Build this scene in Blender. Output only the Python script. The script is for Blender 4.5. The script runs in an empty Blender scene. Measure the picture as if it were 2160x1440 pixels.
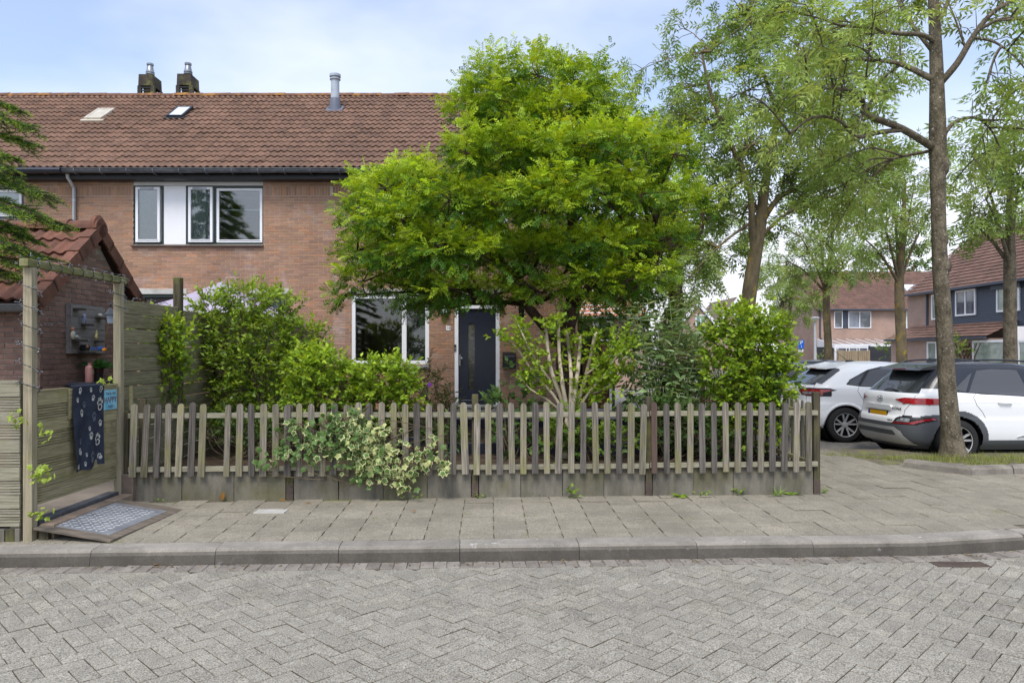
import bpy, math, random
import numpy as np
from mathutils import Vector, Matrix, Euler
random.seed(7)
R = math.radians
# ---------------------------------------------------------------- camera, world, sun, exposure
F, CX, CY, CZ = 1530.0, 1056.0, 742.0, 1.72      # focal length and vanishing point in photo pixels, eye height in metres
scene = bpy.context.scene
cam_d = bpy.data.cameras.new('camera'); cam = bpy.data.objects.new('camera', cam_d)
scene.collection.objects.link(cam); scene.camera = cam
cam.location = (0, 0, CZ); cam.rotation_euler = (R(90), 0, 0)
cam_d.sensor_width = 36; cam_d.lens = F / 2160 * 36
cam_d.shift_x = (1080 - CX) / 2160; cam_d.shift_y = (CY - 720) / 2160
cam_d.clip_start = 0.1; cam_d.clip_end = 3000
SUN_EL, SUN_AZ = 57, 194            # degrees; azimuth clockwise from +Y (194 = behind the camera, a little to the left)
world = bpy.data.worlds.new('World'); scene.world = world; world.use_nodes = True
wt = world.node_tree; wt.nodes.clear()
def nd(nt, t, props=None, **ins):
    n = nt.nodes.new(t)
    for k, v in (props or {}).items(): setattr(n, k, v)
    for k, v in ins.items():
        s = n.inputs[int(k[1:])] if (k[0] == 'i' and k[1:].isdigit()) else n.inputs[k.replace('_', ' ')]
        if isinstance(v, bpy.types.NodeSocket): nt.links.new(v, s)
        elif isinstance(v, bpy.types.Node): nt.links.new(v.outputs[0], s)
        else: s.default_value = v
    return n
def ramp(nt, fac, stops):
    n = nd(nt, 'ShaderNodeValToRGB', Fac=fac); e = n.color_ramp.elements
    while len(e) < len(stops): e.new(0.5)
    for i, (p, c) in enumerate(stops):
        e[i].position = p; e[i].color = (c, c, c, 1) if not hasattr(c, '__len__') else (*c, 1)
    return n
sky = nd(wt, 'ShaderNodeTexSky', dict(sky_type='NISHITA', sun_disc=False, sun_elevation=R(SUN_EL), sun_rotation=R(SUN_AZ), air_density=1.0, dust_density=1.5, ozone_density=1.6))
tc = nd(wt, 'ShaderNodeTexCoord')
mp = nd(wt, 'ShaderNodeMapping', Vector=tc.outputs['Generated'], Scale=(1.0, 1.0, 2.2), Location=(3.1, 0.4, 0.0))
cn = nd(wt, 'ShaderNodeTexNoise', Vector=mp, Scale=1.7, Detail=5.0, Roughness=0.5)
cf = ramp(wt, cn.outputs['Fac'], [(0.40, 0.2), (0.72, 1.0)])
skyb = nd(wt, 'ShaderNodeVectorMath', dict(operation='SCALE'), i0=sky, Scale=0.10)
clouds0 = nd(wt, 'ShaderNodeMixRGB', Fac=cf, Color1=skyb, Color2=(0.455, 0.475, 0.57, 1))
sz_ = nd(wt, 'ShaderNodeSeparateXYZ', Vector=tc.outputs['Generated'])          # pale summer haze towards the horizon, all the way round
hf = nd(wt, 'ShaderNodeMapRange', Value=sz_.outputs[2], From_Min=0.02, From_Max=0.30, To_Min=0.95, To_Max=0.0)
clouds = nd(wt, 'ShaderNodeMixRGB', Fac=hf.outputs[0], Color1=clouds0, Color2=(0.50, 0.505, 0.53, 1))
bg = nd(wt, 'ShaderNodeBackground', Color=clouds, Strength=1.08)
nd(wt, 'ShaderNodeOutputWorld', Surface=bg)
sl = bpy.data.lights.new('sun', 'SUN'); sl.energy = 1.35; sl.angle = R(24); sl.color = (1, 0.96, 0.9)
sun = bpy.data.objects.new('sun', sl); scene.collection.objects.link(sun)
az, el = R(SUN_AZ), R(SUN_EL)
sd = Vector((math.sin(az) * math.cos(el), math.cos(az) * math.cos(el), math.sin(el)))
sun.rotation_euler = sd.to_track_quat('Z', 'Y').to_euler(); sun.location = (0, 0, 30)
vs = scene.view_settings
vs.view_transform = 'Standard'; vs.look = 'None'; vs.exposure = 1.2; vs.gamma = 1; vs.use_curve_mapping = False
scene.render.engine = 'CYCLES'
cy = scene.cycles
cy.use_denoising = True; cy.max_bounces = 7; cy.diffuse_bounces = 3; cy.glossy_bounces = 3; cy.transparent_max_bounces = 12; cy.transmission_bounces = 4
# ---------------------------------------------------------------- helpers
C = scene.collection
def P(x, y, d): return Vector(((x - CX) / F * d, d, CZ + (CY - y) / F * d))
def wl(o):
    v = Vector((0, 0, 0))
    while o is not None: v += o.location; o = o.parent
    return v
def tag(o, label=None, cat=None, group=None, kind=None):
    for k, v in (('label', label), ('category', cat), ('group', group), ('kind', kind)):
        if v: o[k] = v
    return o
def T(name, label, cat, loc=(0, 0, 0), group=None, rz=0):
    o = bpy.data.objects.new(name, None); C.objects.link(o); o.location = loc; o.rotation_euler = (0, 0, rz)
    o.empty_display_size = 0.2
    return tag(o, label, cat, group)
def mkobj(name, me, parent=None, loc=None, rot=None, scale=None, abs_=True):
    o = bpy.data.objects.new(name, me); C.objects.link(o)
    if parent is not None: o.parent = parent
    if loc is not None: o.location = Vector(loc) - (wl(parent) if (parent is not None and abs_) else Vector((0, 0, 0)))
    if rot is not None: o.rotation_euler = rot
    if scale is not None: o.scale = scale
    return o
def np_mesh(name, V, Fc, mats, col=None, smooth=False, mi=None):
    """V (n,3), Fc (m,k) array of equal-sided faces"""
    V = np.asarray(V, np.float32); Fc = np.asarray(Fc, np.int32); k = Fc.shape[1]; m = len(Fc)
    me = bpy.data.meshes.new(name)
    me.vertices.add(len(V)); me.vertices.foreach_set('co', V.ravel())
    me.loops.add(m * k); me.loops.foreach_set('vertex_index', Fc.ravel())
    me.polygons.add(m); me.polygons.foreach_set('loop_start', np.arange(0, m * k, k, dtype=np.int32))
    try: me.polygons.foreach_set('loop_total', np.full(m, k, np.int32))
    except Exception: pass
    if smooth: me.polygons.foreach_set('use_smooth', np.ones(m, bool))
    if mi is not None: me.polygons.foreach_set('material_index', np.asarray(mi, np.int32))
    for mm in (mats if isinstance(mats, (list, tuple)) else [mats]): me.materials.append(mm)
    if col is not None:
        a = me.attributes.new('Col', 'FLOAT_COLOR', 'FACE')
        c = np.ones((m, 4), np.float32); c[:, :3] = col; a.data.foreach_set('color', c.ravel())
    me.update(calc_edges=True); me.validate()
    return me
class MB:
    def __init__(s): s.v = []; s.f = []; s.mi = []; s.c = []
    def add(s, vs, fs, m=0, c=(1, 1, 1)):
        b = len(s.v); s.v += [tuple(v) for v in vs]
        for f in fs: s.f.append([b + i for i in f]); s.mi.append(m); s.c.append(c)
        return s
    def box(s, x0, x1, y0, y1, z0, z1, m=0, c=(1, 1, 1), M=None):
        vs = [(x, y, z) for z in (z0, z1) for y in (y0, y1) for x in (x0, x1)]
        if M is not None: vs = [M @ Vector(v) for v in vs]
        return s.add(vs, [(0, 2, 3, 1), (4, 5, 7, 6), (0, 1, 5, 4), (2, 6, 7, 3), (0, 4, 6, 2), (1, 3, 7, 5)], m, c)
    def cham(s, x0, x1, y0, y1, z0, z1, b=0.004, m=0, c=(1, 1, 1), M=None):
        """box with chamfered vertical-top edges"""
        vs = [(x0, y0, z0), (x1, y0, z0), (x1, y1, z0), (x0, y1, z0), (x0, y0, z1 - b), (x1, y0, z1 - b), (x1, y1, z1 - b), (x0, y1, z1 - b),
              (x0 + b, y0 + b, z1), (x1 - b, y0 + b, z1), (x1 - b, y1 - b, z1), (x0 + b, y1 - b, z1)]
        if M is not None: vs = [M @ Vector(v) for v in vs]
        fs = [(3, 2, 1, 0), (8, 9, 10, 11)]
        for i in range(4):
            j = (i + 1) % 4; fs += [(i, j, 4 + j, 4 + i), (4 + i, 4 + j, 8 + j, 8 + i)]
        return s.add(vs, fs, m, c)
    def prism(s, poly, a, b, axis='y', m=0, c=(1, 1, 1), M=None):
        """poly in the two other axes (x,z for 'y'; y,z for 'x'; x,y for 'z'), extruded from a to b"""
        def mk(p, t): return {'y': (p[0], t, p[1]), 'x': (t, p[0], p[1]), 'z': (p[0], p[1], t)}[axis]
        n = len(poly); vs = [mk(p, a) for p in poly] + [mk(p, b) for p in poly]
        if M is not None: vs = [M @ Vector(v) for v in vs]
        return s.add(vs, [list(range(n)), list(range(2 * n - 1, n - 1, -1))] + [((i + 1) % n, i, n + i, n + (i + 1) % n) for i in range(n)], m, c)
    def tube(s, pts, rad, n=8, m=0, c=(1, 1, 1), cap=True, flat=1.0):
        pts = [Vector(p) for p in pts]; k = len(pts)
        if not hasattr(rad, '__len__'): rad = [rad] * k
        up = Vector((0, 0, 1)); b = len(s.v); N = None
        for i, p in enumerate(pts):
            t = (pts[min(i + 1, k - 1)] - pts[max(i - 1, 0)])
            t = t.normalized() if t.length > 1e-9 else up.copy()
            if N is None:
                N = t.cross(up if abs(t.z) < 0.95 else Vector((1, 0, 0))).normalized()
            else:
                N = (N - t * N.dot(t)); N = N.normalized() if N.length > 1e-6 else t.orthogonal().normalized()
            B = t.cross(N)
            for j in range(n):
                a = 2 * math.pi * j / n; s.v.append(tuple(p + (N * math.cos(a) + B * (math.sin(a) * flat)) * rad[i]))
        for i in range(k - 1):
            for j in range(n):
                s.f.append([b + i * n + j, b + i * n + (j + 1) % n, b + (i + 1) * n + (j + 1) % n, b + (i + 1) * n + j]); s.mi.append(m); s.c.append(c)
        if cap:
            s.f.append([b + j for j in range(n)][::-1]); s.mi.append(m); s.c.append(c)
            s.f.append([b + (k - 1) * n + j for j in range(n)]); s.mi.append(m); s.c.append(c)
        return s
    def lathe(s, prof, n=16, M=None, m=0, c=(1, 1, 1)):
        """prof list of (r,z)"""
        b = len(s.v); k = len(prof)
        for r, z in prof:
            for j in range(n):
                a = 2 * math.pi * j / n; v = Vector((r * math.cos(a), r * math.sin(a), z)); s.v.append(tuple(M @ v if M is not None else v))
        for i in range(k - 1):
            for j in range(n):
                s.f.append([b + i * n + j, b + i * n + (j + 1) % n, b + (i + 1) * n + (j + 1) % n, b + (i + 1) * n + j]); s.mi.append(m); s.c.append(c)
        return s
    def ball(s, p, r, n=8, k=5, m=0, c=(1, 1, 1)):
        if not hasattr(r, '__len__'): r = (r, r, r)
        prof = [(max(1e-4, math.sin(math.pi * i / k)), -math.cos(math.pi * i / k)) for i in range(k + 1)]
        return s.lathe(prof, n, Matrix.Translation(p) @ Matrix.Diagonal((*r, 1)), m, c)
    def mesh(s, name, mats, smooth=False, off=None, fcol=True):
        me = bpy.data.meshes.new(name)
        vs = s.v if off is None else [(v[0] - off[0], v[1] - off[1], v[2] - off[2]) for v in s.v]
        me.from_pydata(vs, [], s.f)
        for mm in (mats if isinstance(mats, (list, tuple)) else [mats]): me.materials.append(mm)
        me.polygons.foreach_set('material_index', s.mi)
        if fcol:
            a = me.attributes.new('Col', 'FLOAT_COLOR', 'FACE')
            c = np.ones((len(s.f), 4), np.float32); c[:, :3] = s.c; a.data.foreach_set('color', c.ravel())
        if smooth: me.polygons.foreach_set('use_smooth', [True] * len(s.f))
        me.update()
        return me
    def build(s, name, mats, parent=None, smooth=False, kind=None, local=False, autos=None):
        me = s.mesh(name, mats, smooth or autos is not None, None if (parent is None or local) else wl(parent))
        if autos is not None: me.set_sharp_from_angle(angle=R(autos))
        o = mkobj(name, me, parent)
        if kind: o['kind'] = kind
        return o
def smoothpath(pts, rad=None, k=4):
    """Catmull-Rom through pts; returns points (and radii)"""
    P_ = [Vector(p) for p in pts]; out = []; ro = []
    n = len(P_)
    for i in range(n - 1):
        p0, p1, p2, p3 = P_[max(i - 1, 0)], P_[i], P_[i + 1], P_[min(i + 2, n - 1)]
        for j in range(k):
            t = j / k
            out.append(0.5 * ((2 * p1) + (p2 - p0) * t + (2 * p0 - 5 * p1 + 4 * p2 - p3) * t * t + (3 * p1 - p0 - 3 * p2 + p3) * t ** 3))
            if rad is not None: ro.append(rad[i] * (1 - t) + rad[i + 1] * t)
    out.append(P_[-1])
    if rad is not None: ro.append(rad[-1]); return out, ro
    return out
# ---------------------------------------------------------------- materials
def lin(r, g, b):
    f = lambda c: (c / 255 / 12.92) if c / 255 <= 0.04045 else ((c / 255 + 0.055) / 1.055) ** 2.4
    return (f(r), f(g), f(b))
MATS = {}
def pm(name, c, c2=None, mix=(0.4, 0.65), sc=3.0, var=0.12, fsc=30.0, stretch=(1, 1, 1), rough=0.85, metal=0.0, bump=0.0, bsc=60.0, orand=0.0,
       fcol=False, spec=0.3, c3=None, mix3=(0.55, 0.7), sc3=8.0, speck=0.0, ssc=220.0, bdist=0.004, coat=0.0, coords='Object', wvar=0.0, wsc=0.9, wst=(1, 1, 1)):
    if name in MATS: return MATS[name]
    m = bpy.data.materials.new(name); m.use_nodes = True; nt = m.node_tree; nt.nodes.clear(); MATS[name] = m
    tc = nd(nt, 'ShaderNodeTexCoord'); oi = nd(nt, 'ShaderNodeObjectInfo')
    off = nd(nt, 'ShaderNodeMath', dict(operation='MULTIPLY'), i0=oi.outputs['Random'], i1=57.0)
    v = nd(nt, 'ShaderNodeVectorMath', dict(operation='ADD'), i0=tc.outputs[coords], i1=off)
    vst = nd(nt, 'ShaderNodeVectorMath', dict(operation='MULTIPLY'), i0=v, i1=stretch)
    col = None
    rgb = lambda q: (*q, 1)
    if c2 is not None:
        n1 = nd(nt, 'ShaderNodeTexNoise', Vector=vst, Scale=sc, Detail=5.0, Roughness=0.6)
        col = nd(nt, 'ShaderNodeMixRGB', Fac=ramp(nt, n1.outputs['Fac'], [(mix[0], 0.0), (mix[1], 1.0)]), Color1=rgb(c), Color2=rgb(c2))
    else:
        col = nd(nt, 'ShaderNodeRGB'); col.outputs[0].default_value = rgb(c)
    if c3 is not None:
        n3 = nd(nt, 'ShaderNodeTexNoise', Vector=v, Scale=sc3, Detail=4.0, Roughness=0.65)
        col = nd(nt, 'ShaderNodeMixRGB', Fac=ramp(nt, n3.outputs['Fac'], [(mix3[0], 0.0), (mix3[1], 1.0)]), Color1=col, Color2=rgb(c3))
    fac = None
    def mul(a, b): return nd(nt, 'ShaderNodeMath', dict(operation='MULTIPLY'), i0=a, i1=b)
    if var:
        n2 = nd(nt, 'ShaderNodeTexNoise', Vector=vst, Scale=fsc, Detail=3.0, Roughness=0.7)
        fac = nd(nt, 'ShaderNodeMapRange', Value=n2.outputs['Fac'], From_Min=0.25, From_Max=0.75, To_Min=1 - var, To_Max=1 + var).outputs[0]
    if speck:
        n4 = nd(nt, 'ShaderNodeTexNoise', Vector=v, Scale=ssc, Detail=2.0, Roughness=0.8)
        f4 = nd(nt, 'ShaderNodeMapRange', Value=n4.outputs['Fac'], From_Min=0.3, From_Max=0.7, To_Min=1 - speck, To_Max=1 + speck).outputs[0]
        fac = f4 if fac is None else mul(fac, f4)
    if wvar:        # broad stains and wear that run across neighbouring pieces
        ge = nd(nt, 'ShaderNodeNewGeometry'); wv = nd(nt, 'ShaderNodeVectorMath', dict(operation='MULTIPLY'), i0=ge.outputs['Position'], i1=wst)
        n6 = nd(nt, 'ShaderNodeTexNoise', Vector=wv, Scale=wsc, Detail=6.0, Roughness=0.6)
        f6 = nd(nt, 'ShaderNodeMapRange', Value=n6.outputs['Fac'], From_Min=0.3, From_Max=0.7, To_Min=1 - wvar, To_Max=1 + wvar).outputs[0]
        fac = f6 if fac is None else mul(fac, f6)
    if orand:
        f5 = nd(nt, 'ShaderNodeMapRange', Value=oi.outputs['Random'], To_Min=1 - orand, To_Max=1 + orand).outputs[0]
        fac = f5 if fac is None else mul(fac, f5)
    if fac is not None: col = nd(nt, 'ShaderNodeVectorMath', dict(operation='SCALE'), i0=col, Scale=fac)
    if fcol:
        at = nd(nt, 'ShaderNodeAttribute', dict(attribute_name='Col'))
        col = nd(nt, 'ShaderNodeVectorMath', dict(operation='MULTIPLY'), i0=col, i1=at.outputs['Color'])
    b = nd(nt, 'ShaderNodeBsdfPrincipled', Base_Color=col, Roughness=rough, Metallic=metal)
    b.inputs['Specular IOR Level'].default_value = spec
    if coat: b.inputs['Coat Weight'].default_value = coat; b.inputs['Coat Roughness'].default_value = 0.04
    if bump:
        nb = nd(nt, 'ShaderNodeTexNoise', Vector=vst, Scale=bsc, Detail=4.0, Roughness=0.65)
        bp = nd(nt, 'ShaderNodeBump', Strength=bump, Distance=bdist, Height=nb.outputs['Fac'])
        nt.links.new(bp.outputs[0], b.inputs['Normal'])
    nd(nt, 'ShaderNodeOutputMaterial', Surface=b)
    return m
def leafmat(name, rough=0.45, trans=0.3, spec=0.35):
    m = bpy.data.materials.new(name); m.use_nodes = True; nt = m.node_tree; nt.nodes.clear()
    at = nd(nt, 'ShaderNodeAttribute', dict(attribute_name='Col'))
    b = nd(nt, 'ShaderNodeBsdfPrincipled', Base_Color=at.outputs['Color'], Roughness=rough); b.inputs['Specular IOR Level'].default_value = spec
    tcol = nd(nt, 'ShaderNodeVectorMath', dict(operation='MULTIPLY'), i0=at.outputs['Color'], i1=(1.35, 1.2, 0.7))
    tr = nd(nt, 'ShaderNodeBsdfTranslucent', Color=tcol)
    mx = nd(nt, 'ShaderNodeMixShader', i0=trans, i1=b, i2=tr)
    nd(nt, 'ShaderNodeOutputMaterial', Surface=mx)
    return m
def glassmat(name, tint=(0.75, 0.8, 0.8), base=0.10, k=0.8):
    m = bpy.data.materials.new(name); m.use_nodes = True; nt = m.node_tree; nt.nodes.clear()
    lw = nd(nt, 'ShaderNodeFresnel', IOR=1.5)
    f = nd(nt, 'ShaderNodeMapRange', Value=lw.outputs[0], From_Min=0.0, From_Max=1.0, To_Min=base, To_Max=1.0)
    tr = nd(nt, 'ShaderNodeBsdfTransparent', Color=(*tint, 1)); gl = nd(nt, 'ShaderNodeBsdfGlossy', Color=(k, k, k, 1), Roughness=0.02)
    mx = nd(nt, 'ShaderNodeMixShader', i0=f.outputs[0], i1=tr, i2=gl)
    nd(nt, 'ShaderNodeOutputMaterial', Surface=mx)
    return m
M_leaf = leafmat('leaf', 0.45, 0.38); M_gloss_leaf = leafmat('glossy_leaf', 0.45, 0.3, 0.25); M_matt_leaf = leafmat('matt_leaf', 0.7, 0.38, 0.15)
M_glass = glassmat('window_glass', base=0.12); M_glass_low = glassmat('ground_floor_glass', base=0.05); M_darkglass = pm('dark_glass', (0.012, 0.014, 0.016), var=0, rough=0.03, spec=0.9)
M_mortar = pm('mortar', lin(190, 178, 162), lin(166, 154, 140), sc=1.2, var=0.15, fsc=60, bump=0.3)
M_brick = pm('brick', lin(162, 127, 103), lin(148, 117, 97), wvar=0.12, wsc=0.7, wst=(1, 1, 0.5), sc=0.7, mix=(0.35, 0.7), var=0.18, fsc=70, rough=0.9, bump=0.35, bsc=160, bdist=0.002, fcol=True, c3=lin(176, 156, 146), mix3=(0.56, 0.78), sc3=1.6)
M_shedbrick = pm('shed_brick', lin(142, 112, 99), lin(120, 96, 87), sc=5, var=0.2, fsc=60, rough=0.92, bump=0.5, bsc=90, bdist=0.003, orand=0.16, fcol=True, c3=lin(150, 140, 130), mix3=(0.63, 0.74), sc3=34)
M_tile = pm('roof_tile', lin(121, 94, 78), lin(100, 79, 67), sc=2.2, var=0.2, wvar=0.2, wsc=0.8, wst=(1, 0.35, 0.35), fsc=40, rough=0.92, orand=0.07, fcol=True, bump=0.4, bsc=70, c3=lin(160, 142, 124), mix3=(0.66, 0.74), sc3=9)
M_shedtile = pm('shed_roof_tile', lin(120, 82, 67), lin(94, 68, 57), sc=4, var=0.22, fsc=50, rough=0.9, orand=0.12, fcol=True, bump=0.5, bsc=60, c3=lin(70, 56, 46), mix3=(0.6, 0.7), sc3=14)
M_lichen = pm('ridge_tile', lin(110, 82, 68), lin(150, 110, 62), sc=3, mix=(0.5, 0.62), var=0.25, fsc=40, rough=0.95, orand=0.12, bump=0.5, bsc=50, c3=lin(196, 140, 40), mix3=(0.66, 0.72), sc3=6)
M_white = pm('white_paint', (0.78, 0.79, 0.81), var=0.03, fsc=6, rough=0.35, spec=0.4)
M_offwhite = pm('off_white_panel', (0.70, 0.71, 0.73), var=0.03, fsc=4, rough=0.4)
M_dgreen = pm('dark_green_paint', (0.018, 0.035, 0.028), var=0.1, rough=0.35, spec=0.5)
M_navy = pm('navy_paint', lin(33, 37, 51), var=0.08, fsc=8, rough=0.3, spec=0.5)
M_black = pm('black_plastic', (0.02, 0.021, 0.024), var=0.1, rough=0.4)
M_dark = pm('dark_void', (0.012, 0.012, 0.013), var=0, rough=0.9, spec=0.05)
M_zinc = pm('zinc', lin(150, 155, 160), lin(110, 115, 122), sc=3, var=0.1, rough=0.45, metal=0.7)
M_gutter = pm('grey_gutter', lin(96, 100, 106), lin(70, 72, 78), sc=4, stretch=(1, 3, 3), var=0.2, fsc=12, rough=0.4)
M_lintel = pm('concrete_lintel', lin(185, 185, 180), lin(160, 158, 150), sc=3, var=0.1, fsc=60, bump=0.2)
M_wood = pm('weathered_wood', lin(150, 146, 128), lin(120, 116, 96), sc=3.0, stretch=(1, 22, 22), var=0.22, fsc=9, rough=0.9, bump=0.5, bsc=9, bdist=0.003, orand=0.1, c3=lin(134, 132, 96), mix3=(0.55, 0.8), sc3=2.4)
M_wood_y = pm('weathered_fence_board', lin(146, 138, 108), lin(112, 108, 78), sc=3.0, stretch=(22, 1, 22), var=0.22, fsc=9, rough=0.9, bump=0.5, bsc=9, bdist=0.003, orand=0.12, c3=lin(118, 116, 70), mix3=(0.5, 0.8), sc3=1.9)
M_picket = pm('weathered_picket', lin(138, 131, 118), lin(88, 84, 78), sc=2.6, stretch=(26, 26, 1), var=0.3, fsc=5, rough=0.92, bump=0.7, bsc=6, bdist=0.003, orand=0.28, c3=lin(124, 122, 76), mix3=(0.45, 0.75), sc3=2.2)
M_postwood = pm('gate_post_wood', lin(160, 150, 128), lin(130, 124, 100), sc=2.0, stretch=(20, 20, 1), var=0.15, fsc=5, rough=0.9, bump=0.4, bsc=6, orand=0.05, c3=lin(130, 126, 76), mix3=(0.55, 0.8), sc3=2.0)
M_darkpost = pm('dark_fence_post', lin(84, 78, 60), lin(56, 54, 44), sc=2, stretch=(20, 20, 1), var=0.25, fsc=5, rough=0.92, bump=0.5, bsc=6, orand=0.12, c3=lin(96, 98, 52), mix3=(0.52, 0.72), sc3=3)
M_conc = pm('mossy_concrete', lin(118, 114, 103), lin(92, 89, 80), sc=2.2, stretch=(3, 3, 1), var=0.16, fsc=40, rough=0.93, bump=0.3, bsc=120, orand=0.06, c3=lin(92, 90, 56), mix3=(0.46, 0.78), sc3=1.5, speck=0.15, wvar=0.15, wsc=2.0)
M_slab = pm('paving_slab', lin(137, 131, 117), lin(124, 119, 106), wvar=0.14, wsc=1.1, sc=2.4, var=0.12, fsc=18, rough=0.93, bump=0.5, bsc=260, bdist=0.002, orand=0.06, speck=0.42, ssc=85, fcol=True)
M_paver = pm('road_paver', lin(143, 139, 128), lin(131, 127, 117), wvar=0.07, wsc=0.8, sc=4, var=0.10, fsc=22, rough=0.9, bump=0.6, bsc=260, bdist=0.002, orand=0.05, speck=0.8, ssc=115, fcol=True)
M_sand = pm('joint_sand', lin(112, 104, 90), lin(92, 86, 74), sc=6, var=0.3, fsc=60, rough=1, c3=lin(110, 118, 50), mix3=(0.52, 0.62), sc3=5)
M_roadsand = pm('road_joint_sand', lin(72, 64, 52), lin(56, 51, 42), sc=6, var=0.3, fsc=60, rough=1, c3=lin(120, 118, 44), mix3=(0.58, 0.66), sc3=6)
M_kerb = pm('kerb_concrete', lin(144, 139, 130), lin(122, 118, 110), wvar=0.12, wsc=1.5, sc=3, var=0.12, fsc=30, rough=0.9, bump=0.35, bsc=120, orand=0.06, speck=0.2, ssc=100, c3=lin(196, 196, 194), mix3=(0.66, 0.74), sc3=7, fcol=True)
M_soil = pm('garden_soil', lin(74, 60, 46), lin(48, 40, 32), sc=6, var=0.3, fsc=50, rough=1, bump=0.8, bsc=30, bdist=0.02)
# ================================================================ ground, road, kerb, pavement
KS = 0.045
def kf(X): return 5.97 + KS * X + (0.16 * (X - 3.7) if X > 3.7 else 0)       # front foot of the kerb
def kb(X): return kf(X) + 0.24
def zp(X, y): return 0.12 + 0.02 * max(0.0, min(y, kb(X) + 1.6) - kb(X))  # pavement surface
def fence_y(X): return 7.83 + 0.052 * X
def sheet(name, poly, z, mat, kind='structure', parent=None):
    mb = MB(); mb.add([(p[0], p[1], z if len(p) < 3 else p[2]) for p in poly], [list(range(len(poly)))])
    return mb.build(name, mat, parent, kind=kind)
M_ground = pm('far_ground', lin(120, 118, 104), lin(96, 104, 72), sc=0.15, var=0.15, fsc=3, rough=1)
sheet('ground', [(-300, -60), (300, -60), (300, 700), (-300, 700)], -0.09, M_ground)
road = sheet('road', [(-14, -8), (20, -8), (20, kf(20) + 0.1), (3.7, kf(3.7) + 0.1), (-14, kf(-14) + 0.1)], -0.013, M_roadsand)
def soil_sides(mb, n0):      # the sides of a laid stone are caked with joint soil
    for i in range(4): mb.c[n0 + 2 + 2 * i] = (0.40, 0.36, 0.29); mb.c[n0 + 3 + 2 * i] = (0.85, 0.83, 0.8)
def bevel_box_mesh(name, L, W, H, b, mat):
    mb = MB(); mb.cham(-L / 2, L / 2, -W / 2, W / 2, -H, 0, b); soil_sides(mb, 0); return mb.mesh(name, mat)
# herringbone pavers: cells of 0.105 m turned 45 degrees
u = 0.1068; c45 = math.sqrt(0.5); recs = []
for i in range(-150, 151):
    for j in range(-150, 151):
        mo = (i - j) % 4
        if mo == 0: cx, cy_, hz = (i + 1) * u, (j + 0.5) * u, 0
        elif mo == 3: cx, cy_, hz = (i + 0.5) * u, (j + 1) * u, 1
        else: continue
        X = (cx - cy_) * c45; Y = (cx + cy_) * c45 + 4.0
        if Y < 0.8 or Y > kf(X) - 0.10 or abs(X) > 8.5: continue
        vis = abs(X * F / Y + CX - 1080) < 1110 and CY + (CZ / Y) * F < 1465
        recs.append((0 if vis else 1, Y, X, hz))
recs.sort()
pav_me = bevel_box_mesh('paver', 0.2094, 0.1032, 0.05, 0.003, M_paver)
rng = random.Random(3)
fieldb = MB()
for k, (nv, Y, X, hz) in enumerate(recs):
    rot = R(45) + (R(90) if hz else 0)
    e = Euler((rng.gauss(0, 0.006), rng.gauss(0, 0.006), rot + rng.gauss(0, 0.008)))
    z = rng.gauss(0, 0.0011) - (0.007 if Y > kf(X) - 0.24 else 0)
    if k < 300 and not nv: mkobj('paver', pav_me, road, (X, Y, z), e)
    else:
        g = rng.uniform(0.9, 1.1)
        n0 = len(fieldb.c); fieldb.cham(-0.1047, 0.1047, -0.0516, 0.0516, -0.04, 0, 0.003, c=(g, g, g * rng.uniform(0.97, 1.02)), M=Matrix.Translation((X, Y, z)) @ e.to_matrix().to_4x4()); soil_sides(fieldb, n0)
fieldb.build('paver_field', M_paver, road, kind='stuff')
# soldier row of pavers along the gutter
M_gutp = pm('gutter_paver', lin(136, 130, 121), lin(108, 102, 94), sc=3, var=0.15, fsc=30, rough=0.92, bump=0.5, bsc=200, bdist=0.002, orand=0.1, speck=0.3, ssc=160)
gut_me = bevel_box_mesh('gutter_paver', 0.103, 0.155, 0.05, 0.004, M_gutp)
X = -5.6
while X < 7.5:
    a = math.atan(KS + (0.16 if X > 3.7 else 0))
    mkobj('gutter_paver', gut_me, road, (X, kf(X) - 0.083, 0.002 + rng.gauss(0, 0.002)), (rng.gauss(0, 0.01), rng.gauss(0, 0.01), a))
    X += 0.1065
# kerb stones, one metre each
kerb = sheet('kerb', [(-7, kf(-7)), (9, kf(9)), (9, kb(9)), (3.7, kb(3.7)), (-7, kb(-7))], -0.03, M_sand)
def kerb_stone(L):
    mb = MB(); prof = [(0.0, -0.05), (0.02, 0.075), (0.03, 0.1), (0.05, 0.115), (0.075, 0.12), (0.236, 0.122), (0.236, -0.05)]
    mb.prism(prof, 0.007, L - 0.007, 'x')
    for i, cc in ((2, 0.36), (3, 0.52), (4, 0.88)): mb.c[i] = (cc, cc * 0.98, cc * 0.95)     # front face darkened: grime plus its weaker light put into the colour
    return mb
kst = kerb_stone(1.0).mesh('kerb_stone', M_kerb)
X0 = (970 - CX) / F * 6.05
for k in range(-6, 8):
    x = X0 + k * 0.99
    a = math.atan(KS + (0.16 if x > 3.4 else 0))
    mkobj('kerb_stone', kst, kerb, (x, kf(x), rng.gauss(0, 0.002)), (0, 0, a))
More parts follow.
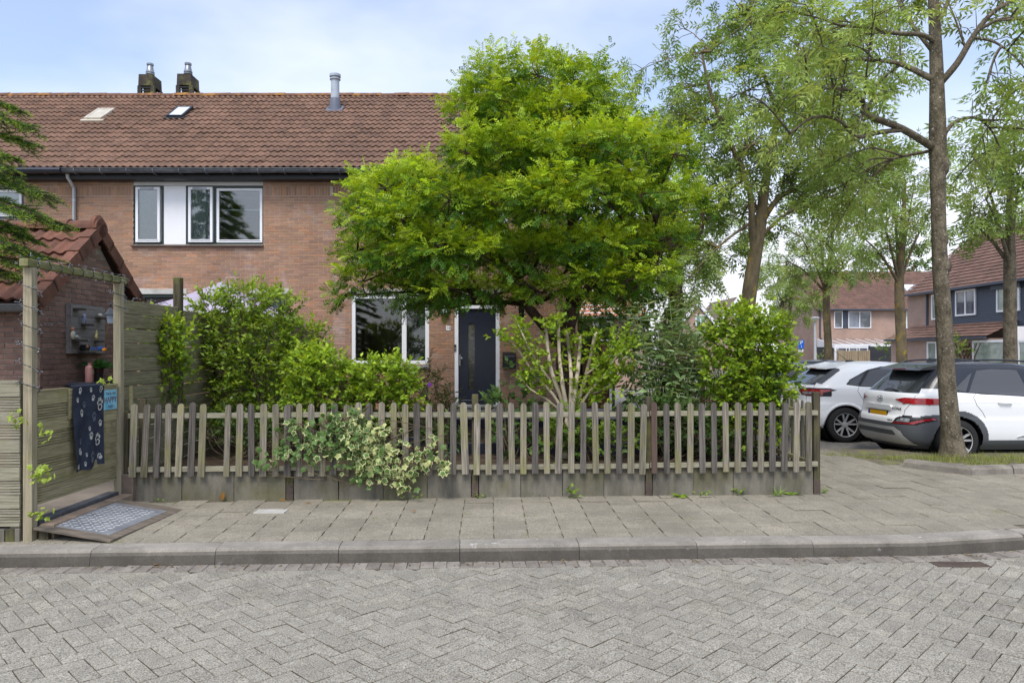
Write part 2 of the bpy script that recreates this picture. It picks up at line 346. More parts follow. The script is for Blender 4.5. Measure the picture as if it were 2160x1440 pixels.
# pavement of 30 cm slabs: rows follow the kerb, columns run away from it
xr_end = 3.42
pv = MB()
pp = [(-6.5, kb(-6.5)), (9, kb(9)), (9, 11.2), (3.0, 11.9), (3.0, fence_y(3.0)), (-6.5, fence_y(-6.5))]
pv.add([(p[0], p[1], zp(*p) - 0.012) for p in pp], [[0, 1, 2, 3, 4, 5]])
pv2 = MB(); nx = 32
for i in range(nx):
    xa, xb = -6.5 + i * 15.5 / nx, -6.5 + (i + 1) * 15.5 / nx
    for j in range(10):
        def pt(x, t):
            y1 = fence_y(x) + 0.05 if x < 3.3 else 11.8
            y = kb(x) - 0.01 + t * (y1 - kb(x) + 0.01); return (x, y, zp(x, y) - 0.012)
        pv2.add([pt(xa, j / 10), pt(xb, j / 10), pt(xb, (j + 1) / 10), pt(xa, (j + 1) / 10)], [(0, 1, 2, 3)])
pavement = pv2.build('pavement', M_sand, None, kind='structure')
slab_me = bevel_box_mesh('paving_slab', 0.2975, 0.2975, 0.05, 0.004, M_slab); half_me = bevel_box_mesh('paving_slab_half', 0.2975, 0.1475, 0.05, 0.004, M_slab)
sl = []
for k in range(-22, 31):
    Xk = -0.06 + 0.15 + 0.3 * k
    for j in range(0, 24):
        y0 = 0.3 * j - (0.15 if (k % 2) else 0)
        hl = 0.3
        if y0 < 0: y0 = 0; hl = 0.15
        yc = 6.21 + KS * Xk + 0.012 + y0 + hl / 2
        if yc < kb(Xk) + 0.03: continue
        X = Xk - 0.014 * (y0)
        lim = fence_y(X) + 0.02 if X < xr_end + 0.05 else (11.6 if X < 5.4 else 10.1)
        if yc + hl / 2 - 0.18 > lim: continue
        sl.append((yc, X, hl))
sl.sort(); nsl = 0; fb = MB()
M_slabf = pm('paving_slab_far', lin(138, 130, 118), lin(124, 117, 106), wvar=0.14, wsc=1.1, sc=2.4, var=0.12, fsc=18, rough=0.93, speck=0.36, ssc=85, fcol=True)
for yc, X, hl in sl:
    vis = -60 < CX + X * F / yc < 2220
    a = math.atan(KS); z = zp(X, yc) + rng.gauss(0, 0.0015)
    e = Euler((rng.gauss(0, 0.003) + 0.02 * (yc < kb(X) + 1.5), rng.gauss(0, 0.003), a + rng.gauss(0, 0.003)))
    if vis and nsl < 300:
        mkobj('paving_slab', slab_me if hl > 0.2 else half_me, pavement, (X, yc, z), e); nsl += 1
    else:
        g = rng.uniform(0.92, 1.07); fb.cham(-0.1477, 0.1477, -hl / 2 + 0.002, hl / 2 - 0.002, -0.03, 0, 0.004, c=(g, g, g), M=Matrix.Translation((X, yc, z)) @ e.to_matrix().to_4x4())
fb.build('paving_slab_field', M_slabf, pavement, kind='stuff')
# side street and parking bays (brick paved), garden soil
M_bay = pm('bay_paving', lin(128, 124, 116), lin(108, 104, 98), sc=2, var=0.2, fsc=12, rough=0.92, bump=0.5, bsc=30)
def brickfloor(name, c1, c2, mort, scale, rot=0.0):
    m = bpy.data.materials.new(name); m.use_nodes = True; nt = m.node_tree; nt.nodes.clear()
    tc = nd(nt, 'ShaderNodeTexCoord'); mp = nd(nt, 'ShaderNodeMapping', Vector=tc.outputs['Object'], Rotation=(0, 0, rot))
    b = nd(nt, 'ShaderNodeTexBrick', Vector=mp, Color1=(*c1, 1), Color2=(*c2, 1), Mortar=(*mort, 1), Scale=scale, Mortar_Size=0.012, Brick_Width=0.5, Row_Height=0.25)
    n = nd(nt, 'ShaderNodeTexNoise', Vector=tc.outputs['Object'], Scale=3.0, Detail=6.0)
    f = nd(nt, 'ShaderNodeMapRange', Value=n.outputs['Fac'], From_Min=0.3, From_Max=0.7, To_Min=0.75, To_Max=1.2)
    col = nd(nt, 'ShaderNodeVectorMath', dict(operation='SCALE'), i0=b.outputs['Color'], Scale=f.outputs[0])
    bp = nd(nt, 'ShaderNodeBump', Strength=0.5, Distance=0.01, Height=b.outputs['Fac']); bp.invert = True
    s = nd(nt, 'ShaderNodeBsdfPrincipled', Base_Color=col, Roughness=0.9, Normal=bp)
    nd(nt, 'ShaderNodeOutputMaterial', Surface=s); return m
M_bays = brickfloor('bay_brick_paving', lin(134, 130, 122), lin(116, 112, 106), lin(80, 76, 64), 2.38, R(90))
sheet('parking_area', [(3.62, 9.0), (40, 9.0), (40, 120), (3.62, 120)], -0.004, M_bays)
gs = MB(); rr = random.Random(5)
nx, ny = 30, 34
def gz(x, y): return 0.37 + 0.012 * math.sin(x * 5 + y * 3) + 0.01 * math.sin(x * 11 - y * 7) + (0.05 if y > 12 else 0)
for i in range(nx):
    for j in range(ny):
        q = []
        for a, b in ((0, 0), (1, 0), (1, 1), (0, 1)):
            x = -4.04 + (i + a) * (3.44 + 4.04) / nx; y0 = fence_y(x) + 0.06; y = y0 + (j + b) * (16.34 - y0) / ny; q.append((x, y, gz(x, y)))
        gs.add(q, [(0, 1, 2, 3)])
gs.build('garden_soil', M_soil, None, smooth=True, kind='structure')
bs = MB(); bs.box(-14, -4.12, 6.4, 16.3, -0.05, 0.2); bs.build('back_yard_paving', pm('yard_paving', lin(130, 122, 112), var=0.2, fsc=5), None, kind='structure')
# raised terrace of grey tiles with navy edging boards, in front of the door
ter = MB(); ter.box(-1.2, 2.4, 12.6, 16.3, 0.2, 0.43); terr = ter.build('garden_terrace', pm('terrace_tile', lin(150, 144, 136), lin(128, 122, 116), sc=2, var=0.1, fsc=20), None, kind='structure')
tl_me = bevel_box_mesh('terrace_tile', 0.395, 0.395, 0.03, 0.004, MATS['terrace_tile'])
for i in range(9):
    for j in range(9): mkobj('terrace_tile', tl_me, terr, (-1.0 + 0.4 * i, 12.8 + 0.4 * j, 0.458 + rng.gauss(0, 0.001)))
def edging(lab, x0, x1, y, z0, z1):
    t = T('edging_board', lab, 'edging', ((x0 + x1) / 2, y, z0))
    mb = MB(); mb.cham(x0, x1, y - 0.03, y + 0.03, z0, z1, 0.006); mb.build('board', M_navy, t)
    for x in (x0 + 0.1, (x0 + x1) / 2, x1 - 0.1):
        mb = MB(); mb.box(x - 0.03, x + 0.03, y + 0.033, y + 0.08, z0, z1 - 0.03); mb.build('stake', M_black, t)
edging('long low navy edging board in the bed behind the picket fence', -0.7, 2.45, 9.6, 0.33, 0.52)
edging('navy edging board bordering the terrace before the front door', -1.2, 2.5, 12.55, 0.3, 0.56)
edging('short navy edging board behind the ivy-grown end of the bed', -2.3, -0.95, 10.4, 0.33, 0.5)
# ================================================================ brick houses
HD = 16.36; HP = F / HD
def hx(x): return (x - CX) / HP
def hz(y): return CZ + (CY - y) / HP
def rects_minus(u0, u1, z0, z1, holes):
    us = sorted({u0, u1, *[min(max(h[i], u0), u1) for h in holes for i in (0, 1)]}); zs = sorted({z0, z1, *[min(max(h[i], z0), z1) for h in holes for i in (2, 3)]})
    out = []
    for a, b in zip(us, us[1:]):
        for c, d in zip(zs, zs[1:]):
            mu, mz = (a + b) / 2, (c + d) / 2
            if not any(h[0] < mu < h[1] and h[2] < mz < h[3] for h in holes) and b - a > 1e-4 and d - c > 1e-4: out.append((a, b, c, d))
    return out
def brick_cells(u0, u1, z0, z1, holes, bl=0.22, ch=0.0622, joint=0.0105, top=None, seed=0, phase=0.0):
    """yield brick rectangles; top(u) optional roof line"""
    r = random.Random(seed); n = int((z1 - z0) / ch)
    for k in range(n):
        za, zb = z0 + k * ch, z0 + (k + 1) * ch - joint; zm = (za + zb) / 2
        blocked = sorted([(h[0], h[1]) for h in holes if h[2] - 0.012 < zm < h[3] + 0.012])
        off = phase + (bl / 2 if k % 2 else 0) + ((k * 7) % 3 - 1) * 0.006
        i0 = math.floor((u0 - off) / bl); x = off + i0 * bl
        while x < u1:
            a, b = max(x, u0), min(x + bl - joint, u1); segs = [(a, b)]
            for h0, h1 in blocked:
                ns = []
                for s0, s1 in segs:
                    if h1 <= s0 or h0 >= s1: ns.append((s0, s1)); continue
                    if h0 - s0 > 0.02: ns.append((s0, h0))
                    if s1 - h1 > 0.02: ns.append((h1, s1))
                segs = ns
            for s0, s1 in segs:
                if s1 - s0 < 0.02: continue
                if top and (top(s0) < zb or top(s1) < zb): continue
                yield s0, s1, za, zb, r
            x += bl
def brick_col(r):
    q = r.random(); g = r.uniform(0.86, 1.12)
    if q < 0.12: return (g * 1.1, g * 0.98, g * 0.88)
    if q < 0.30: return (g * 0.86, g * 0.86, g * 0.9)
    if q < 0.34: return (g * 1.08, g * 1.06, g * 1.06)
    return (g, g * r.uniform(0.96, 1.04), g * r.uniform(0.95, 1.05))
def tile_mb(w=0.3, L=0.4, amp=0.034, thick=0.03, lift=0.038, seg=16):
    """S-shaped roof tile: x across, y up the slope, z off the slope; front edge at y=0"""
    mb = MB(); pr = []
    for i in range(seg + 1):
        t = i / seg; pr.append((t * (w + 0.012), amp * (0.5 - 0.5 * math.cos(2 * math.pi * ((2 * t) % 1.0 if t < 1 else 0.08) ** 1.35)) ** 1.15))
    n = len(pr); vs = [(x, 0.0, z + lift) for x, z in pr] + [(x, L, z + 0.002) for x, z in pr] + [(x, 0.004, z + lift - thick) for x, z in pr]
    fs = [(i, i + 1, n + i + 1, n + i) for i in range(n - 1)] + [(i + 1, i, 2 * n + i, 2 * n + i + 1) for i in range(n - 1)]
    return mb.add(vs, fs)
TILE = {}
def tile_mesh(mat):
    if mat.name not in TILE:
        me = tile_mb().mesh('roof_tile', mat, smooth=True, fcol=False); me.set_sharp_from_angle(angle=R(40))
        a = me.attributes.new('Col', 'FLOAT_COLOR', 'FACE'); a.data.foreach_set('color', np.ones(len(me.polygons) * 4, np.float32))
        TILE[mat.name] = me
    return TILE[mat.name]
def lay_tiles(roof, mat, origin, ax, up, nrm, ncol, nrow, gauge, limit=300, keep=None, seed=1, w=0.3):
    """tiles as children of roof; rows from the eave up"""
    r = random.Random(seed); me = tile_mesh(mat); base = Matrix((ax, up, nrm)).transposed(); cnt = 0; rest = MB()
    src = tile_mb()
    for j in range(nrow):
        for i in range(ncol):
            p = Vector(origin) + Vector(ax) * (i * w) + Vector(up) * (j * gauge)
            if keep and not keep(i, j, p): continue
            if cnt < limit:
                o = mkobj('roof_tile', me, roof, p + Vector(nrm) * r.gauss(0, 0.002)); o.rotation_euler = (base @ Euler((r.gauss(0, 0.008), r.gauss(0, 0.01), r.gauss(0, 0.008))).to_matrix()).to_euler(); cnt += 1
            else:
                g = r.uniform(0.87, 1.13); Mx = Matrix.Translation(p) @ base.to_4x4()
                rest.add([Mx @ Vector(v) for v in src.v], src.f, c=(g, g, g))
    if rest.v:
        o = rest.build('roof_tile_field', mat, roof, smooth=True, kind='stuff'); o.data.set_sharp_from_angle(angle=R(40))
PT = 0.70; EY, EZ = 15.95, 5.75; RY = 20.5; RZ = EZ + PT * (RY - EY)
def roof_at(y):
    k = (CY - y) / F; d = (EZ - PT * EY - CZ) / (k - PT); return d
def rp(x, y):
    d = roof_at(y); return P(x, y, d)
up_ = Vector((0, 1, PT)).normalized(); nr_ = Vector((0, -PT, 1)).normalized()
GZ = 0.30
def frame_rect(mb, x0, x1, z0, z1, w, y0, y1, m=0):
    mb.box(x0, x1, y0, y1, z1 - w, z1, m); mb.box(x0, x1, y0, y1, z0, z0 + w, m)
    mb.box(x0, x0 + w, y0 + 0.001, y1, z0 + w, z1 - w, m); mb.box(x1 - w, x1, y0 + 0.001, y1, z0 + w, z1 - w, m)
def sash(parent, px, w=0.055, y=HD + 0.05, mat=None, vent=False, ajar=0.0, glass=None):
    """a window sash given by its photo rectangle on the facade"""
    x0, x1, z1, z0 = hx(px[0]), hx(px[1]), hz(px[2]), hz(px[3])
    mb = MB(); frame_rect(mb, x0, x1, z0, z1, w, y - 0.03, y + 0.03)
    mb.box(x0 + w - 0.01, x1 - w + 0.01, y - 0.045, y - 0.031, z0 + w - 0.012, z0 + w + 0.004)
    if vent: mb.box(x0 + 0.1, x1 - 0.13, y - 0.036, y - 0.0305, z1 - w + 0.006, z1 - 0.012, 1)
    s = mb.build('sash', [mat or M_white, M_zinc], parent)
    g = MB(); g.box(x0 + w - 0.004, x1 - w + 0.004, y - 0.006, y + 0.006, z0 + w - 0.004, z1 - w + 0.004); g.build('pane', glass or M_glass, s)
    return s
def house(label, X0, X1, holes, seed, loc_x, limit=300, end_right=False):
    t = T('terraced_house', label, 'house', ((X0 + X1) / 2, HD, GZ))
    top = EZ - 0.02
    wall = MB()
    for a, b, c, d in rects_minus(X0, X1, GZ - 0.1, top, holes): wall.box(a, b, HD + 0.007, HD + 0.28, c, d)
    # rear and side walls, floors: keep the rooms dark
    wall.box(X0, X1, HD + 9.0, HD + 9.2, GZ - 0.1, top); wall.box(X0 + 0.001, X0 + 0.15, HD + 0.285, HD + 8.99, GZ - 0.1, top)
    wall.box(X1 - 0.15, X1 - 0.001, HD + 0.285, HD + 8.99, GZ - 0.1, top); wall.box(X0 + 0.16, X1 - 0.16, HD + 0.29, HD + 8.9, 2.95, 3.15); wall.box(X0 + 0.16, X1 - 0.16, HD + 0.29, HD + 8.9, 5.45, 5.6)
    wall.box(X0 + 0.16, X1 - 0.16, HD + 3.5, HD + 3.6, GZ, 5.4)
    if end_right:
        wall.add([(X1, HD + 0.007, top), (X1, HD + 9.2, top), (X1, HD + 4.6, RZ - 0.05), (X1 - 0.2, HD + 0.007, top), (X1 - 0.2, HD + 9.2, top), (X1 - 0.2, HD + 4.6, RZ - 0.05)], [(0, 1, 2), (5, 4, 3), (0, 2, 5, 3), (1, 4, 5, 2)])
    w = wall.build('wall', M_mortar, t)
    bk = MB()
    for s0, s1, za, zb, r in brick_cells(X0, X1, GZ - 0.1, 5.30, holes, seed=seed, phase=loc_x):
        d = HD + r.gauss(0, 0.0012); bk.box(s0, s1, d, HD + 0.05, za, zb, c=brick_col(r))
    for i in range(int((X1 - X0) / 0.0625)):        # soldier course under the eave
        x = X0 + i * 0.0625
        if any(h[0] < x + 0.03 < h[1] and h[3] > 5.4 for h in holes): continue
        r = random.Random(i); bk.box(x, x + 0.052, HD + r.gauss(0, 0.001), HD + 0.05, 5.241, 5.445, c=brick_col(r))
    for s0, s1, za, zb, r in brick_cells(X0, X1, 5.456, 5.72, holes, seed=seed + 5, phase=loc_x): bk.box(s0, s1, HD + r.gauss(0, 0.0012), HD + 0.05, za, zb, c=brick_col(r))
    bk.build('brick_courses', M_brick, w, kind='stuff')
    # roof
    rb = MB(); e0 = Vector((0, EY + 0.02, EZ - 0.03))
    rb.add([(X0, EY + 0.03, EZ - 0.045), (X1, EY + 0.03, EZ - 0.045), (X1, RY, RZ - 0.07), (X0, RY, RZ - 0.07), (X0, 2 * RY - EY, EZ - 0.045), (X1, 2 * RY - EY, EZ - 0.045)], [(0, 1, 2, 3), (3, 2, 5, 4)])
    roof = rb.build('roof', M_shedtile if False else pm('roof_underlay', lin(70, 52, 46), var=0.2), t)
    n = int(round((X1 - X0) / 0.3)); w_ = (X1 - X0) / n
    lay_tiles(roof, M_tile, (X0, EY, EZ), (1, 0, 0), up_, nr_, n, 17, 0.329, limit, seed=seed, w=w_)
    rt = MB()
    for i in range(9): a = math.pi * i / 8; rt.v.append((0, -0.13 * math.cos(a), 0.11 * math.sin(a)))
    prof = [(-0.13 * math.cos(math.pi * i / 8), 0.11 * math.sin(math.pi * i / 8)) for i in range(9)] + [(0.11, 0.0), (0.08, 0.05), (-0.08, 0.05), (-0.11, 0.0)]
    rt = MB(); rt.prism(prof, 0, 0.42, 'x'); rme = rt.mesh('ridge_tile', M_lichen, fcol=False)
    k = int((X1 - X0) / 0.383)
    for i in range(k):
        mkobj('ridge_tile', rme, roof, (X0 + i * (X1 - X0) / k, RY, RZ - 0.025 + rng.gauss(0, 0.006)), (rng.gauss(0, 0.02), rng.gauss(0, 0.008) - 0.02, 0))
    # soffit board and gutter with brackets
    s = MB(); s.box(X0 + 0.001, X1 - 0.001, EY + 0.12, HD + 0.02, EZ - 0.20, EZ - 0.10); s.build('soffit', M_black, t)
    g = MB(); pr = [(EY - 0.09 + 0.075 - 0.075 * math.cos(math.pi * i / 8), EZ - 0.02 - 0.085 * math.sin(math.pi * i / 8)) for i in range(9)]
    pr = pr + [(p[0] * 0 + EY - 0.015 + (p[0] - (EY - 0.015)) * 0.93, EZ - 0.02 + (p[1] - EZ + 0.02) * 0.93) for p in reversed(pr)]
    g.prism(pr, X0, X1, 'x'); g.tube([(X0, EY - 0.092, EZ - 0.018), (X1, EY - 0.092, EZ - 0.018)], 0.011, 6)
    gm = g.build('gutter', M_gutter, t, autos=40)
    x = X0 + 0.25
    while x < X1:
        b = MB(); b.tube([(x, EY - 0.098, EZ - 0.01), (x, EY - 0.09, EZ - 0.07), (x + 0.005, EY - 0.02, EZ - 0.118), (x + 0.01, EY + 0.14, EZ - 0.12)], 0.009, 5); b.build('gutter_bracket', M_zinc, gm); x += 0.575
    return t, w, roof
def lintel(t, px):
    mb = MB(); mb.cham(hx(px[0]), hx(px[1]), HD - 0.012, HD + 0.2, hz(px[3]), hz(px[2]), 0.004); mb.build('lintel', M_lintel, t)
def sill(t, px, mat, out=0.06):
    mb = MB(); z1, z0 = hz(px[2]), hz(px[3]); mb.prism([(HD - out, z0), (HD - out, z0 + 0.03), (HD + 0.1, z1), (HD + 0.1, z0)], hx(px[0]), hx(px[1]), 'x'); mb.build('sill', mat, t)
def H(x0, x1, y0, y1): return (hx(x0), hx(x1), hz(y1), hz(y0))
XA, XB, XC = hx(159), hx(702), hx(1218)
# ---- neighbour on the left (only its right end shows)
tA, wA, rA = house('terraced house at the left edge with navy gutter end and cream window panel', XA - 7.0, XA, [H(-120, 50, 371, 462)], 11, 0.03)
mb = MB(); mb.cham(hx(-120) + 0.001, hx(50), HD + 0.02, HD + 0.1, hz(391), hz(371), 0.003); mb.build('fascia_panel', pm('cream_panel', lin(226, 222, 206), var=0.05), tA)
mb = MB(); frame_rect(mb, hx(-120), hx(50), hz(462), hz(391), 0.06, HD + 0.03, HD + 0.12); mb.build('window_frame', M_navy, tA)
sash(tA, (-110, 44, 400, 456)); sill(tA, (-122, 52, 461, 467), M_navy)
mb = MB(); mb.box(hx(-100), hx(40), HD + 0.3, HD + 0.32, hz(452), hz(402)); mb.build('curtain', M_offwhite, tA)
mb = MB(); mb.tube([(XA - 6.9, EY - 0.1, EZ - 0.06), (XA - 0.02, EY - 0.1, EZ - 0.06)], 0.062, 8); mb.build('gutter_trim', M_navy, tA)
# ---- middle house
holesB = [H(281, 555, 368, 516), H(296, 388, 620, 880), H(528, 608, 620, 760)]
tB, wB, rB = house('middle terraced house with white-panelled upper window band and brown tiled roof', XA, XB, holesB, 12, 0.07)
mb = MB(); mb.cham(hx(281) + 0.002, hx(555) - 0.002, HD + 0.015, HD + 0.1, hz(391), hz(368), 0.003); fp = mb.build('fascia_panel', M_offwhite, tB)
mb = MB(); mb.cham(hx(345), hx(391), HD + 0.02, HD + 0.1, hz(515), hz(391.5), 0.003); mb.build('panel', M_white, tB)
mb = MB(); frame_rect(mb, hx(281) + 0.002, hx(344.8), hz(516), hz(391.5), 0.05, HD + 0.03, HD + 0.14); mb.build('window_frame', M_dgreen, tB)
mb = MB(); frame_rect(mb, hx(391.2), hx(555) - 0.002, hz(516), hz(391.5), 0.05, HD + 0.03, HD + 0.14); mb.box(hx(449.5), hx(455), HD + 0.032, HD + 0.14, hz(510), hz(396)); mb.build('window_frame', M_dgreen, tB)
sash(tB, (287, 338, 395, 511), vent=True, y=HD + 0.0); sash(tB, (398, 449, 395, 511), vent=True, y=HD + 0.0); sash(tB, (456, 552.5, 397, 511))
sill(tB, (278, 556, 515, 521), pm('brown_sill', lin(74, 60, 56), var=0.1, rough=0.4))
bl = MB()
for k in range(46): z = hz(508) + k * 0.0265; bl.box(hx(287), hx(343), HD + 0.06, HD + 0.087, z, z + 0.018)
bl.build('venetian_blind', pm('blind_slat', lin(205, 205, 202), var=0.03), tB)
mb = MB(); mb.add([(hx(397) + 0.03 * i, HD + 0.08 + 0.02 * (i % 2), z) for i in range(20) for z in (hz(508), hz(398))], [(2 * i, 2 * i + 2, 2 * i + 3, 2 * i + 1) for i in range(19)]); mb.build('curtain', pm('net_curtain', lin(196, 200, 200), var=0.05), tB)
mb = MB(); mb.box(hx(455), hx(553), HD + 0.2, HD + 0.22, hz(440.5), hz(438)); mb.build('window_bar', M_white, tB)
mb = MB(); mb.box(hx(455), hx(553), HD + 0.14, HD + 0.36, hz(513), hz(508)); mb.build('window_board', M_white, tB)
lintel(tB, (292, 394, 609, 620)); lintel(tB, (526, 609.5, 608.5, 619))
mb = MB(); frame_rect(mb, hx(296) + 0.002, hx(388) - 0.002, hz(879), hz(620.5), 0.07, HD + 0.05, HD + 0.14); mb.build('door_frame', M_dgreen, tB)
mb = MB(); mb.cham(hx(296) + 0.08, hx(388) - 0.08, HD + 0.08, HD + 0.12, hz(877), hz(628), 0.004); mb.build('door', pm('dark_brown_paint', lin(44, 34, 32), var=0.1, rough=0.4), tB)
mb = MB(); frame_rect(mb, hx(528) + 0.002, hx(608) - 0.002, hz(760), hz(619.5), 0.05, HD + 0.04, HD + 0.13); mb.build('window_frame', M_dgreen, tB)
mb = MB(); mb.box(hx(530), hx(606), HD + 0.2, HD + 0.215, hz(755), hz(622)); mb.build('roller_blind', pm('white_blind', lin(214, 216, 220), var=0.03, fsc=3), tB)
mb = MB(); mb.box(hx(528) + 0.05, hx(608) - 0.05, HD + 0.075, HD + 0.085, hz(757), hz(623)); mb.build('pane', M_glass_low, tB)
sill(tB, (526, 610, 759, 765), MATS['brown_sill'])
dp = MB(); xp = hx(159.5)
dp.tube([(xp, HD - 0.31, EZ - 0.10), (xp, HD - 0.30, EZ - 0.16), (xp, HD - 0.12, EZ - 0.30), (xp, HD - 0.06, EZ - 0.36), (xp, HD - 0.06, GZ)], 0.04, 10)
for z in (5.1, 3.6, 2.2): dp.tube([(xp, HD - 0.06, z), (xp, HD - 0.06, z + 0.04)], 0.047, 10); dp.box(xp - 0.01, xp + 0.01, HD - 0.06, HD + 0.01, z, z + 0.03)
dp.build('drainpipe', pm('zinc_pipe', lin(178, 182, 186), lin(146, 150, 156), sc=3, stretch=(1, 1, 0.3), var=0.1, fsc=10, rough=0.4, metal=0.3), tB, autos=40)
# ---- house number 14 behind the acacia
holesC = [H(826, 1072, 368, 516), H(741, 905, 621, 768), H(958.5, 1054, 622, 858), H(1094, 1106, 630, 697)]
tC, wC, rC = house('end terraced house with navy front door and white framed windows behind the leafy tree', XB, XC, holesC, 13, 0.11, end_right=True)
mb = MB(); mb.cham(hx(826) + 0.002, hx(1072) - 0.002, HD + 0.015, HD + 0.1, hz(391), hz(368), 0.003); mb.build('fascia_panel', M_offwhite, tC)
mb = MB(); mb.cham(hx(930), hx(990), HD + 0.02, HD + 0.1, hz(515), hz(391.5), 0.003); mb.build('panel', M_white, tC)
for a, b in ((826, 929.8), (990.2, 1072)):
    mb = MB(); frame_rect(mb, hx(a) + 0.002, hx(b) - 0.002, hz(516), hz(391.5), 0.07, HD + 0.03, HD + 0.14); mb.build('window_frame', M_white, tC)
sash(tC, (833, 923, 397, 511), y=HD + 0.06); sash(tC, (997, 1066, 397, 511), y=HD + 0.06); sill(tC, (824, 1074, 515, 521), M_navy)
lintel(tC, (737, 909, 609, 621)); lintel(tC, (955, 1057.5, 609, 621.5))
mb = MB(); frame_rect(mb, hx(741) + 0.002, hx(905) - 0.002, hz(768), hz(621.3), 0.085, HD + 0.02, HD + 0.13); mb.box(hx(847.5), hx(857), HD + 0.022, HD + 0.13, hz(760), hz(629)); wf = mb.build('window_frame', M_white, tC)
mb = MB(); mb.box(hx(741) + 0.08, hx(848), HD + 0.07, HD + 0.08, hz(761), hz(628)); mb.build('pane', M_glass_low, wf)
mb = MB(); mb.box(hx(857), hx(905) - 0.08, HD + 0.07, HD + 0.08, hz(761), hz(628)); mb.build('pane', M_glass_low, wf)
sill(tC, (739, 907, 767.5, 776), pm('grey_sill', lin(120, 124, 136), var=0.05, rough=0.3), 0.07)
mb = MB(); mb.box(hx(860), hx(900), HD + 0.3, HD + 0.32, hz(760), hz(625)); mb.build('roller_blind', pm('grey_blind', lin(108, 112, 118), var=0.05, fsc=3), tC)
mb = MB(); mb.box(hx(742), hx(904), HD + 0.14, HD + 0.5, hz(770), hz(763)); mb.build('window_board', M_white, tC)
tap = MB(); xt = hx(796); tap.tube(smoothpath([(xt + 0.02, HD + 0.4, hz(763)), (xt + 0.02, HD + 0.4, hz(748)), (xt + 0.06, HD + 0.38, hz(738)), (xt + 0.1, HD + 0.36, hz(746))]), 0.012, 6); tap.build('kitchen_tap', M_zinc, tC)
# front door with frame, transom light, glass strip, handle
mb = MB(); x0, x1, zt, zb = hx(958.5) + 0.002, hx(1054) - 0.002, hz(621.8), hz(857)
mb.box(x0, x0 + 0.085, HD + 0.01, HD + 0.13, zb, zt); mb.box(x1 - 0.085, x1, HD + 0.01, HD + 0.13, zb, zt); mb.box(x0 + 0.085, x1 - 0.085, HD + 0.012, HD + 0.13, zt - 0.085, zt); mb.box(x0 + 0.085, x1 - 0.085, HD + 0.012, HD + 0.13, hz(650.5), hz(644))
df = mb.build('door_frame', M_white, tC)
mb = MB(); mb.box(x0 + 0.08, x1 - 0.08, HD + 0.07, HD + 0.08, hz(645), hz(629)); mb.build('transom_pane', M_glass_low, df)
dx0, dx1, dz0, dz1 = x0 + 0.088, x1 - 0.088, hz(853), hz(651)
door = MB(); gx0, gx1, gz0, gz1 = hx(987.5), hx(1001), hz(822.5), hz(682)
for a, b, c, d in rects_minus(dx0, dx1, dz0, dz1, [(gx0, gx1, gz0, gz1)]): door.box(a, b, HD + 0.06, HD + 0.11, c, d)
for a, b in ((dx0, dx0 + 0.08), (dx1 - 0.08, dx1)): door.box(a, b, HD + 0.054, HD + 0.0597, dz0, dz1)
door.box(dx0 + 0.08, dx1 - 0.08, HD + 0.054, HD + 0.0597, dz1 - 0.06, dz1)
do = door.build('front_door', M_navy, tC)
mb = MB(); mb.box(gx0, gx1, HD + 0.078, HD + 0.086, gz0, gz1); mb.build('glass_strip', pm('frosted_dark_glass', lin(52, 54, 50), lin(96, 96, 78), sc=5, stretch=(1, 1, 2), mix=(0.5, 0.7), var=0.2, rough=0.12, spec=0.6), do)
mb = MB(); mb.box(dx0 + 0.05, dx1 - 0.05, HD + 0.05, HD + 0.0538, dz0 + 0.09, dz0 + 0.105); mb.build('weather_bar', M_zinc, do)
mb = MB(); xh = hx(969.7); mb.cham(xh - 0.018, xh + 0.018, HD + 0.035, HD + 0.0595, hz(771), hz(748), 0.004); mb.ball((xh + 0.04, HD + 0.0, hz(756)), (0.035, 0.03, 0.035), 12, 8); mb.tube([(xh + 0.02, HD + 0.04, hz(756)), (xh + 0.04, HD + 0.0, hz(756))], 0.012, 8); mb.build('door_knob', M_zinc, do, autos=40)
mb = MB(); mb.cham(x0 - 0.02, x1 + 0.02, HD - 0.05, HD + 0.2, hz(858), hz(853.5), 0.004); mb.build('threshold', M_lintel, tC)
mb = MB(); mb.cham(hx(959), hx(1040), HD - 0.5, HD - 0.01, 0.4, hz(858) - 0.002, 0.01); mb.build('door_step', M_navy, tC)
mb = MB(); mb.box(hx(1094) + 0.002, hx(1106) - 0.002, HD + 0.06, HD + 0.07, hz(696.5), hz(630)); mb.build('slit_pane', M_darkglass, tC)
mb = MB(); mb.box(hx(1093), hx(1107), HD - 0.03, HD + 0.06, hz(699), hz(697)); mb.box(hx(1094.2), hx(1105.8), HD + 0.02, HD + 0.058, hz(691), hz(688)); mb.build('slit_sill', M_zinc, tC)
lt = T('ceiling_lamp', 'glowing orange dish lamp hanging behind the glass above the front door', 'lamp', (hx(1017), HD + 1.2, hz(633)))
mb = MB(); k = (HD + 1.2) / HD; q = P(1024, 634, HD + 1.2)
mb.lathe([(0.001, 0.06), (0.05, 0.055), (0.17, 0.02), (0.2, 0.0), (0.19, -0.015), (0.001, -0.01)], 20, Matrix.Translation(q))
em = bpy.data.materials.new('lamp_glow'); em.use_nodes = True; em.node_tree.nodes['Principled BSDF'].inputs['Emission Color'].default_value = (1, 0.45, 0.08, 1); em.node_tree.nodes['Principled BSDF'].inputs['Emission Strength'].default_value = 0.9
mb.build('shade', em, lt, smooth=True); mb = MB(); mb.tube([q + Vector((0, 0, 0.06)), q + Vector((0, 0, 0.5))], 0.006, 5); mb.build('cord', M_black, lt)
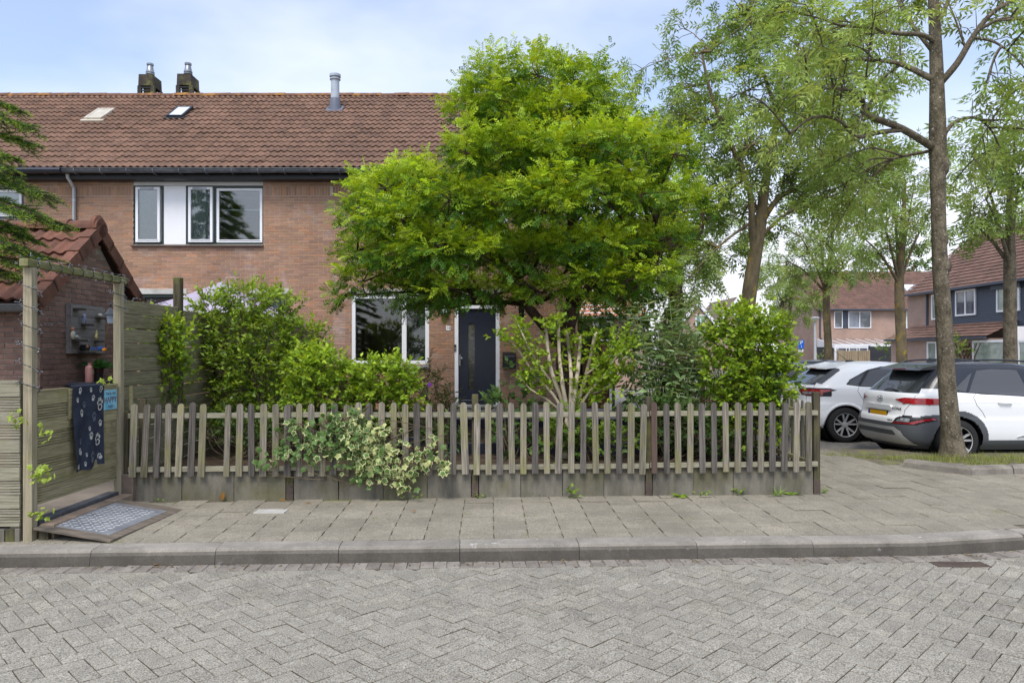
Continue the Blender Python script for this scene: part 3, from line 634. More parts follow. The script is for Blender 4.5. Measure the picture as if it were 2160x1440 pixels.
# things fixed on the wall of number 14
def text(s, size, name, mat, parent, M, depth=0.001, align='CENTER'):
    cu = bpy.data.curves.new(name, 'FONT'); cu.body = s; cu.size = size; cu.align_x = align; cu.align_y = 'CENTER'; cu.extrude = depth
    ob = bpy.data.objects.new(name + '_tmp', cu); C.objects.link(ob)
    bpy.context.view_layer.update()
    me = bpy.data.meshes.new_from_object(ob); bpy.data.objects.remove(ob); me.name = name
    me.transform(M); me.materials.clear(); me.materials.append(mat)
    if parent is not None: me.transform(Matrix.Translation(-wl(parent)))
    return mkobj(name, me, parent)
FRONT = Matrix.Rotation(R(90), 4, 'X')     # text plane facing the camera
t = T('house_number_plate', 'small white house number plate reading 14 beside the front door', 'number plate', (hx(945.5), HD, hz(692)))
mb = MB(); mb.cham(hx(941), hx(950), -0.05, 0.05, 0, 0.008, 0.002, M=Matrix.Translation((0, HD - 0.001, hz(692))) @ FRONT); mb.build('plate', M_white, t)
text('14', 0.085, 'digits', M_black, t, Matrix.Translation((hx(945.5), HD - 0.0095, hz(692))) @ FRONT)
t = T('wall_lamp', 'boxy white and charcoal outdoor lamp on the wall between window and door', 'wall lamp', (hx(937), HD, hz(650)))
mb = MB(); mb.cham(hx(929), hx(947), HD - 0.12, HD - 0.001, hz(663), hz(659), 0.004); mb.cham(hx(929.5), hx(946.5), HD - 0.115, HD - 0.09, hz(641), hz(636), 0.004); mb.box(hx(929), hx(931), HD - 0.118, HD - 0.002, hz(658.9), hz(641)); mb.box(hx(945), hx(947), HD - 0.118, HD - 0.002, hz(658.9), hz(641)); mb.build('housing', pm('charcoal_metal', lin(70, 76, 92), var=0.05, rough=0.4), t)
mb = MB(); mb.cham(hx(931.2), hx(944.8), HD - 0.11, HD - 0.002, hz(658.8), hz(641.2), 0.004); mb.build('diffuser', M_white, t)
t = T('doorbell', 'slim black and silver video doorbell on the left door jamb', 'doorbell', (hx(960), HD, hz(733)))
mb = MB(); mb.cham(hx(957.8), hx(962.2), -0.07, 0.07, 0, 0.025, 0.004, M=Matrix.Translation((0, HD + 0.009, hz(733))) @ FRONT); mb.build('case', M_black, t)
mb = MB(); mb.cham(hx(958.3), hx(961.7), -0.06, 0.01, 0.0252, 0.03, 0.002, M=Matrix.Translation((0, HD + 0.009, hz(733))) @ FRONT); mb.build('button', M_zinc, t)
t = T('letter_box', 'black wall letter box to the right of the front door', 'letter box', (hx(1075), HD, hz(757)))
mb = MB(); mb.prism([(HD - 0.16, hz(776)), (HD - 0.16, hz(748)), (HD - 0.001, hz(742)), (HD - 0.001, hz(776))], hx(1060), hx(1088), 'x'); mb.build('box', M_black, t)
mb = MB(); mb.box(hx(1062), hx(1086), HD - 0.166, HD - 0.161, hz(752), hz(750)); mb.build('flap', M_zinc, t)
# ---- roof fittings
def roof_frame(x, y):
    p = rp(x, y); return Matrix.Translation(p) @ Matrix((Vector((1, 0, 0)), up_, nr_)).transposed().to_4x4()
def skylight(parent, px, glassm, framem):
    q = roof_frame((px[0] + px[1]) / 2, (px[2] + px[3]) / 2); wd = (px[1] - px[0]) / F * roof_at(px[2]) * 0.62; ln = (rp(0, px[2]) - rp(0, px[3])).length * 0.9
    mb = MB(); a, b = wd / 2, ln / 2
    for x0, x1, y0, y1 in ((-a, a, -b, -b + 0.05), (-a, a, b - 0.05, b), (-a, -a + 0.05, -b + 0.05, b - 0.05), (a - 0.05, a, -b + 0.05, b - 0.05)): mb.box(x0, x1, y0, y1, 0.0, 0.10, M=q)
    mb.box(-a - 0.05, a + 0.08, -b - 0.12, -b - 0.001, 0.03, 0.065, M=q)
    s = mb.build('skylight', framem, parent); g = MB(); g.box(-a + 0.05, a - 0.05, -b + 0.05, b - 0.05, 0.08, 0.092, M=q); g.build('pane', glassm, s)
M_skyglass = pm('skylight_glass', lin(205, 214, 228), var=0.03, rough=0.05, spec=0.9); M_skyold = pm('old_skylight', lin(196, 190, 176), lin(178, 170, 150), sc=4, var=0.1, rough=0.3)
skylight(rB, (184, 240, 236, 256), M_skyold, M_skyold); skylight(rB, (354, 408, 232, 251), M_skyglass, M_black)
def flue(parent, x, ytop, ybase, r=0.12):
    p = rp(x, ybase); top = CZ + (CY - ytop) / F * p.y; z = p.z
    mb = MB(); mb.lathe([(r * 1.35, -0.12), (r * 1.2, 0.1), (r * 1.05, 0.28), (r, 0.3)], 16, Matrix.Translation((p.x, p.y, z))); mb.box(p.x - 0.22, p.x + 0.22, -0.25, 0.2, 0.03, 0.05, M=Matrix.Translation((0, p.y, z)) @ Matrix((Vector((1, 0, 0)), up_, nr_)).transposed().to_4x4())
    fl = mb.build('flue_flashing', pm('lead_flashing', lin(98, 104, 118), var=0.1, rough=0.5), parent, autos=40)
    mb = MB(); h = top - z; mb.lathe([(r * 0.9, 0.2), (r * 0.9, h - 0.16), (r * 1.15, h - 0.15), (r * 1.15, h - 0.12), (r * 0.85, h - 0.115), (r * 0.85, h - 0.08), (r * 1.2, h - 0.075), (r * 1.2, h - 0.01), (r * 0.9, h), (0.001, h)], 16, Matrix.Translation((p.x, p.y, z)))
    mb.build('flue_pipe', pm('pale_flue', lin(176, 186, 196), lin(150, 158, 168), sc=2, var=0.06, rough=0.4), fl, autos=40)
flue(rC, 707, 157, 232, 0.125)
M_chim = pm('mossy_chimney', lin(72, 66, 56), lin(50, 47, 43), sc=3, var=0.2, fsc=20, c3=lin(112, 112, 60), mix3=(0.5, 0.7), sc3=2.5)
def chimney(parent, x0, x1, ytop, ypipe):
    d = RY + 0.35; cx = (P((x0 + x1) / 2, 0, d)).x; w = (x1 - x0) / F * d / 2 * 0.7; cx -= 0.06; zt = P(0, ytop, d).z; zb = RZ - 0.5
    mb = MB(); mb.prism([(cx - w, zt - 0.32), (cx + w, zt - 0.32), (cx + w * 0.93, zt), (cx - w * 0.93, zt)], d - 0.28, d + 0.28, 'y')
    for sx in (-1, 1):
        for sy in (-1, 1): mb.box(cx + sx * w * 0.9 - 0.05, cx + sx * w * 0.9 + 0.05, d + sy * 0.22 - 0.05, d + sy * 0.22 + 0.05, zb, zt - 0.321)
    mb.box(cx - w * 0.45, cx + w * 0.45, d - 0.2, d + 0.2, zb, zt - 0.322)
    ch = mb.build('chimney', M_chim, parent); mb = MB()
    for k in range(6):
        z = zt - 0.36 - k * 0.085; mb.box(cx - w * 0.99, cx + w * 0.99, d - 0.272, d - 0.25, z - 0.03, z); mb.box(cx - w * 0.99, cx + w * 0.99, d + 0.25, d + 0.272, z - 0.03, z)
    mb.build('louvres', M_black, ch, kind='stuff')
    h = P(0, ypipe, d).z - zt; mb = MB(); mb.lathe([(0.085, 0.0), (0.085, h * 0.2), (0.12, h * 0.22), (0.12, h * 0.28), (0.09, h * 0.3), (0.12, h * 0.34), (0.12, h * 0.4), (0.11, h * 0.42), (0.075, h * 0.85), (0.095, h * 0.87), (0.095, h), (0.001, h)], 14, Matrix.Translation((cx, d, zt)))
    mb.build('chimney_pot', M_zinc, ch, autos=40)
chimney(rB, 299.5, 343, 164.5, 135); chimney(rB, 379.5, 423, 163.5, 134)
# ================================================================ shed, gate, fences and what hangs on them
SX, SY0, SY1 = -5.27, 8.3, 10.52; SEZ = 2.36; SYM = (SY0 + SY1) / 2; SP = 0.82; SRZ = SEZ + SP * (SYM - SY0) + 0.06
sh = T('brick_shed', 'brick garden shed with red-brown tiled gable roof at the left', 'shed', (-6.6, SYM, 0.15))
XL = -8.2
w = MB(); w.box(XL, SX - 0.007, SY0 + 0.007, SY0 + 0.2, 0.15, SEZ)
w.box(XL, SX - 0.007, SY1 - 0.2, SY1 - 0.007, 0.15, SEZ)
w.prism([(SY0 + 0.201, 0.15), (SY1 - 0.201, 0.15), (SY1 - 0.201, SEZ), (SYM, SRZ - 0.1), (SY0 + 0.201, SEZ)], SX - 0.2, SX - 0.007, 'x')
M_shedmortar = pm('shed_mortar', lin(150, 140, 128), lin(112, 104, 96), sc=2, var=0.2, fsc=40, bump=0.4)
sw = w.build('wall', M_shedmortar, sh)
bcache = {}
def shed_brick(u0, u1, za, zb, gable, r, n):
    L, Hh = round(u1 - u0, 3), round(zb - za, 3)
    if (L, Hh) not in bcache:
        mb = MB(); mb.cham(-L / 2, L / 2, -Hh / 2, Hh / 2, -0.03, 0, 0.003); bcache[(L, Hh)] = mb.mesh('brick', M_shedbrick)
    return bcache[(L, Hh)]
cells = []
for s0, s1, za, zb, r in brick_cells(SY0, SY1, 0.15, SRZ, [], ch=0.062, top=lambda v: SEZ - 0.02 + SP * min(v - SY0, SY1 - v), seed=4):
    q = (s0 + s1) / 2; px = CX + SX * F / q; py = CY - ((za + zb) / 2 - CZ) * F / q
    cells.append((0 if (85 < px < 252 and py < 820) else 1, -zb, 'g', s0, s1, za, zb))
for s0, s1, za, zb, r in brick_cells(XL, SX, 0.15, SEZ - 0.05, [], ch=0.062, seed=5, phase=0.05):
    px = CX + (s0 + s1) / 2 * F / SY0; py = CY - ((za + zb) / 2 - CZ) * F / SY0
    cells.append((0 if (-10 < px < 90 and py < 815) else 1, -zb, 'f', s0, s1, za, zb))
cells.sort(key=lambda c: c[:3]); rest = MB(); rb_ = random.Random(8)
RG = Matrix((Vector((0, 1, 0)), Vector((0, 0, 1)), Vector((1, 0, 0)))).transposed()      # local x->world y, y->z, z->x (faces +X)
RF = Matrix((Vector((1, 0, 0)), Vector((0, 0, 1)), Vector((0, -1, 0)))).transposed()
for k, (nv, _, wh, s0, s1, za, zb) in enumerate(cells):
    p = (SX, (s0 + s1) / 2, (za + zb) / 2) if wh == 'g' else ((s0 + s1) / 2, SY0, (za + zb) / 2)
    B = (RG if wh == 'g' else RF)
    if k < 300 and nv == 0:
        o = mkobj('brick', shed_brick(s0, s1, za, zb, wh, None, 0), sw, Vector(p) + B @ Vector((0, 0, rb_.gauss(0, 0.0015)))); o.rotation_euler = B.to_euler()
    else:
        g = rb_.uniform(0.84, 1.14); L, Hh = s1 - s0, zb - za
        rest.cham(-L / 2, L / 2, -Hh / 2, Hh / 2, -0.03, 0, 0.003, c=(g, g, g), M=Matrix.Translation(p) @ B.to_4x4())
rest.build('brick_courses', M_shedbrick, sw, kind='stuff')
su = Vector((0, 1, SP)).normalized(); sn = Vector((0, -SP, 1)).normalized(); su2 = Vector((0, -1, SP)).normalized(); sn2 = Vector((0, SP, 1)).normalized()
rb = MB(); rb.add([(XL, SY0 - 0.14, SEZ - 0.1), (SX + 0.02, SY0 - 0.14, SEZ - 0.1), (SX + 0.02, SYM, SRZ - 0.05), (XL, SYM, SRZ - 0.05), (SX + 0.02, SY1 + 0.14, SEZ - 0.1), (XL, SY1 + 0.14, SEZ - 0.1)], [(0, 1, 2, 3), (3, 2, 4, 5)])
sroof = rb.build('roof', MATS['roof_underlay'], sh)
gs_ = 0.325
nrow = 5
lay_tiles(sroof, M_shedtile, (XL, SY0 - 0.14, SEZ - 0.08), (1, 0, 0), su, sn, 10, nrow, gs_, 300, seed=21, w=0.293)
lay_tiles(sroof, M_shedtile, (XL + 2.9, SY1 + 0.14, SEZ - 0.08), (-1, 0, 0), su2, sn2, 10, nrow, gs_, 300, seed=22, w=0.29)
vt = MB(); vt.box(-0.06, 0.075, 0, 0.36, 0.03, 0.06); vt.box(0.05, 0.075, 0, 0.36, -0.1, 0.03); vme = vt.mesh('verge_tile', M_shedtile)
for j in range(nrow):
    for uu, nn, y, sx in ((su, sn, SY0 - 0.14, 1), (su2, sn2, SY1 + 0.14, 1)):
        o = mkobj('verge_tile', vme, sroof, Vector((SX + 0.03, y, SEZ - 0.08)) + uu * (j * gs_) + nn * (0.02)); ax = uu.cross(nn)
        B = Matrix((ax, uu, nn)).transposed()
        if ax.x < 0:
            o.scale = (-1, 1, 1)
        o.rotation_euler = (B @ Euler((-0.05, 0, 0)).to_matrix()).to_euler()
prof = [(-0.13 * math.cos(math.pi * i / 8), 0.12 * math.sin(math.pi * i / 8)) for i in range(9)] + [(0.1, 0), (0.07, 0.06), (-0.07, 0.06), (-0.1, 0)]
rt = MB(); rt.prism(prof, 0, 0.41, 'x'); rt.prism([(p[0] * 1.1, p[1] * 1.12) for p in prof], 0.385, 0.43, 'x'); rme = rt.mesh('ridge_tile', M_shedtile)
for k in range(7): mkobj('ridge_tile', rme, sroof, (SX - 0.33 - 0.39 * k + 0.0, SYM, SRZ - 0.03), (0, -0.015, 0))
mb = MB(); mb.lathe([(0.001, 0.02), (0.1, 0.015), (0.14, 0.0), (0.14, -0.05)], 14, Matrix.Translation((SX + 0.07, SYM, SRZ + 0.02)) @ Matrix.Rotation(R(90), 4, 'Y')); mb.build('ridge_end_cap', M_shedtile, sroof, autos=50)
g = MB(); pr = [(SY0 - 0.24 + 0.065 - 0.065 * math.cos(math.pi * i / 6), SEZ - 0.12 - 0.075 * math.sin(math.pi * i / 6)) for i in range(7)]; g.prism(pr, XL, SX + 0.02, 'x'); g.tube([(XL, SY0 - 0.24, SEZ - 0.115), (SX + 0.14, SY0 - 0.24, SEZ - 0.115)], 0.01, 6); g.build('gutter', pm('pvc_gutter', lin(112, 114, 116), var=0.1, rough=0.4), sh, autos=40)
# ---- wooden display board with little shelves on the shed gable
def wp(x, y, X=SX + 0.02): d = X * F / (x - CX); return Vector((X, d, CZ + (CY - y) / F * d))
a, b = wp(141, 641), wp(216.5, 745)
dbt = T('display_board', 'grey plank display board with tiny shelves on the shed wall', 'display board', (SX, (a.y + b.y) / 2, b.z - 0.02))
M_grey = pm('grey_board', lin(142, 136, 132), lin(116, 110, 107), sc=2, stretch=(20, 1, 20), var=0.15, fsc=6, rough=0.85, bump=0.3, bsc=8, orand=0.06)
y0, y1, z0, z1 = a.y, b.y, 1.70, 2.31
for k in range(4): mb = MB(); h = (z1 - z0) / 4; mb.box(SX + 0.004, SX + 0.05, y0, y1, z0 + k * h + 0.002, z0 + (k + 1) * h - 0.002); mb.build('plank', M_grey, dbt)
mb = MB(); mb.box(SX + 0.051, SX + 0.07, y0, y0 + 0.03, z0, z1); mb.build('side_batten', M_grey, dbt)
for px, py, wd in ((160, 651, 0.1), (208, 670, 0.12), (177, 684, 0.1), (160, 717, 0.17), (202, 719, 0.06), (178, 743, 0.16)):
    p = wp(px, py, SX + 0.06); mb = MB(); mb.box(SX + 0.051, SX + 0.16, p.y - wd / 2, p.y + wd / 2, p.z - 0.02, p.z + 0.005); mb.build('shelf', pm('dark_shelf', lin(72, 66, 62), var=0.15, orand=0.1), dbt)
def figurine(name, label, cat, px, py, parts):
    p = wp(px, py, SX + 0.11); t = T(name, label, cat, p)
    for nm, mat, balls in parts:
        mb = MB()
        for (dx, dy, dz, r) in balls: mb.ball((p.x + dx, p.y + dy, p.z + dz), r, 8, 6)
        mb.build(nm, mat, t, smooth=True)
M_cream = pm('cream_ceramic', lin(200, 190, 165), lin(150, 160, 160), sc=20, var=0.1, rough=0.4); M_bluec = pm('blue_grey_ceramic', lin(96, 104, 140), lin(180, 184, 196), sc=25, var=0.1, rough=0.4)
M_skin = pm('ceramic_skin', lin(168, 122, 96), var=0.1, rough=0.5); M_gold = pm('pale_gold', lin(206, 190, 130), var=0.2, rough=0.3, metal=0.3)
figurine('seated_figurine', 'small seated figurine in pale clothes on the left shelf of the board', 'figurine', 158, 715, [('body', M_cream, [(0, -0.04, 0.05, (0.03, 0.035, 0.055)), (0.01, 0.0, 0.03, (0.03, 0.05, 0.022)), (0.01, 0.05, 0.015, (0.02, 0.05, 0.014))]), ('head', M_skin, [(0, -0.045, 0.12, 0.026)])])
figurine('owl_figurine', 'small blue-grey owl figurine on the middle shelf of the board', 'figurine', 177, 682, [('body', M_bluec, [(0, 0, 0.045, (0.03, 0.03, 0.05))]), ('head', M_bluec, [(0.002, 0, 0.095, 0.025)])])
figurine('rabbit_figurine', 'tiny pale gold animal figurine on the right shelf of the board', 'figurine', 203, 716, [('body', M_gold, [(0, 0, 0.03, (0.02, 0.025, 0.035))]), ('head', M_gold, [(0, 0.008, 0.07, 0.018)]), ('ear', M_gold, [(0, 0.0, 0.1, (0.006, 0.007, 0.02))]), ('ear', M_gold, [(0, 0.018, 0.1, (0.006, 0.007, 0.02))])])
figurine('shell_ornament', 'pale shell ornament on the top right shelf of the board', 'ornament', 211, 668, [('shell', M_cream, [(0, 0, 0.02, (0.03, 0.04, 0.025)), (0, 0.03, 0.018, (0.02, 0.02, 0.016))])])
t = T('hexagon_tealight', 'dark hexagonal tealight holder on the bottom shelf of the board', 'candle holder', wp(179, 741, SX + 0.11)); p = t.location
mb = MB(); hexo = [(p.y + 0.07 * math.cos(R(60 * i)), p.z + 0.045 + 0.045 * math.sin(R(60 * i))) for i in range(6)]; mb.prism(hexo, p.x - 0.03, p.x + 0.03, 'x'); mb.build('holder', M_black, t)
mb = MB(); mb.ball((p.x + 0.02, p.y, p.z + 0.06), (0.03, 0.03, 0.025)); mb.build('stone', M_skin, t, smooth=True)
# ---- small wall shelf with pink jug and potted fern; toy bird; lantern
p0 = wp(172, 806, SX + 0.12)
t = T('wall_shelf', 'dark grey wall shelf below the display board on the shed', 'shelf', (SX + 0.1, 9.1, p0.z - 0.05))
mb = MB(); mb.box(SX + 0.002, SX + 0.3, p0.y - 0.12, p0.y + 0.5, p0.z - 0.03, p0.z); mb.build('board', pm('grey_metal', lin(92, 92, 98), var=0.08), t)
mb = MB(); mb.box(SX + 0.002, SX + 0.27, p0.y - 0.08, p0.y + 0.46, p0.z - 0.2, p0.z - 0.031); mb.build('cabinet', MATS['grey_metal'], t)
q = Vector((SX + 0.2, SX * 0 + (SX + 0.2) * F / (188.5 - CX), p0.z))
t = T('pink_jug', 'pink stoneware jug with narrow neck on the shelf by the fern', 'jug', q)
mb = MB(); mb.lathe([(0.001, 0.0), (0.045, 0.0), (0.048, 0.02), (0.048, 0.17), (0.04, 0.195), (0.018, 0.21), (0.018, 0.235), (0.022, 0.24), (0.001, 0.24)], 16, Matrix.Translation(q)); mb.build('body', pm('pink_stoneware', lin(205, 148, 140), var=0.06, rough=0.4), t, autos=50)
mb = MB(); mb.box(q.x + 0.03, q.x + 0.0482, q.y - 0.02, q.y + 0.02, q.z + 0.1, q.z + 0.15); mb.build('paper_tag', M_cream, t)
mb = MB(); mb.tube(smoothpath([(q.x, q.y + 0.018, q.z + 0.225), (q.x, q.y + 0.05, q.z + 0.215), (q.x, q.y + 0.045, q.z + 0.185)]), 0.008, 6); mb.build('handle', MATS['pink_stoneware'], t, smooth=True)
q2 = Vector((SX + 0.2, (SX + 0.2) * F / (206 - CX), p0.z))
fern_at = q2 + Vector((0, 0, 0.15))
fern = T('potted_fern', 'green fern in a dark pot on the shelf beside the gate post', 'potted plant', q2)
mb = MB(); mb.lathe([(0.001, 0), (0.058, 0), (0.07, 0.15), (0.076, 0.15), (0.076, 0.165), (0.066, 0.165), (0.06, 0.14), (0.001, 0.14)], 16, Matrix.Translation(q2)); mb.build('pot', pm('dark_pot', lin(62, 58, 62), lin(96, 50, 54), sc=6, mix=(0.6, 0.7), var=0.1, rough=0.4), fern, autos=50)
bp = P(213, 735, 8.4)
t = T('toy_bird', 'small blue toy bird with orange breast hanging on a twine above the fern', 'ornament', bp)
for nm, mat, r_, o_ in (('body', pm('bird_blue', lin(50, 84, 150), var=0.1), (0.05, 0.03, 0.028), (0, 0, 0)), ('breast', pm('bird_orange', lin(235, 150, 30), var=0.1), (0.026, 0.022, 0.02), (0.045, -0.012, -0.012))):
    mb = MB(); mb.ball(bp + Vector(o_), r_, 10, 6); mb.build(nm, mat, t, smooth=True)
mb = MB(); mb.prism([(bp.x - 0.04, bp.z), (bp.x - 0.12, bp.z + 0.02), (bp.x - 0.11, bp.z - 0.015)], bp.y - 0.008, bp.y + 0.008, 'y'); mb.build('tail', MATS['bird_blue'], t)
mb = MB(); mb.tube([bp + Vector((0.02, 0, 0.02)), P(228, 692, 7.72)], 0.003, 4); mb.build('twine', pm('twine', lin(160, 130, 90), var=0.1), t)
# ---- gate with arch, gate posts and slatted leaf (stands at right angles to the street)
GX = -4.0
gate = T('garden_gate_arch', 'weathered wooden gate posts joined by a mossy beam overhead', 'gate arch', (GX, 6.9, 0.15))
mb = MB(); mb.cham(GX - 0.037, GX + 0.037, 6.13, 6.205, 0.1, 2.44, 0.006); mb.build('post', M_postwood, gate)
mb = MB(); mb.cham(GX - 0.037, GX + 0.037, 7.56, 7.635, 0.1, 2.44, 0.006); mb.build('post', M_postwood, gate)
mb = MB(); mb.cham(GX - 0.036, GX + 0.036, 6.08, 7.70, 2.442, 2.505, 0.006); mb.build('beam', pm('mossy_beam', lin(128, 126, 92), lin(98, 100, 52), sc=3, stretch=(8, 1, 8), var=0.2, fsc=8, bump=0.5, bsc=10), gate)
leaf = T('gate_leaf', 'weathered wooden garden gate leaf of smooth and grooved slats', 'gate', (GX, 6.9, 0.4))
def slat_panel(parent, u0, u1, z0, z1, mk, mat, seed=0):
    r = random.Random(seed); z = z1; k = 0
    while z > z0 + 0.02:
        if k % 6 == 0: h = 0.118
        else: h = 0.0235
        za = max(z - h, z0); mb = MB(); mk(mb, u0 + r.uniform(0, 0.003), u1 - r.uniform(0, 0.003), za + 0.006, z - 0.001, 0.004 if k % 6 == 0 else -0.002 + r.uniform(-0.002, 0.002)); mb.build('slat', mat, parent); z = za; k += 1
def mk_gate(mb, a, b, z0, z1, pr): mb.cham(a, b, -0.01, 0.01, 0, 1, 0.0, M=None) if False else mb.box(GX - 0.006, GX + 0.012 + pr, a, b, z0, z1)
slat_panel(leaf, 6.24, 7.53, 0.40, 1.37, mk_gate, M_wood_y, 3)
mb = MB(); mb.box(GX - 0.05, GX - 0.0065, 6.25, 6.33, 0.4, 1.37); mb.box(GX - 0.05, GX - 0.0065, 7.44, 7.52, 0.4, 1.37); mb.build('stile', M_wood_y, leaf)
mb = MB(); mb.box(GX - 0.045, GX + 0.02, 6.22, 7.54, 1.371, 1.39); mb.build('cap_rail', M_wood_y, leaf)
mb = MB(); mb.cham(-0.05, 0.05, -0.14, 0.14, 0, 0.02, 0.004, M=Matrix.Translation((GX + 0.017, 6.72, 1.24)) @ RG.to_4x4()); mb.build('latch_block', M_wood_y, leaf)
# slatted fence panel facing the street, left of the gate
lf = T('slatted_fence_panel', 'grey slatted wooden fence panel at the left edge beside the kerb', 'fence', (-4.9, 6.12, 0.12))
FY = 6.13
def mk_front(mb, a, b, z0, z1, pr): mb.box(a, b, FY - 0.012 - pr, FY + 0.008, z0, z1)
slat_panel(lf, -5.9, GX - 0.055, 0.245, 1.455, mk_front, M_wood, 4)
mb = MB(); mb.box(-5.9, GX - 0.055, FY - 0.02, FY + 0.02, 1.456, 1.48); mb.build('cap_rail', M_wood, lf)
for x in (-5.86, GX - 0.11): mb = MB(); mb.box(x - 0.04, x + 0.04, FY + 0.0085, FY + 0.07, 0.2, 1.455); mb.build('stile', M_wood, lf)
r = random.Random(5); x = -5.9
while x < GX - 0.1:
    wd = r.uniform(0.06, 0.13); mb = MB(); mb.cham(x, min(x + wd, GX - 0.06), FY - 0.03 + r.uniform(0, 0.02), FY + 0.05, 0.08, 0.235 + r.uniform(-0.01, 0.006), 0.005); mb.build('base_stake', M_conc if r.random() < 0.6 else M_darkpost, lf); x += wd + 0.006
# ---- side fence of wide boards running back to the house
SFX = -4.07
sf = T('board_fence', 'tall mossy fence of wide horizontal boards running back to the house', 'fence', (SFX, 12, 0.3))
posts = [7.72, 9.18, 10.3, 11.4, 12.45, 13.5, 14.75, 16.05]; ptop = [2.3, 2.66, 2.3, 2.4, 2.36, 2.45, 2.4, 2.36]
M_side = pm('mossy_side_board', lin(140, 133, 108), lin(108, 103, 80), sc=2.6, stretch=(20, 1, 20), var=0.2, fsc=8, rough=0.92, bump=0.5, bsc=9, orand=0.12, c3=lin(106, 106, 62), mix3=(0.46, 0.76), sc3=2)
for k, (y, zt) in enumerate(zip(posts, ptop)):
    if k: mb = MB(); mb.cham(SFX - 0.045 - 0.01, SFX + 0.045 - 0.01, y - 0.045, y + 0.045, 0.2, zt, 0.006); mb.build('post', M_darkpost, sf)
r = random.Random(6)
for (ya, yb), dz in zip(zip(posts, posts[1:]), (0, -0.03, 0.02, -0.02, 0, -0.05, -0.08)):
    for k in range(13):
        zt = 2.285 + dz - 0.1565 * k; tilt = r.gauss(0, 0.003)
        mb = MB(); mb.cham(-(yb - ya) / 2 + 0.002 + (0.045 if ya > 7.8 else -0.06), (yb - ya) / 2 - 0.047, -0.0735, 0.0735, -0.012, 0.012, 0.006, M=Matrix.Translation((SFX + 0.004 + r.gauss(0, 0.003), (ya + yb) / 2, zt - 0.077)) @ RG.to_4x4() @ Matrix.Rotation(tilt, 4, 'Z')); mb.build('board', M_side, sf)
# short stakes at the corner, concrete corner block
t = T('concrete_corner_block', 'stubby brown concrete corner block between gate and picket fence', 'concrete block', (-3.93, 7.66, 0.12))
mb = MB(); mb.cham(-3.99, -3.84, 7.58, 7.70, 0.1, 0.44, 0.012); mb.build('block', pm('brown_concrete', lin(122, 108, 96), lin(98, 88, 80), sc=5, var=0.2, fsc=40), t)
t = T('thin_stake', 'thin upright wooden stake between gate post and picket fence', 'stake', (-3.93, 7.74, 0.3))
mb = MB(); mb.cham(-3.955, -3.92, 7.72, 7.745, 0.3, 1.36, 0.004); mb.build('shaft', M_wood_y, t); mb = MB(); mb.cham(-3.87, -3.80, 7.76, 7.8, 0.3, 1.22, 0.004); mb.build('backing_stub', M_darkpost, t)
# ---- front picket fence
pf = T('picket_fence', 'weathered round-topped picket fence on low concrete panels along the pavement', 'picket fence', (-0.2, 7.82, 0.14))
pk = []
def picket_mesh(seed):
    r = random.Random(seed); mb = MB(); w_ = 0.0325; h = 0.765
    prof = [(-w_, 0), (w_, 0), (w_ + r.uniform(-.001, .001), h - 0.035)] + [(w_ * math.cos(R(a)), h - 0.035 + 0.035 * math.sin(R(a))) for a in (30, 60, 90, 120, 150)] + [(-w_, h - 0.035)]
    mb.prism(prof, -0.009, 0.009, 'y'); return mb.mesh('picket', M_picket)
pms = [picket_mesh(i) for i in range(4)]
M_darkpicket = pm('brown_picket', lin(94, 78, 70), lin(80, 66, 60), sc=2, stretch=(26, 26, 1), var=0.2, fsc=5, rough=0.9, bump=0.5, bsc=6)
dme = pms[0].copy(); dme.materials.clear(); dme.materials.append(M_darkpicket)
M_charpicket = pm('blackened_picket', lin(104, 99, 92), lin(66, 63, 60), sc=2.2, stretch=(26, 26, 1), var=0.35, fsc=5, rough=0.92, bump=0.7, bsc=6, bdist=0.003, orand=0.2)
gme = pms[1].copy(); gme.materials.clear(); gme.materials.append(M_charpicket)
# photo x of the pickets, read along the rail
px = [281, 306, 331, 354, 378, 404, 426, 479, 505, 530, 555, 581, 606, 631, 656, 681, 704, 730, 755, 778, 804, 830, 855, 880, 905, 930, 956, 980, 1006, 1030, 1054, 1079, 1104, 1129, 1153, 1179, 1205, 1230, 1256, 1281, 1306, 1331, 1356, 1380, 1406, 1430, 1456, 1481, 1506, 1531, 1556, 1581, 1605, 1629, 1655, 1680, 1706]
r = random.Random(9)
for k, x in enumerate(px):
    d = 7.83
    for _ in range(3): X = (x - CX) / F * d; d = fence_y(X) - 0.045
    lean = r.gauss(0, 0.012) + (0.035 if k < 12 else 0.0) * (1 - k / 12.0) + (0.01 if k < 20 else 0)
    zb = 0.41 + r.gauss(0, 0.006) - 0.012 * math.exp(-((x - 1430) / 120) ** 2)
    o = mkobj('picket', dme if x == 1380 else (gme if k % 7 in (2, 5) or k in (47, 48, 53, 54) else pms[k % 4]), pf, (X - 0.3 * lean, d, zb), (r.gauss(0, 0.008), lean, math.atan(0.052) + r.gauss(0, 0.02)), (1 + r.gauss(0, 0.05), 1, 1.0 + r.gauss(0, 0.008)))
def fpt(X, off, z): return (X, fence_y(X) + off, z)
def rail(Xa, Xb, za, zb, h=0.052, t=0.03, off=-0.034, name='rail', mat=M_wood):
    mb = MB(); a0, b0 = fpt(Xa, off, za), fpt(Xb, off, zb)
    vs = []
    for (x, y, z) in (a0, b0): vs += [(x, y, z), (x, y + t, z), (x, y + t, z + h), (x, y, z + h)]
    mb.add(vs, [(0, 1, 2, 3), (7, 6, 5, 4), (0, 4, 5, 1), (1, 5, 6, 2), (2, 6, 7, 3), (3, 7, 4, 0)]); return mb.build(name, mat, pf)
pxs = [265, 612, 1002, 1368, 1722]; PX_ = []
for x in pxs:
    d = 7.83
    for _ in range(3): X = (x - CX) / F * d; d = fence_y(X) + 0.02
    PX_.append(X)
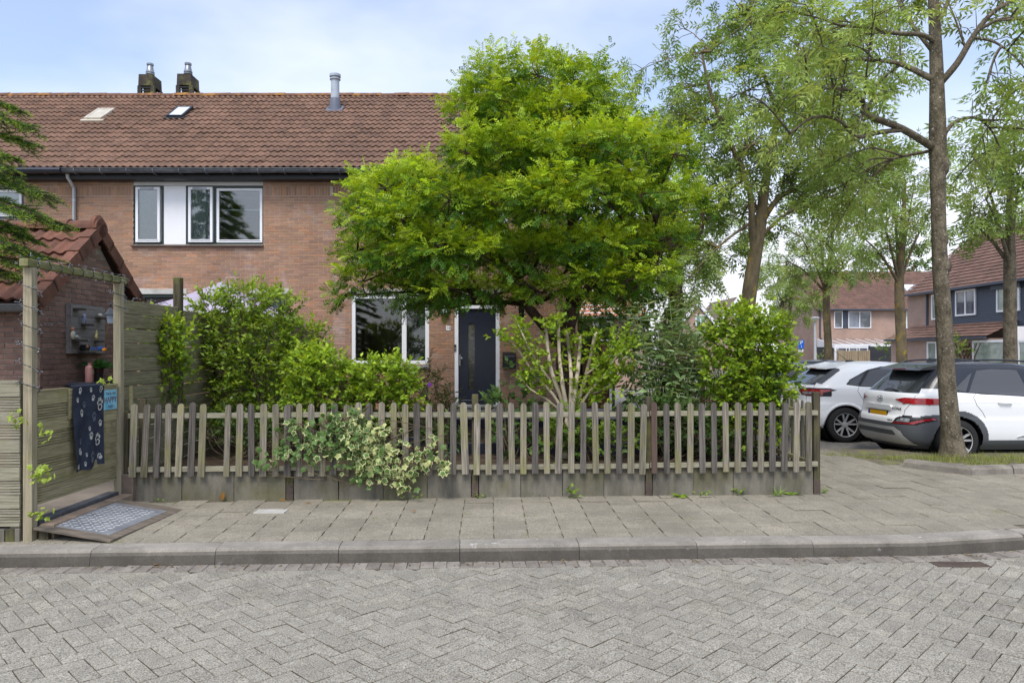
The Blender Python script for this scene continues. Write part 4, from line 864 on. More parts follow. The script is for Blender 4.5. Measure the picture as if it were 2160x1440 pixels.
for k in range(4):
    a, b = PX_[k] + (0.01 if k else 0.05), PX_[k + 1] - 0.005
    dz = (0.0, 0.004, -0.006, 0.0)[k]
    rail(a, b, 1.025 + dz, 1.025 - dz - (0.012 if k == 2 else 0)); rail(a, b, 0.462 + dz, 0.462 - dz - (0.012 if k == 2 else 0), off=-0.033)
tops = [1.1, 1.155, 1.262, 1.232, 1.278]
M_shoe = pm('rusty_shoe', lin(86, 74, 66), lin(68, 60, 54), sc=4, var=0.2, fsc=30, rough=0.8)
for k, (X, zt) in enumerate(zip(PX_, tops)):
    y = fence_y(X) + 0.035
    mb = MB(); mb.cham(X - 0.034, X + 0.034, y - 0.034, y + 0.034, 0.3, zt, 0.005); mb.build('post', M_darkpost, pf)
    mb = MB(); mb.cham(X - 0.036, X + 0.036, y - 0.036, y + 0.036, 0.1, 0.31, 0.003); mb.build('post_shoe', M_shoe, pf)
def conc_panel(Wd):
    mb = MB(); n = int(Wd / 0.03); pts = [(-Wd / 2 + Wd * i / n, 0.009 * (0.5 + 0.5 * math.cos(2 * math.pi * i * 0.03 / 0.062 * 1.0))) for i in range(n + 1)]
    poly = [(x, -0.02 + z) for x, z in pts] + [(Wd / 2, 0.03), (-Wd / 2, 0.03)]
    mb.prism(poly, 0.0, 0.335, 'z'); return mb.mesh('concrete_panel', M_conc)
for k in range(4):
    a, b = PX_[k] + 0.042, PX_[k + 1] - 0.042; n = max(1, round((b - a) / 0.48)); wd = (b - a) / n; me = conc_panel(wd - 0.006)
    for i in range(n):
        X = a + (i + 0.5) * wd; mkobj('concrete_panel', me, pf, (X, fence_y(X) + 0.02 + r.gauss(0, 0.003), 0.12 + r.gauss(0, 0.004)), (r.gauss(0, 0.01), r.gauss(0, 0.004), math.atan(0.052)))
# side run of the picket fence, going back along the pavement
pg = T('side_picket_fence', 'side run of picket fence going back from the right corner post', 'picket fence', (3.42, 10, 0.14))
for k in range(30):
    y = 8.2 + k * 0.135; mkobj('picket', pms[k % 4], pg, (3.46 + r.gauss(0, 0.004), y, 0.40 + r.gauss(0, 0.006)), (r.gauss(0, 0.012), r.gauss(0, 0.008), R(90)))
for z in (0.47, 1.02): mb = MB(); mb.box(3.41, 3.448, 8.1, 12.25, z, z + 0.05); mb.build('rail', M_wood_y, pg)
for y in (10.0, 12.1): mb = MB(); mb.cham(3.34, 3.405, y - 0.034, y + 0.034, 0.1, 1.25, 0.005); mb.build('post', M_darkpost, pg)
for k in range(8): mb = MB(); mb.box(3.40, 3.44, 8.1 + 0.51 * k, 8.6 + 0.51 * k, 0.05, 0.44); mb.build('concrete_panel', M_conc, pg)
# ---- blanket over the gate, printed with paws
def cloth_z(s): return None
bk = T('paw_print_blanket', 'navy fleece blanket with white paw prints hung over the gate', 'blanket', (GX, 7.0, 0.6))
by0, by1, bz0, bz1 = 6.71, 7.24, 0.60, 1.395
def cloth(u, v):      # u across 0..1 (left to right), v 0 top..1 bottom
    y = by0 + (by1 - by0) * u + 0.03 * v * (1 - u) * 1.2 - 0.035 * math.sin(v * 3.0) * (1 - u) + (-0.04 * max(0, v - 0.88) * 8 * (1 - u))
    z = bz1 - (bz1 - bz0) * v + 0.012 * math.sin(u * 9) * v
    x = GX + 0.036 + 0.012 * math.sin(u * 11 + v * 2) * (0.25 + v) + 0.02 * math.sin(u * 5.0 + 1) * v + 0.01
    return Vector((x, y, z))
mb = MB(); nu, nv_ = 24, 36
def addgrid(mb, f, nu, nv):
    vs = [f(i / nu, j / nv) for j in range(nv + 1) for i in range(nu + 1)]
    mb.add(vs, [(j * (nu + 1) + i, j * (nu + 1) + i + 1, (j + 1) * (nu + 1) + i + 1, (j + 1) * (nu + 1) + i) for j in range(nv) for i in range(nu)])
addgrid(mb, cloth, nu, nv_)
addgrid(mb, lambda u, v: Vector((GX - 0.06 + 0.096 * (1 - v) + 0.01 * math.sin(math.pi * v), cloth(u, 0).y, 1.395 + 0.012 * math.sin(math.pi * v))), nu, 6)
addgrid(mb, lambda u, v: Vector((GX - 0.065, cloth(u, 0).y, 1.395 - 0.5 * v)), nu, 6)
M_fleece = pm('navy_fleece', lin(56, 61, 74), lin(43, 48, 60), sc=8, var=0.15, fsc=60, rough=1, spec=0.05, bump=0.4, bsc=150)
mb.build('cloth', M_fleece, bk, smooth=True)
M_paw = pm('white_print', lin(176, 175, 170), var=0.12, fsc=60, rough=1, spec=0.05); M_pawd = pm('faded_print', lin(92, 98, 112), var=0.12, fsc=60, rough=1, spec=0.05)
def paw(u, v, s, ang, mat, ringed=False):
    mb = MB(); ca, sa = math.cos(ang), math.sin(ang)
    def pt(a, b):
        a, b = a * ca - b * sa, a * sa + b * ca
        uu, vv = u + a * s / 0.53, v - b * s / 0.8
        if not (0.01 < uu < 0.99 and 0.01 < vv < 0.99): uu, vv = min(max(uu, 0.01), 0.99), min(max(vv, 0.01), 0.99)
        return cloth(uu, vv) + Vector((0.0025, 0, 0))
    def ell(cx, cy_, rx, ry, hole=0.0, n=12):
        if hole: 
            vs = [pt(cx + rx * math.cos(2 * math.pi * i / n) * k, cy_ + ry * math.sin(2 * math.pi * i / n) * k) for k in (1, hole) for i in range(n)]
            mb.add(vs, [(i, (i + 1) % n, n + (i + 1) % n, n + i) for i in range(n)])
        else: mb.add([pt(cx + rx * math.cos(2 * math.pi * i / n), cy_ + ry * math.sin(2 * math.pi * i / n)) for i in range(n)], [list(range(n))])
    ell(0, -0.35, 0.5, 0.42, 0.6 if ringed else 0)
    for cx, cy_, rx in ((-0.48, 0.22, 0.15), (-0.18, 0.55, 0.17), (0.2, 0.55, 0.17), (0.5, 0.2, 0.15)): ell(cx, cy_, rx, 0.26)
    mb.build('paw_print', mat, bk)
for a in ((0.2, 0.05, .05, -.3, 0), (0.55, 0.05, .035, .2, 0), (0.88, 0.05, .055, -.4, 1), (0.62, 0.15, .045, -.3, 0), (0.12, 0.16, .035, .2, 0), (0.86, 0.24, .10, .15, 1), (0.27, 0.32, .055, .3, 0), (0.66, 0.38, .07, .1, 2), (0.9, 0.48, .05, .2, 0), (0.52, 0.51, .032, .1, 0), (0.56, 0.6, .055, -.2, 0), (0.82, 0.68, .095, .2, 1), (0.2, 0.66, .045, -.3, 2), (0.16, 0.78, .06, .9, 0), (0.6, 0.86, .085, -.1, 2), (0.9, 0.9, .05, .8, 0), (0.36, 0.93, .035, .2, 0), (0.08, 0.95, .04, .6, 0), (0.35, 0.22, .05, .4, 2), (0.4, 0.82, .03, 0, 0)):
    paw(a[0], a[1], a[2] * 0.86, a[3], M_pawd if a[4] == 2 else M_paw, a[4] == 1)
# ---- enamel sign on the gate
sg = T('happy_place_sign', 'small light blue sign reading this is our happy place on the gate', 'sign', (GX, 7.38, 1.25))
RT = Matrix((Vector((0, 1, 0)), Vector((0, 0, 1)), Vector((1, 0, 0)))).transposed().to_4x4()
mb = MB(); mb.cham(-0.135, 0.115, -0.1, 0.1, 0, 0.006, 0.002, M=Matrix.Translation((GX + 0.024, 7.39, 1.235)) @ RT); mb.build('plate', pm('sign_blue', lin(140, 192, 210), lin(100, 165, 195), sc=12, var=0.15, fsc=30, rough=0.4), sg)
M_ink = pm('sign_ink', lin(58, 50, 48), var=0.1); M_inkr = pm('sign_red_ink', lin(96, 56, 46), var=0.1)
SM = lambda y, z: Matrix.Translation((GX + 0.0305, y, z)) @ RT
text('THIS IS OUR', 0.034, 'lettering', M_ink, sg, SM(7.385, 1.297)); text('HAPPY', 0.078, 'lettering', M_inkr, sg, SM(7.38, 1.232)); text('~ PLACE ~', 0.034, 'lettering', M_ink, sg, SM(7.385, 1.165))
# ---- string lights wound round the arch
lights = T('string_lights', 'dark wire string of tiny lights wound round the gate arch', 'string lights', (GX, 6.9, 2.4))
wire = MB(); bulbs = MB(); r = random.Random(12); path = []
for k in range(60):
    t_ = k / 59; y = 7.70 - t_ * 1.6; a = t_ * 60; path.append((GX + 0.062 * math.cos(a), y, 2.478 + 0.055 * math.sin(a)))
path2 = [(GX + 0.075 * math.cos(k * 0.55), 6.16 + 0.075 * math.sin(k * 0.55), 2.4 - k * 0.0145) for k in range(75)]
path3 = [(GX + 0.075 * math.cos(k * 0.6), 7.6 + 0.075 * math.sin(k * 0.6), 2.42 - k * 0.012) for k in range(22)]
path4 = [(-4.06, 7.7 + k * 0.09, 2.30 + 0.02 * math.sin(k * 1.7)) for k in range(14)]
path5 = [(GX - 0.1 - 0.1 * k, 6.2 + 0.22 * k, 2.05 - 0.06 * math.sin(k * 0.35)) for k in range(12)]
for pth in (path, path2, path3, path4, path5):
    wire.tube(pth, 0.0035, 4)
    for i in range(0, len(pth)):
        for _ in range(2):
            p = Vector(pth[i]); dv = Vector((r.gauss(0, 1), r.gauss(0, 1), r.gauss(0, 0.7))).normalized() * r.uniform(0.015, 0.04)
            bulbs.tube([p, p + dv], [0.0022, 0.0035], 4)
wire.build('wire', M_black, lights); bulbs.build('bulb_twigs', pm('clear_bulb', lin(120, 124, 128), var=0.2, rough=0.2), lights, kind='stuff')
# ---- lantern on the gate post
lp = P(226, 647, 7.5); lp.x = -4.12; lp.y = 7.66; lp.z = CZ + (742 - 648) / F * 7.66
t = T('post_lantern', 'small grey coach lantern on the back of the right gate post', 'lantern', lp)
mb = MB(); mb.lathe([(0.001, 0.0), (0.015, -0.01), (0.065, -0.075), (0.065, -0.082), (0.001, -0.08)], 4, Matrix.Translation(lp)); mb.build('roof', pm('lantern_metal', lin(84, 90, 100), var=0.05, rough=0.4), t)
mb = MB(); mb.lathe([(0.045, -0.083), (0.03, -0.17), (0.001, -0.172)], 4, Matrix.Translation(lp)); mb.build('glass_body', pm('lantern_glass', lin(150, 162, 178), var=0.05, rough=0.1), t)
mb = MB(); mb.tube([lp + Vector((0, 0, 0)), lp + Vector((0, 0, 0.03)), lp + Vector((0.07, -0.02, 0.03))], 0.008, 5); mb.build('bracket', M_black, t)
# ---- brick threshold and checker plate ramp at the gate
th = T('gate_threshold', 'row of slate and buff bricks under the garden gate', 'threshold', (-3.98, 6.85, 0.13))
M_slate = pm('slate_brick', lin(86, 87, 90), lin(66, 67, 70), sc=4, var=0.15, fsc=30, rough=0.7, orand=0.1); M_buff = pm('buff_brick', lin(150, 132, 114), lin(120, 106, 92), sc=4, var=0.15, fsc=30, orand=0.1)
for k in range(4):
    mb = MB(); mb.cham(-4.07, -3.965, 6.24 + 0.325 * k, 6.24 + 0.325 * k + 0.315, 0.1, 0.275, 0.006); mb.build('slate_brick', M_slate, th)
    mb = MB(); mb.cham(-3.955, -3.83, 6.22 + 0.335 * k, 6.22 + 0.335 * k + 0.325, 0.1, 0.245, 0.008); mb.build('buff_brick', M_buff, th)
rm = T('checker_plate_ramp', 'wooden ramp board topped with silver checker plate before the gate', 'ramp', (-3.6, 6.7, 0.12))
A, B_, D_ = Vector((-3.95, 6.13, 0.222)), Vector((-3.27, 6.075, 0.128)), Vector((-3.95, 7.33, 0.238))
ex = (B_ - A).normalized(); ey0 = (D_ - A); n_ = ex.cross(ey0).normalized(); ey = n_.cross(ex); Lx = (B_ - A).length; Ly = ey0.length
RMx = Matrix.Translation(A) @ Matrix((ex, ey, n_)).transposed().to_4x4()
mb = MB(); mb.cham(0, Lx, 0, Ly, -0.004, 0.014, 0.003, M=RMx); mb.build('board', pm('ramp_wood', lin(118, 108, 96), lin(86, 80, 72), sc=2, stretch=(2, 16, 2), var=0.2, fsc=8, bump=0.4, bsc=9), rm)
M_alu = pm('checker_plate', lin(176, 180, 186), lin(146, 150, 158), sc=6, var=0.1, fsc=20, rough=0.38, metal=0.55)
mb = MB(); mb.box(0.06, Lx - 0.09, 0.12, Ly - 0.16, 0.0145, 0.0175, M=RMx); mb.build('plate', M_alu, rm)
M_tread = pm('tread', lin(214, 216, 220), var=0.06, rough=0.3, metal=0.4); st = MB(); pit = 0.055
for i in range(1, int((Lx - 0.15) / pit)):
    for j in range(1, int((Ly - 0.28) / pit * 1.0)):
        c = RMx @ Vector((0.06 + i * pit, 0.12 + j * pit, 0.0176)); s = 1 if (i + j) % 2 else -1
        Mx = Matrix.Translation(c) @ RMx.to_3x3().to_4x4() @ Matrix.Rotation(R(45) * s, 4, 'Z')
        st.add([Mx @ Vector(v) for v in ((-0.026, 0, 0), (0, -0.0095, 0), (0.026, 0, 0), (0, 0.0095, 0), (-0.012, 0, 0.003), (0.012, 0, 0.003))], [(0, 1, 5, 4), (1, 2, 5), (2, 3, 4, 5), (3, 0, 4)])
st.build('tread_pattern', M_tread, rm, kind='stuff')
mb = MB(); mb.cham(-3.93, -3.85, 6.17, 6.23, 0.1, 0.21, 0.004); mb.build('support_block', M_darkpost, rm)
# inspection cover in the pavement
t = T('inspection_cover', 'pale grey two-part inspection cover set in the pavement near the fence', 'cover', (-2.15, 7.1, 0.13))
pc = [P(536, 1086, 1), ]; yc = F * (CZ - 0.135) / (1079 - CY); xc = (573 - CX) / F * yc
for dy in (-0.078, 0.004): mb = MB(); mb.cham(xc - 0.15, xc + 0.15, yc + dy - 0.02, yc + dy + 0.055, 0.1, 0.150, 0.003); mb.build('cover_half', pm('pale_concrete', lin(178, 176, 170), lin(160, 158, 150), sc=5, var=0.1, fsc=40), t)
# gazebo roof behind the board fence
gz_ = T('garden_gazebo', 'lilac-grey pyramid gazebo roof with dark valance behind the board fence', 'gazebo', (-5.75, 14.7, 0.2))
cx, cy_, hw = -5.72, 14.72, 1.36; ap = Vector((cx + 0.1, cy_ - 0.1, 3.14)); cr = [Vector((cx + sx * hw, cy_ + sy * hw, 2.44)) for sx, sy in ((-1, -1), (1, -1), (1, 1), (-1, 1))]
mb = MB()
for k in range(4):
    a, b = cr[k], cr[(k + 1) % 4]; N = 10; base = len(mb.v)
    for j in range(N + 1):
        for i in range(N + 1):
            u_, v_ = i / N, j / N; e = a.lerp(b, u_); p = e.lerp(ap, v_); p.z -= 0.09 * math.sin(math.pi * u_) * (1 - v_) ** 0.7 + 0.06 * math.sin(math.pi * v_); mb.v.append(tuple(p))
    for j in range(N):
        for i in range(N): q = base + j * (N + 1) + i; mb.f.append([q, q + 1, q + N + 2, q + N + 1]); mb.mi.append(0); mb.c.append((1, 1, 1))
M_canvas = pm('lilac_canvas', lin(168, 160, 178), lin(150, 142, 160), sc=2, var=0.05, fsc=8, rough=0.8)
mb.build('canopy', M_canvas, gz_, smooth=True)
for k in range(4):
    a, b = cr[k], cr[(k + 1) % 4]; mb = MB(); N = 16; vs = []
    for i in range(N + 1):
        e = a.lerp(b, i / N); e.z -= 0.09 * math.sin(math.pi * i / N); o_ = Vector((math.sin(i * 1.3), math.cos(i * 1.7), 0)) * 0.012; vs += [tuple(e + Vector((0, 0, -0.004))), tuple(e + o_ + Vector((0, 0, -0.24)))]
    mb.add(vs, [(2 * i, 2 * i + 2, 2 * i + 3, 2 * i + 1) for i in range(N)]); mb.build('valance', pm('dark_valance', lin(72, 66, 80), lin(56, 50, 62), sc=4, var=0.15, rough=0.7), gz_, smooth=True)
    mb = MB(); mb.tube([a + Vector((0, 0, -0.02)), (a.x, a.y, 0.2)], 0.02, 8); mb.build('pole', M_zinc, gz_, smooth=True)
# ================================================================ trees, shrubs and small plants
def unit(a): return a / np.maximum(np.linalg.norm(a, axis=-1, keepdims=True), 1e-9)
def tmpl_simple(w=0.45, fold=0.12, curl=-0.15):
    V = [(0, 0, 0), (w / 2, 0.42, fold * w), (0, 1, curl), (0, 0.5, 0), (-w / 2, 0.42, fold * w)]
    return np.array(V), np.array([(0, 1, 2, 3), (0, 3, 2, 4)])
def tmpl_big(w=0.36, fold=0.1, curl=-0.25):
    ys = [0, 0.12, 0.35, 0.62, 0.85, 1.0]; ws = [0.02, 0.55, 1, 0.8, 0.4, 0.0]; V = []; Fq = []
    for y, k in zip(ys, ws): V += [(-w / 2 * k, y, fold * w * k + curl * y * y), (0, y, curl * y * y), (w / 2 * k, y, fold * w * k + curl * y * y)]
    for i in range(5): a = 3 * i; Fq += [(a + 1, a, a + 3, a + 4), (a + 2, a + 1, a + 4, a + 5)]
    return np.array(V), np.array(Fq)
def tmpl_pinnate(pairs=4, ll=0.34, lw=0.15, droop=-0.22, term=True, ang=60, rachis=True):
    V = []; Fq = []; ca, sa = math.cos(R(ang)), math.sin(R(ang))
    def lf(p, d, l, w):
        n = np.array((-d[1], d[0], 0)); b = len(V); p = np.array(p); d = np.array(d)
        V.extend([p, p + d * l * 0.45 + n * w / 2 + (0, 0, 0.01), p + d * l + (0, 0, -0.05), p + d * l * 0.45 - n * w / 2 + (0, 0, 0.01)]); Fq.append((b, b + 1, b + 2, b + 3))
    for i in range(pairs):
        t = 0.22 + 0.66 * i / max(1, pairs - 1); z = droop * t * t; k = 1 - 0.25 * abs(t - 0.55)
        for s in (-1, 1): lf((0, t, z), (s * sa, ca, -0.08), ll * k, lw * k)
    if term: lf((0, 0.88, droop * 0.78), (0, 1, -0.25), ll, lw)
    if rachis: b = len(V); V.extend([(-0.006, 0, 0), (0.006, 0, 0), (0.004, 0.9, droop * 0.8), (-0.004, 0.9, droop * 0.8)]); Fq.append((b, b + 1, b + 2, b + 3))
    return np.array(V, float), np.array(Fq)
TP_ROB = tmpl_pinnate(4, 0.31, 0.165, -0.18, ang=55, rachis=False); TP_ASH = tmpl_pinnate(3, 0.5, 0.15, -0.3, ang=50); TP_SIMPLE = tmpl_simple(); TP_OVAL = tmpl_simple(0.6, 0.15, -0.12); TP_NARROW = tmpl_simple(0.22, 0.1, -0.2)
TP_BIG = tmpl_big(); TP_FAR = tmpl_simple(0.5, 0.1, -0.1)
def frames(dr, nm):
    Y = unit(dr); X = unit(np.cross(Y, nm)); Z = np.cross(X, Y); return X, Y, Z
def leaves(name, parent, mat, pos, dr, nm, size, tp, col, kind=None):
    TV, TF = tp; X, Y, Z = frames(dr, nm); n, k = len(pos), len(TV)
    s = size[:, None, None]
    V = pos[:, None, :] + s * (TV[None, :, 0, None] * X[:, None] + TV[None, :, 1, None] * Y[:, None] + TV[None, :, 2, None] * Z[:, None])
    Fc = (TF[None] + (np.arange(n) * k)[:, None, None]).reshape(-1, 4)
    V = V.reshape(-1, 3)
    if parent is not None: V = V - np.array(wl(parent))
    me = np_mesh(name, V, Fc, mat, np.repeat(col, len(TF), 0))
    o = mkobj(name, me, parent)
    if kind: o['kind'] = kind
    return o
def shoot_leaves(rg, O, A, L, m, phi=(0.6, 1.2), droop=0.25, size=(0.1, 0.16), flat=0.7, tmin=0.15):
    """m leaves along each shoot; returns pos, dir, normal, size, t, shoot index"""
    n = len(O); t = np.linspace(tmin, 1, m)[None] + rg.normal(0, 0.03, (n, m)); A = unit(A)
    up = np.array((0, 0, 1.0)); side = unit(np.cross(A, up + rg.normal(0, 0.15, (n, 3)))); other = np.cross(side, A)
    sg = np.where((np.arange(m) % 2) == 0, 1.0, -1.0)[None, :, None]
    roll = rg.normal(0, 1 - flat, (n, m))[:, :, None] * 1.5
    lat = side[:, None] * sg * np.cos(roll) + other[:, None] * np.sin(roll)
    ph = rg.uniform(*phi, (n, m))[:, :, None] * (1 - 0.55 * (t[:, :, None] > 0.93))
    d = A[:, None] * np.cos(ph) + lat * np.sin(ph); d[..., 2] -= droop * rg.uniform(0.4, 1.4, (n, m)); d = unit(d)
    pos = O[:, None] + A[:, None] * (t * L[:, None])[:, :, None]; pos[..., 2] -= 0.12 * (t ** 2) * L[:, None] * droop
    nm = unit(up * flat + rg.normal(0, 0.5, (n, m, 3)))
    sz = rg.uniform(*size, (n, m)) * (1.05 - 0.25 * t)
    idx = np.repeat(np.arange(n), m)
    return pos.reshape(-1, 3), d.reshape(-1, 3), nm.reshape(-1, 3), sz.reshape(-1), t.reshape(-1), idx
def lobe_points(rg, lobes, dens, rmin=0.55, under=0.5, inner=0.5):
    O = []; Nn = []; rad = []
    Cs = np.array([l[0] for l in lobes]); Rs = np.array([l[1] for l in lobes])
    for i, (c, r) in enumerate(zip(Cs, Rs)):
        area = 4 * math.pi * ((r[0] * r[1]) ** 1.6 / 3 + (r[0] * r[2]) ** 1.6 / 3 + (r[1] * r[2]) ** 1.6 / 3) ** (1 / 1.6)
        n = max(4, int(dens * area)); d = unit(rg.normal(size=(n, 3)))
        d = d[(d[:, 2] > -0.35) | (rg.random(n) < under)]; q = rmin + (1.04 - rmin) * rg.random(len(d)) ** 0.6
        p = c + d * r * q[:, None]
        rel = np.linalg.norm((p[:, None] - Cs[None]) / Rs[None], axis=2); rel[:, i] = 9
        ok = rel.min(1) > inner
        O.append(p[ok]); Nn.append(unit(d / r)[ok]); rad.append(q[ok])
    return np.concatenate(O), np.concatenate(Nn), np.concatenate(rad)
def mixcol(rg, n, ca, cb, f, jit=0.15):
    f = np.clip(f, 0, 1)[:, None]; c = np.array(ca) * (1 - f) + np.array(cb) * f
    return c * (1 + rg.normal(0, jit, (n, 1))).clip(0.5, 1.6) * (1 + rg.normal(0, jit * 0.3, (n, 3))).clip(0.7, 1.3)
def lob(x, y, rx, ry, d, dd=0.0, rd=None):
    D = d + dd; c = P(x, y, D); k = D / F; return (np.array(c), np.array((rx * k, (rd if rd else (rx + ry) / 2 * k), ry * k)))
def limb(mb, pts, r0, r1, n=7, k=4, wob=0.0, rg=None):
    pts = [Vector(p) for p in pts]
    if wob and rg is not None:
        pts = [p if i in (0, len(pts) - 1) else p + Vector(rg.normal(0, wob, 3)) for i, p in enumerate(pts)]
    rad = [r0 + (r1 - r0) * i / (len(pts) - 1) for i in range(len(pts))]
    pp, rr = smoothpath(pts, rad, k); mb.tube(pp, rr, n); return pp
M_bark_rob = pm('dark_bark', lin(84, 66, 54), lin(54, 44, 38), sc=6, stretch=(1, 1, 0.25), var=0.3, fsc=30, rough=0.95, bump=1.0, bsc=22, bdist=0.02)
M_bark_ash = pm('lichen_grey_bark', lin(116, 107, 90), lin(80, 73, 60), sc=9, stretch=(1, 1, 0.6), var=0.35, fsc=34, rough=0.95, bump=1.0, bsc=30, bdist=0.035, c3=lin(172, 170, 160), mix3=(0.62, 0.68), sc3=26)
M_bark_yel = pm('yellow_lichen_bark', lin(112, 100, 76), lin(82, 74, 60), sc=4, stretch=(1, 1, 0.4), var=0.25, fsc=20, rough=0.95, bump=0.8, bsc=20, bdist=0.015, c3=lin(150, 128, 40), mix3=(0.56, 0.72), sc3=3)
M_stem_pale = pm('pale_stem', lin(186, 172, 150), lin(156, 144, 122), sc=5, var=0.12, fsc=40, rough=0.8, bump=0.2, bsc=40)
M_stem = pm('twig_brown', lin(110, 96, 76), lin(84, 74, 58), sc=5, var=0.2, fsc=30, rough=0.9)
M_greenstem = pm('green_stem', lin(110, 124, 80), var=0.15)
# ---- the big acacia in front of the house
def robinia():
    rg = np.random.default_rng(11); d = 11.6
    base = P(1200, 742 + (CZ - 0.38) / d * F, d)
    t = T('acacia_tree', 'large fresh green acacia-like tree hiding the front of the end house', 'tree', base)
    L = []; LB = []
    spec = [(1042, 160, 72, 62), (1135, 150, 70, 60), (1225, 165, 66, 62), (1000, 215, 60, 55), (1085, 235, 95, 70), (1190, 230, 100, 70), (1280, 225, 75, 62),
            (985, 320, 62, 60), (1075, 330, 100, 75), (1190, 320, 105, 75), (1300, 310, 95, 70), (1385, 320, 62, 50), (1445, 330, 52, 42),
            (800, 395, 70, 45), (880, 385, 75, 50), (770, 450, 62, 60), (850, 460, 90, 62), (945, 430, 80, 66), (755, 525, 55, 50), (840, 545, 90, 55), (930, 530, 90, 62),
            (765, 600, 62, 45), (860, 612, 85, 42), (950, 612, 70, 38), (1040, 430, 95, 70), (1150, 420, 100, 70), (1265, 410, 105, 72), (1370, 410, 80, 62), (1450, 420, 60, 46), (1500, 452, 32, 24),
            (1030, 535, 90, 55), (1135, 530, 90, 62), (1240, 520, 95, 66), (1345, 510, 85, 60), (1430, 500, 50, 40), (1050, 625, 60, 28), (1140, 612, 60, 34), (1260, 605, 80, 45), (1350, 590, 70, 42), (1410, 575, 48, 34), (1300, 645, 50, 25), (720, 625, 34, 24)]
    for (x, y, rx, ry) in spec:
        rx, ry = rx - 13, ry - 11; x -= 18 if x > 1290 else 0; y += 8 if y < 260 else 0
        q = math.hypot((x - 1130) / 430, (y - 400) / 330); span = 2.1 * math.sqrt(max(0.02, 1 - q * q)) * (0.62 if y < 260 else 1)
        n = 3 if span > 1.3 else (2 if span > 0.6 else 1)
        for k in range(n):
            dd = 0 if n == 1 else (-span + 2 * span * k / (n - 1)); dd += rg.normal(0, 0.2)
            f = 0.9 if n > 1 else 1.0
            # keep the silhouette: nearer lobes are shifted towards the axis in picture space by their own distance
            c0, r0 = lob(x + rg.normal(0, 6), y + rg.normal(0, 4), rx * f, ry * f, d, dd); LB.append((c0, r0))
            for _ in range(4):          # each bough carries a few flat, leafy pads
                v = rg.normal(0, 1, 3); v = v / np.linalg.norm(v) * rg.random() ** 0.4 * 0.62
                L.append((c0 + v * r0, r0 * np.array((0.56, 0.56, 0.40)) * rg.uniform(0.8, 1.2)))
    O, N, rad = lobe_points(rg, L, 62.0, 0.5, 0.3, 0.76)
    A = unit(N * 0.9 + np.array((0, 0, 0.15)) + rg.normal(0, 0.3, N.shape)); A[:, 2] *= 0.6; A = unit(A)
    Ls = rg.uniform(0.16, 0.34, len(O)) * np.where(rg.random(len(O)) < 0.06, 1.6, 1.0)
    pos, dr, nm, sz, tt, ix = shoot_leaves(rg, O, A, Ls, 7, (0.5, 1.15), 0.18, (0.122, 0.192), 0.72)
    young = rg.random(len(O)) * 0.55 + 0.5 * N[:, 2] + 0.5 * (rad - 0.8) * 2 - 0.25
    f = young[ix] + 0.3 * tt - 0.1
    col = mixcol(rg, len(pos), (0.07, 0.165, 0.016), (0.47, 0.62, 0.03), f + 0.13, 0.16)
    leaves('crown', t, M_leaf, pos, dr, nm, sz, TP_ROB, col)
    mb = MB()
    limb(mb, [base - Vector((0, 0, 0.1)), P(1197, 870, d), P(1192, 770, d), P(1196, 690, d)], 0.17, 0.14, 10)
    limb(mb, [P(1196, 690, d), P(1214, 620, d), P(1212, 520, d + 0.1), P(1200, 400, d), P(1180, 280, d), P(1160, 170, d)], 0.135, 0.03, 9)
    limb(mb, [P(1192, 740, d - 0.05), P(1150, 690, d - 0.2), P(1110, 640, d - 0.3), P(1090, 590, d - 0.3), P(1040, 540, d - 0.4), P(960, 500, d - 0.3), P(850, 470, d)], 0.10, 0.03, 8)
    limb(mb, [P(1196, 700, d + 0.1), P(1205, 620, d + 0.5), P(1240, 520, d + 0.9), P(1300, 420, d + 1), P(1380, 370, d + 0.8)], 0.09, 0.03, 8)
    limb(mb, [P(1212, 640, d - 0.1), P(1280, 570, d - 0.5), P(1370, 540, d - 0.7), P(1450, 500, d - 0.6), P(1500, 455, d)], 0.075, 0.015, 7)
    limb(mb, [P(1212, 600, d), P(1120, 640, d + 0.2), P(1020, 630, d + 0.1), P(900, 610, d), P(780, 590, d)], 0.05, 0.012, 6)
    node = [P(1205, 560, d), P(1210, 470, d), P(1195, 360, d), P(1090, 590, d - 0.3), P(960, 500, d - 0.3), P(1300, 420, d + 1), P(1370, 540, d - 0.7), P(1020, 630, d)]
    print('robinia leaves', len(pos))
    for c, r_ in LB:
        c = Vector(c); a = min(node, key=lambda q: (q - c).length + 0.4 * max(0, q.z - c.z)); m_ = a.lerp(c, 0.5) + Vector(rg.normal(0, 0.12, 3)); limb(mb, [a, m_, c], 0.035, 0.012, 5, 4)
        for _ in range(5):
            e = c + Vector(rg.normal(0, 0.55, 3) * r_); limb(mb, [c, c.lerp(e, 0.5) + Vector(rg.normal(0, 0.04, 3)), e], 0.012, 0.004, 4, 2)
    mb.build('trunk', M_bark_rob, t, smooth=True)
robinia()
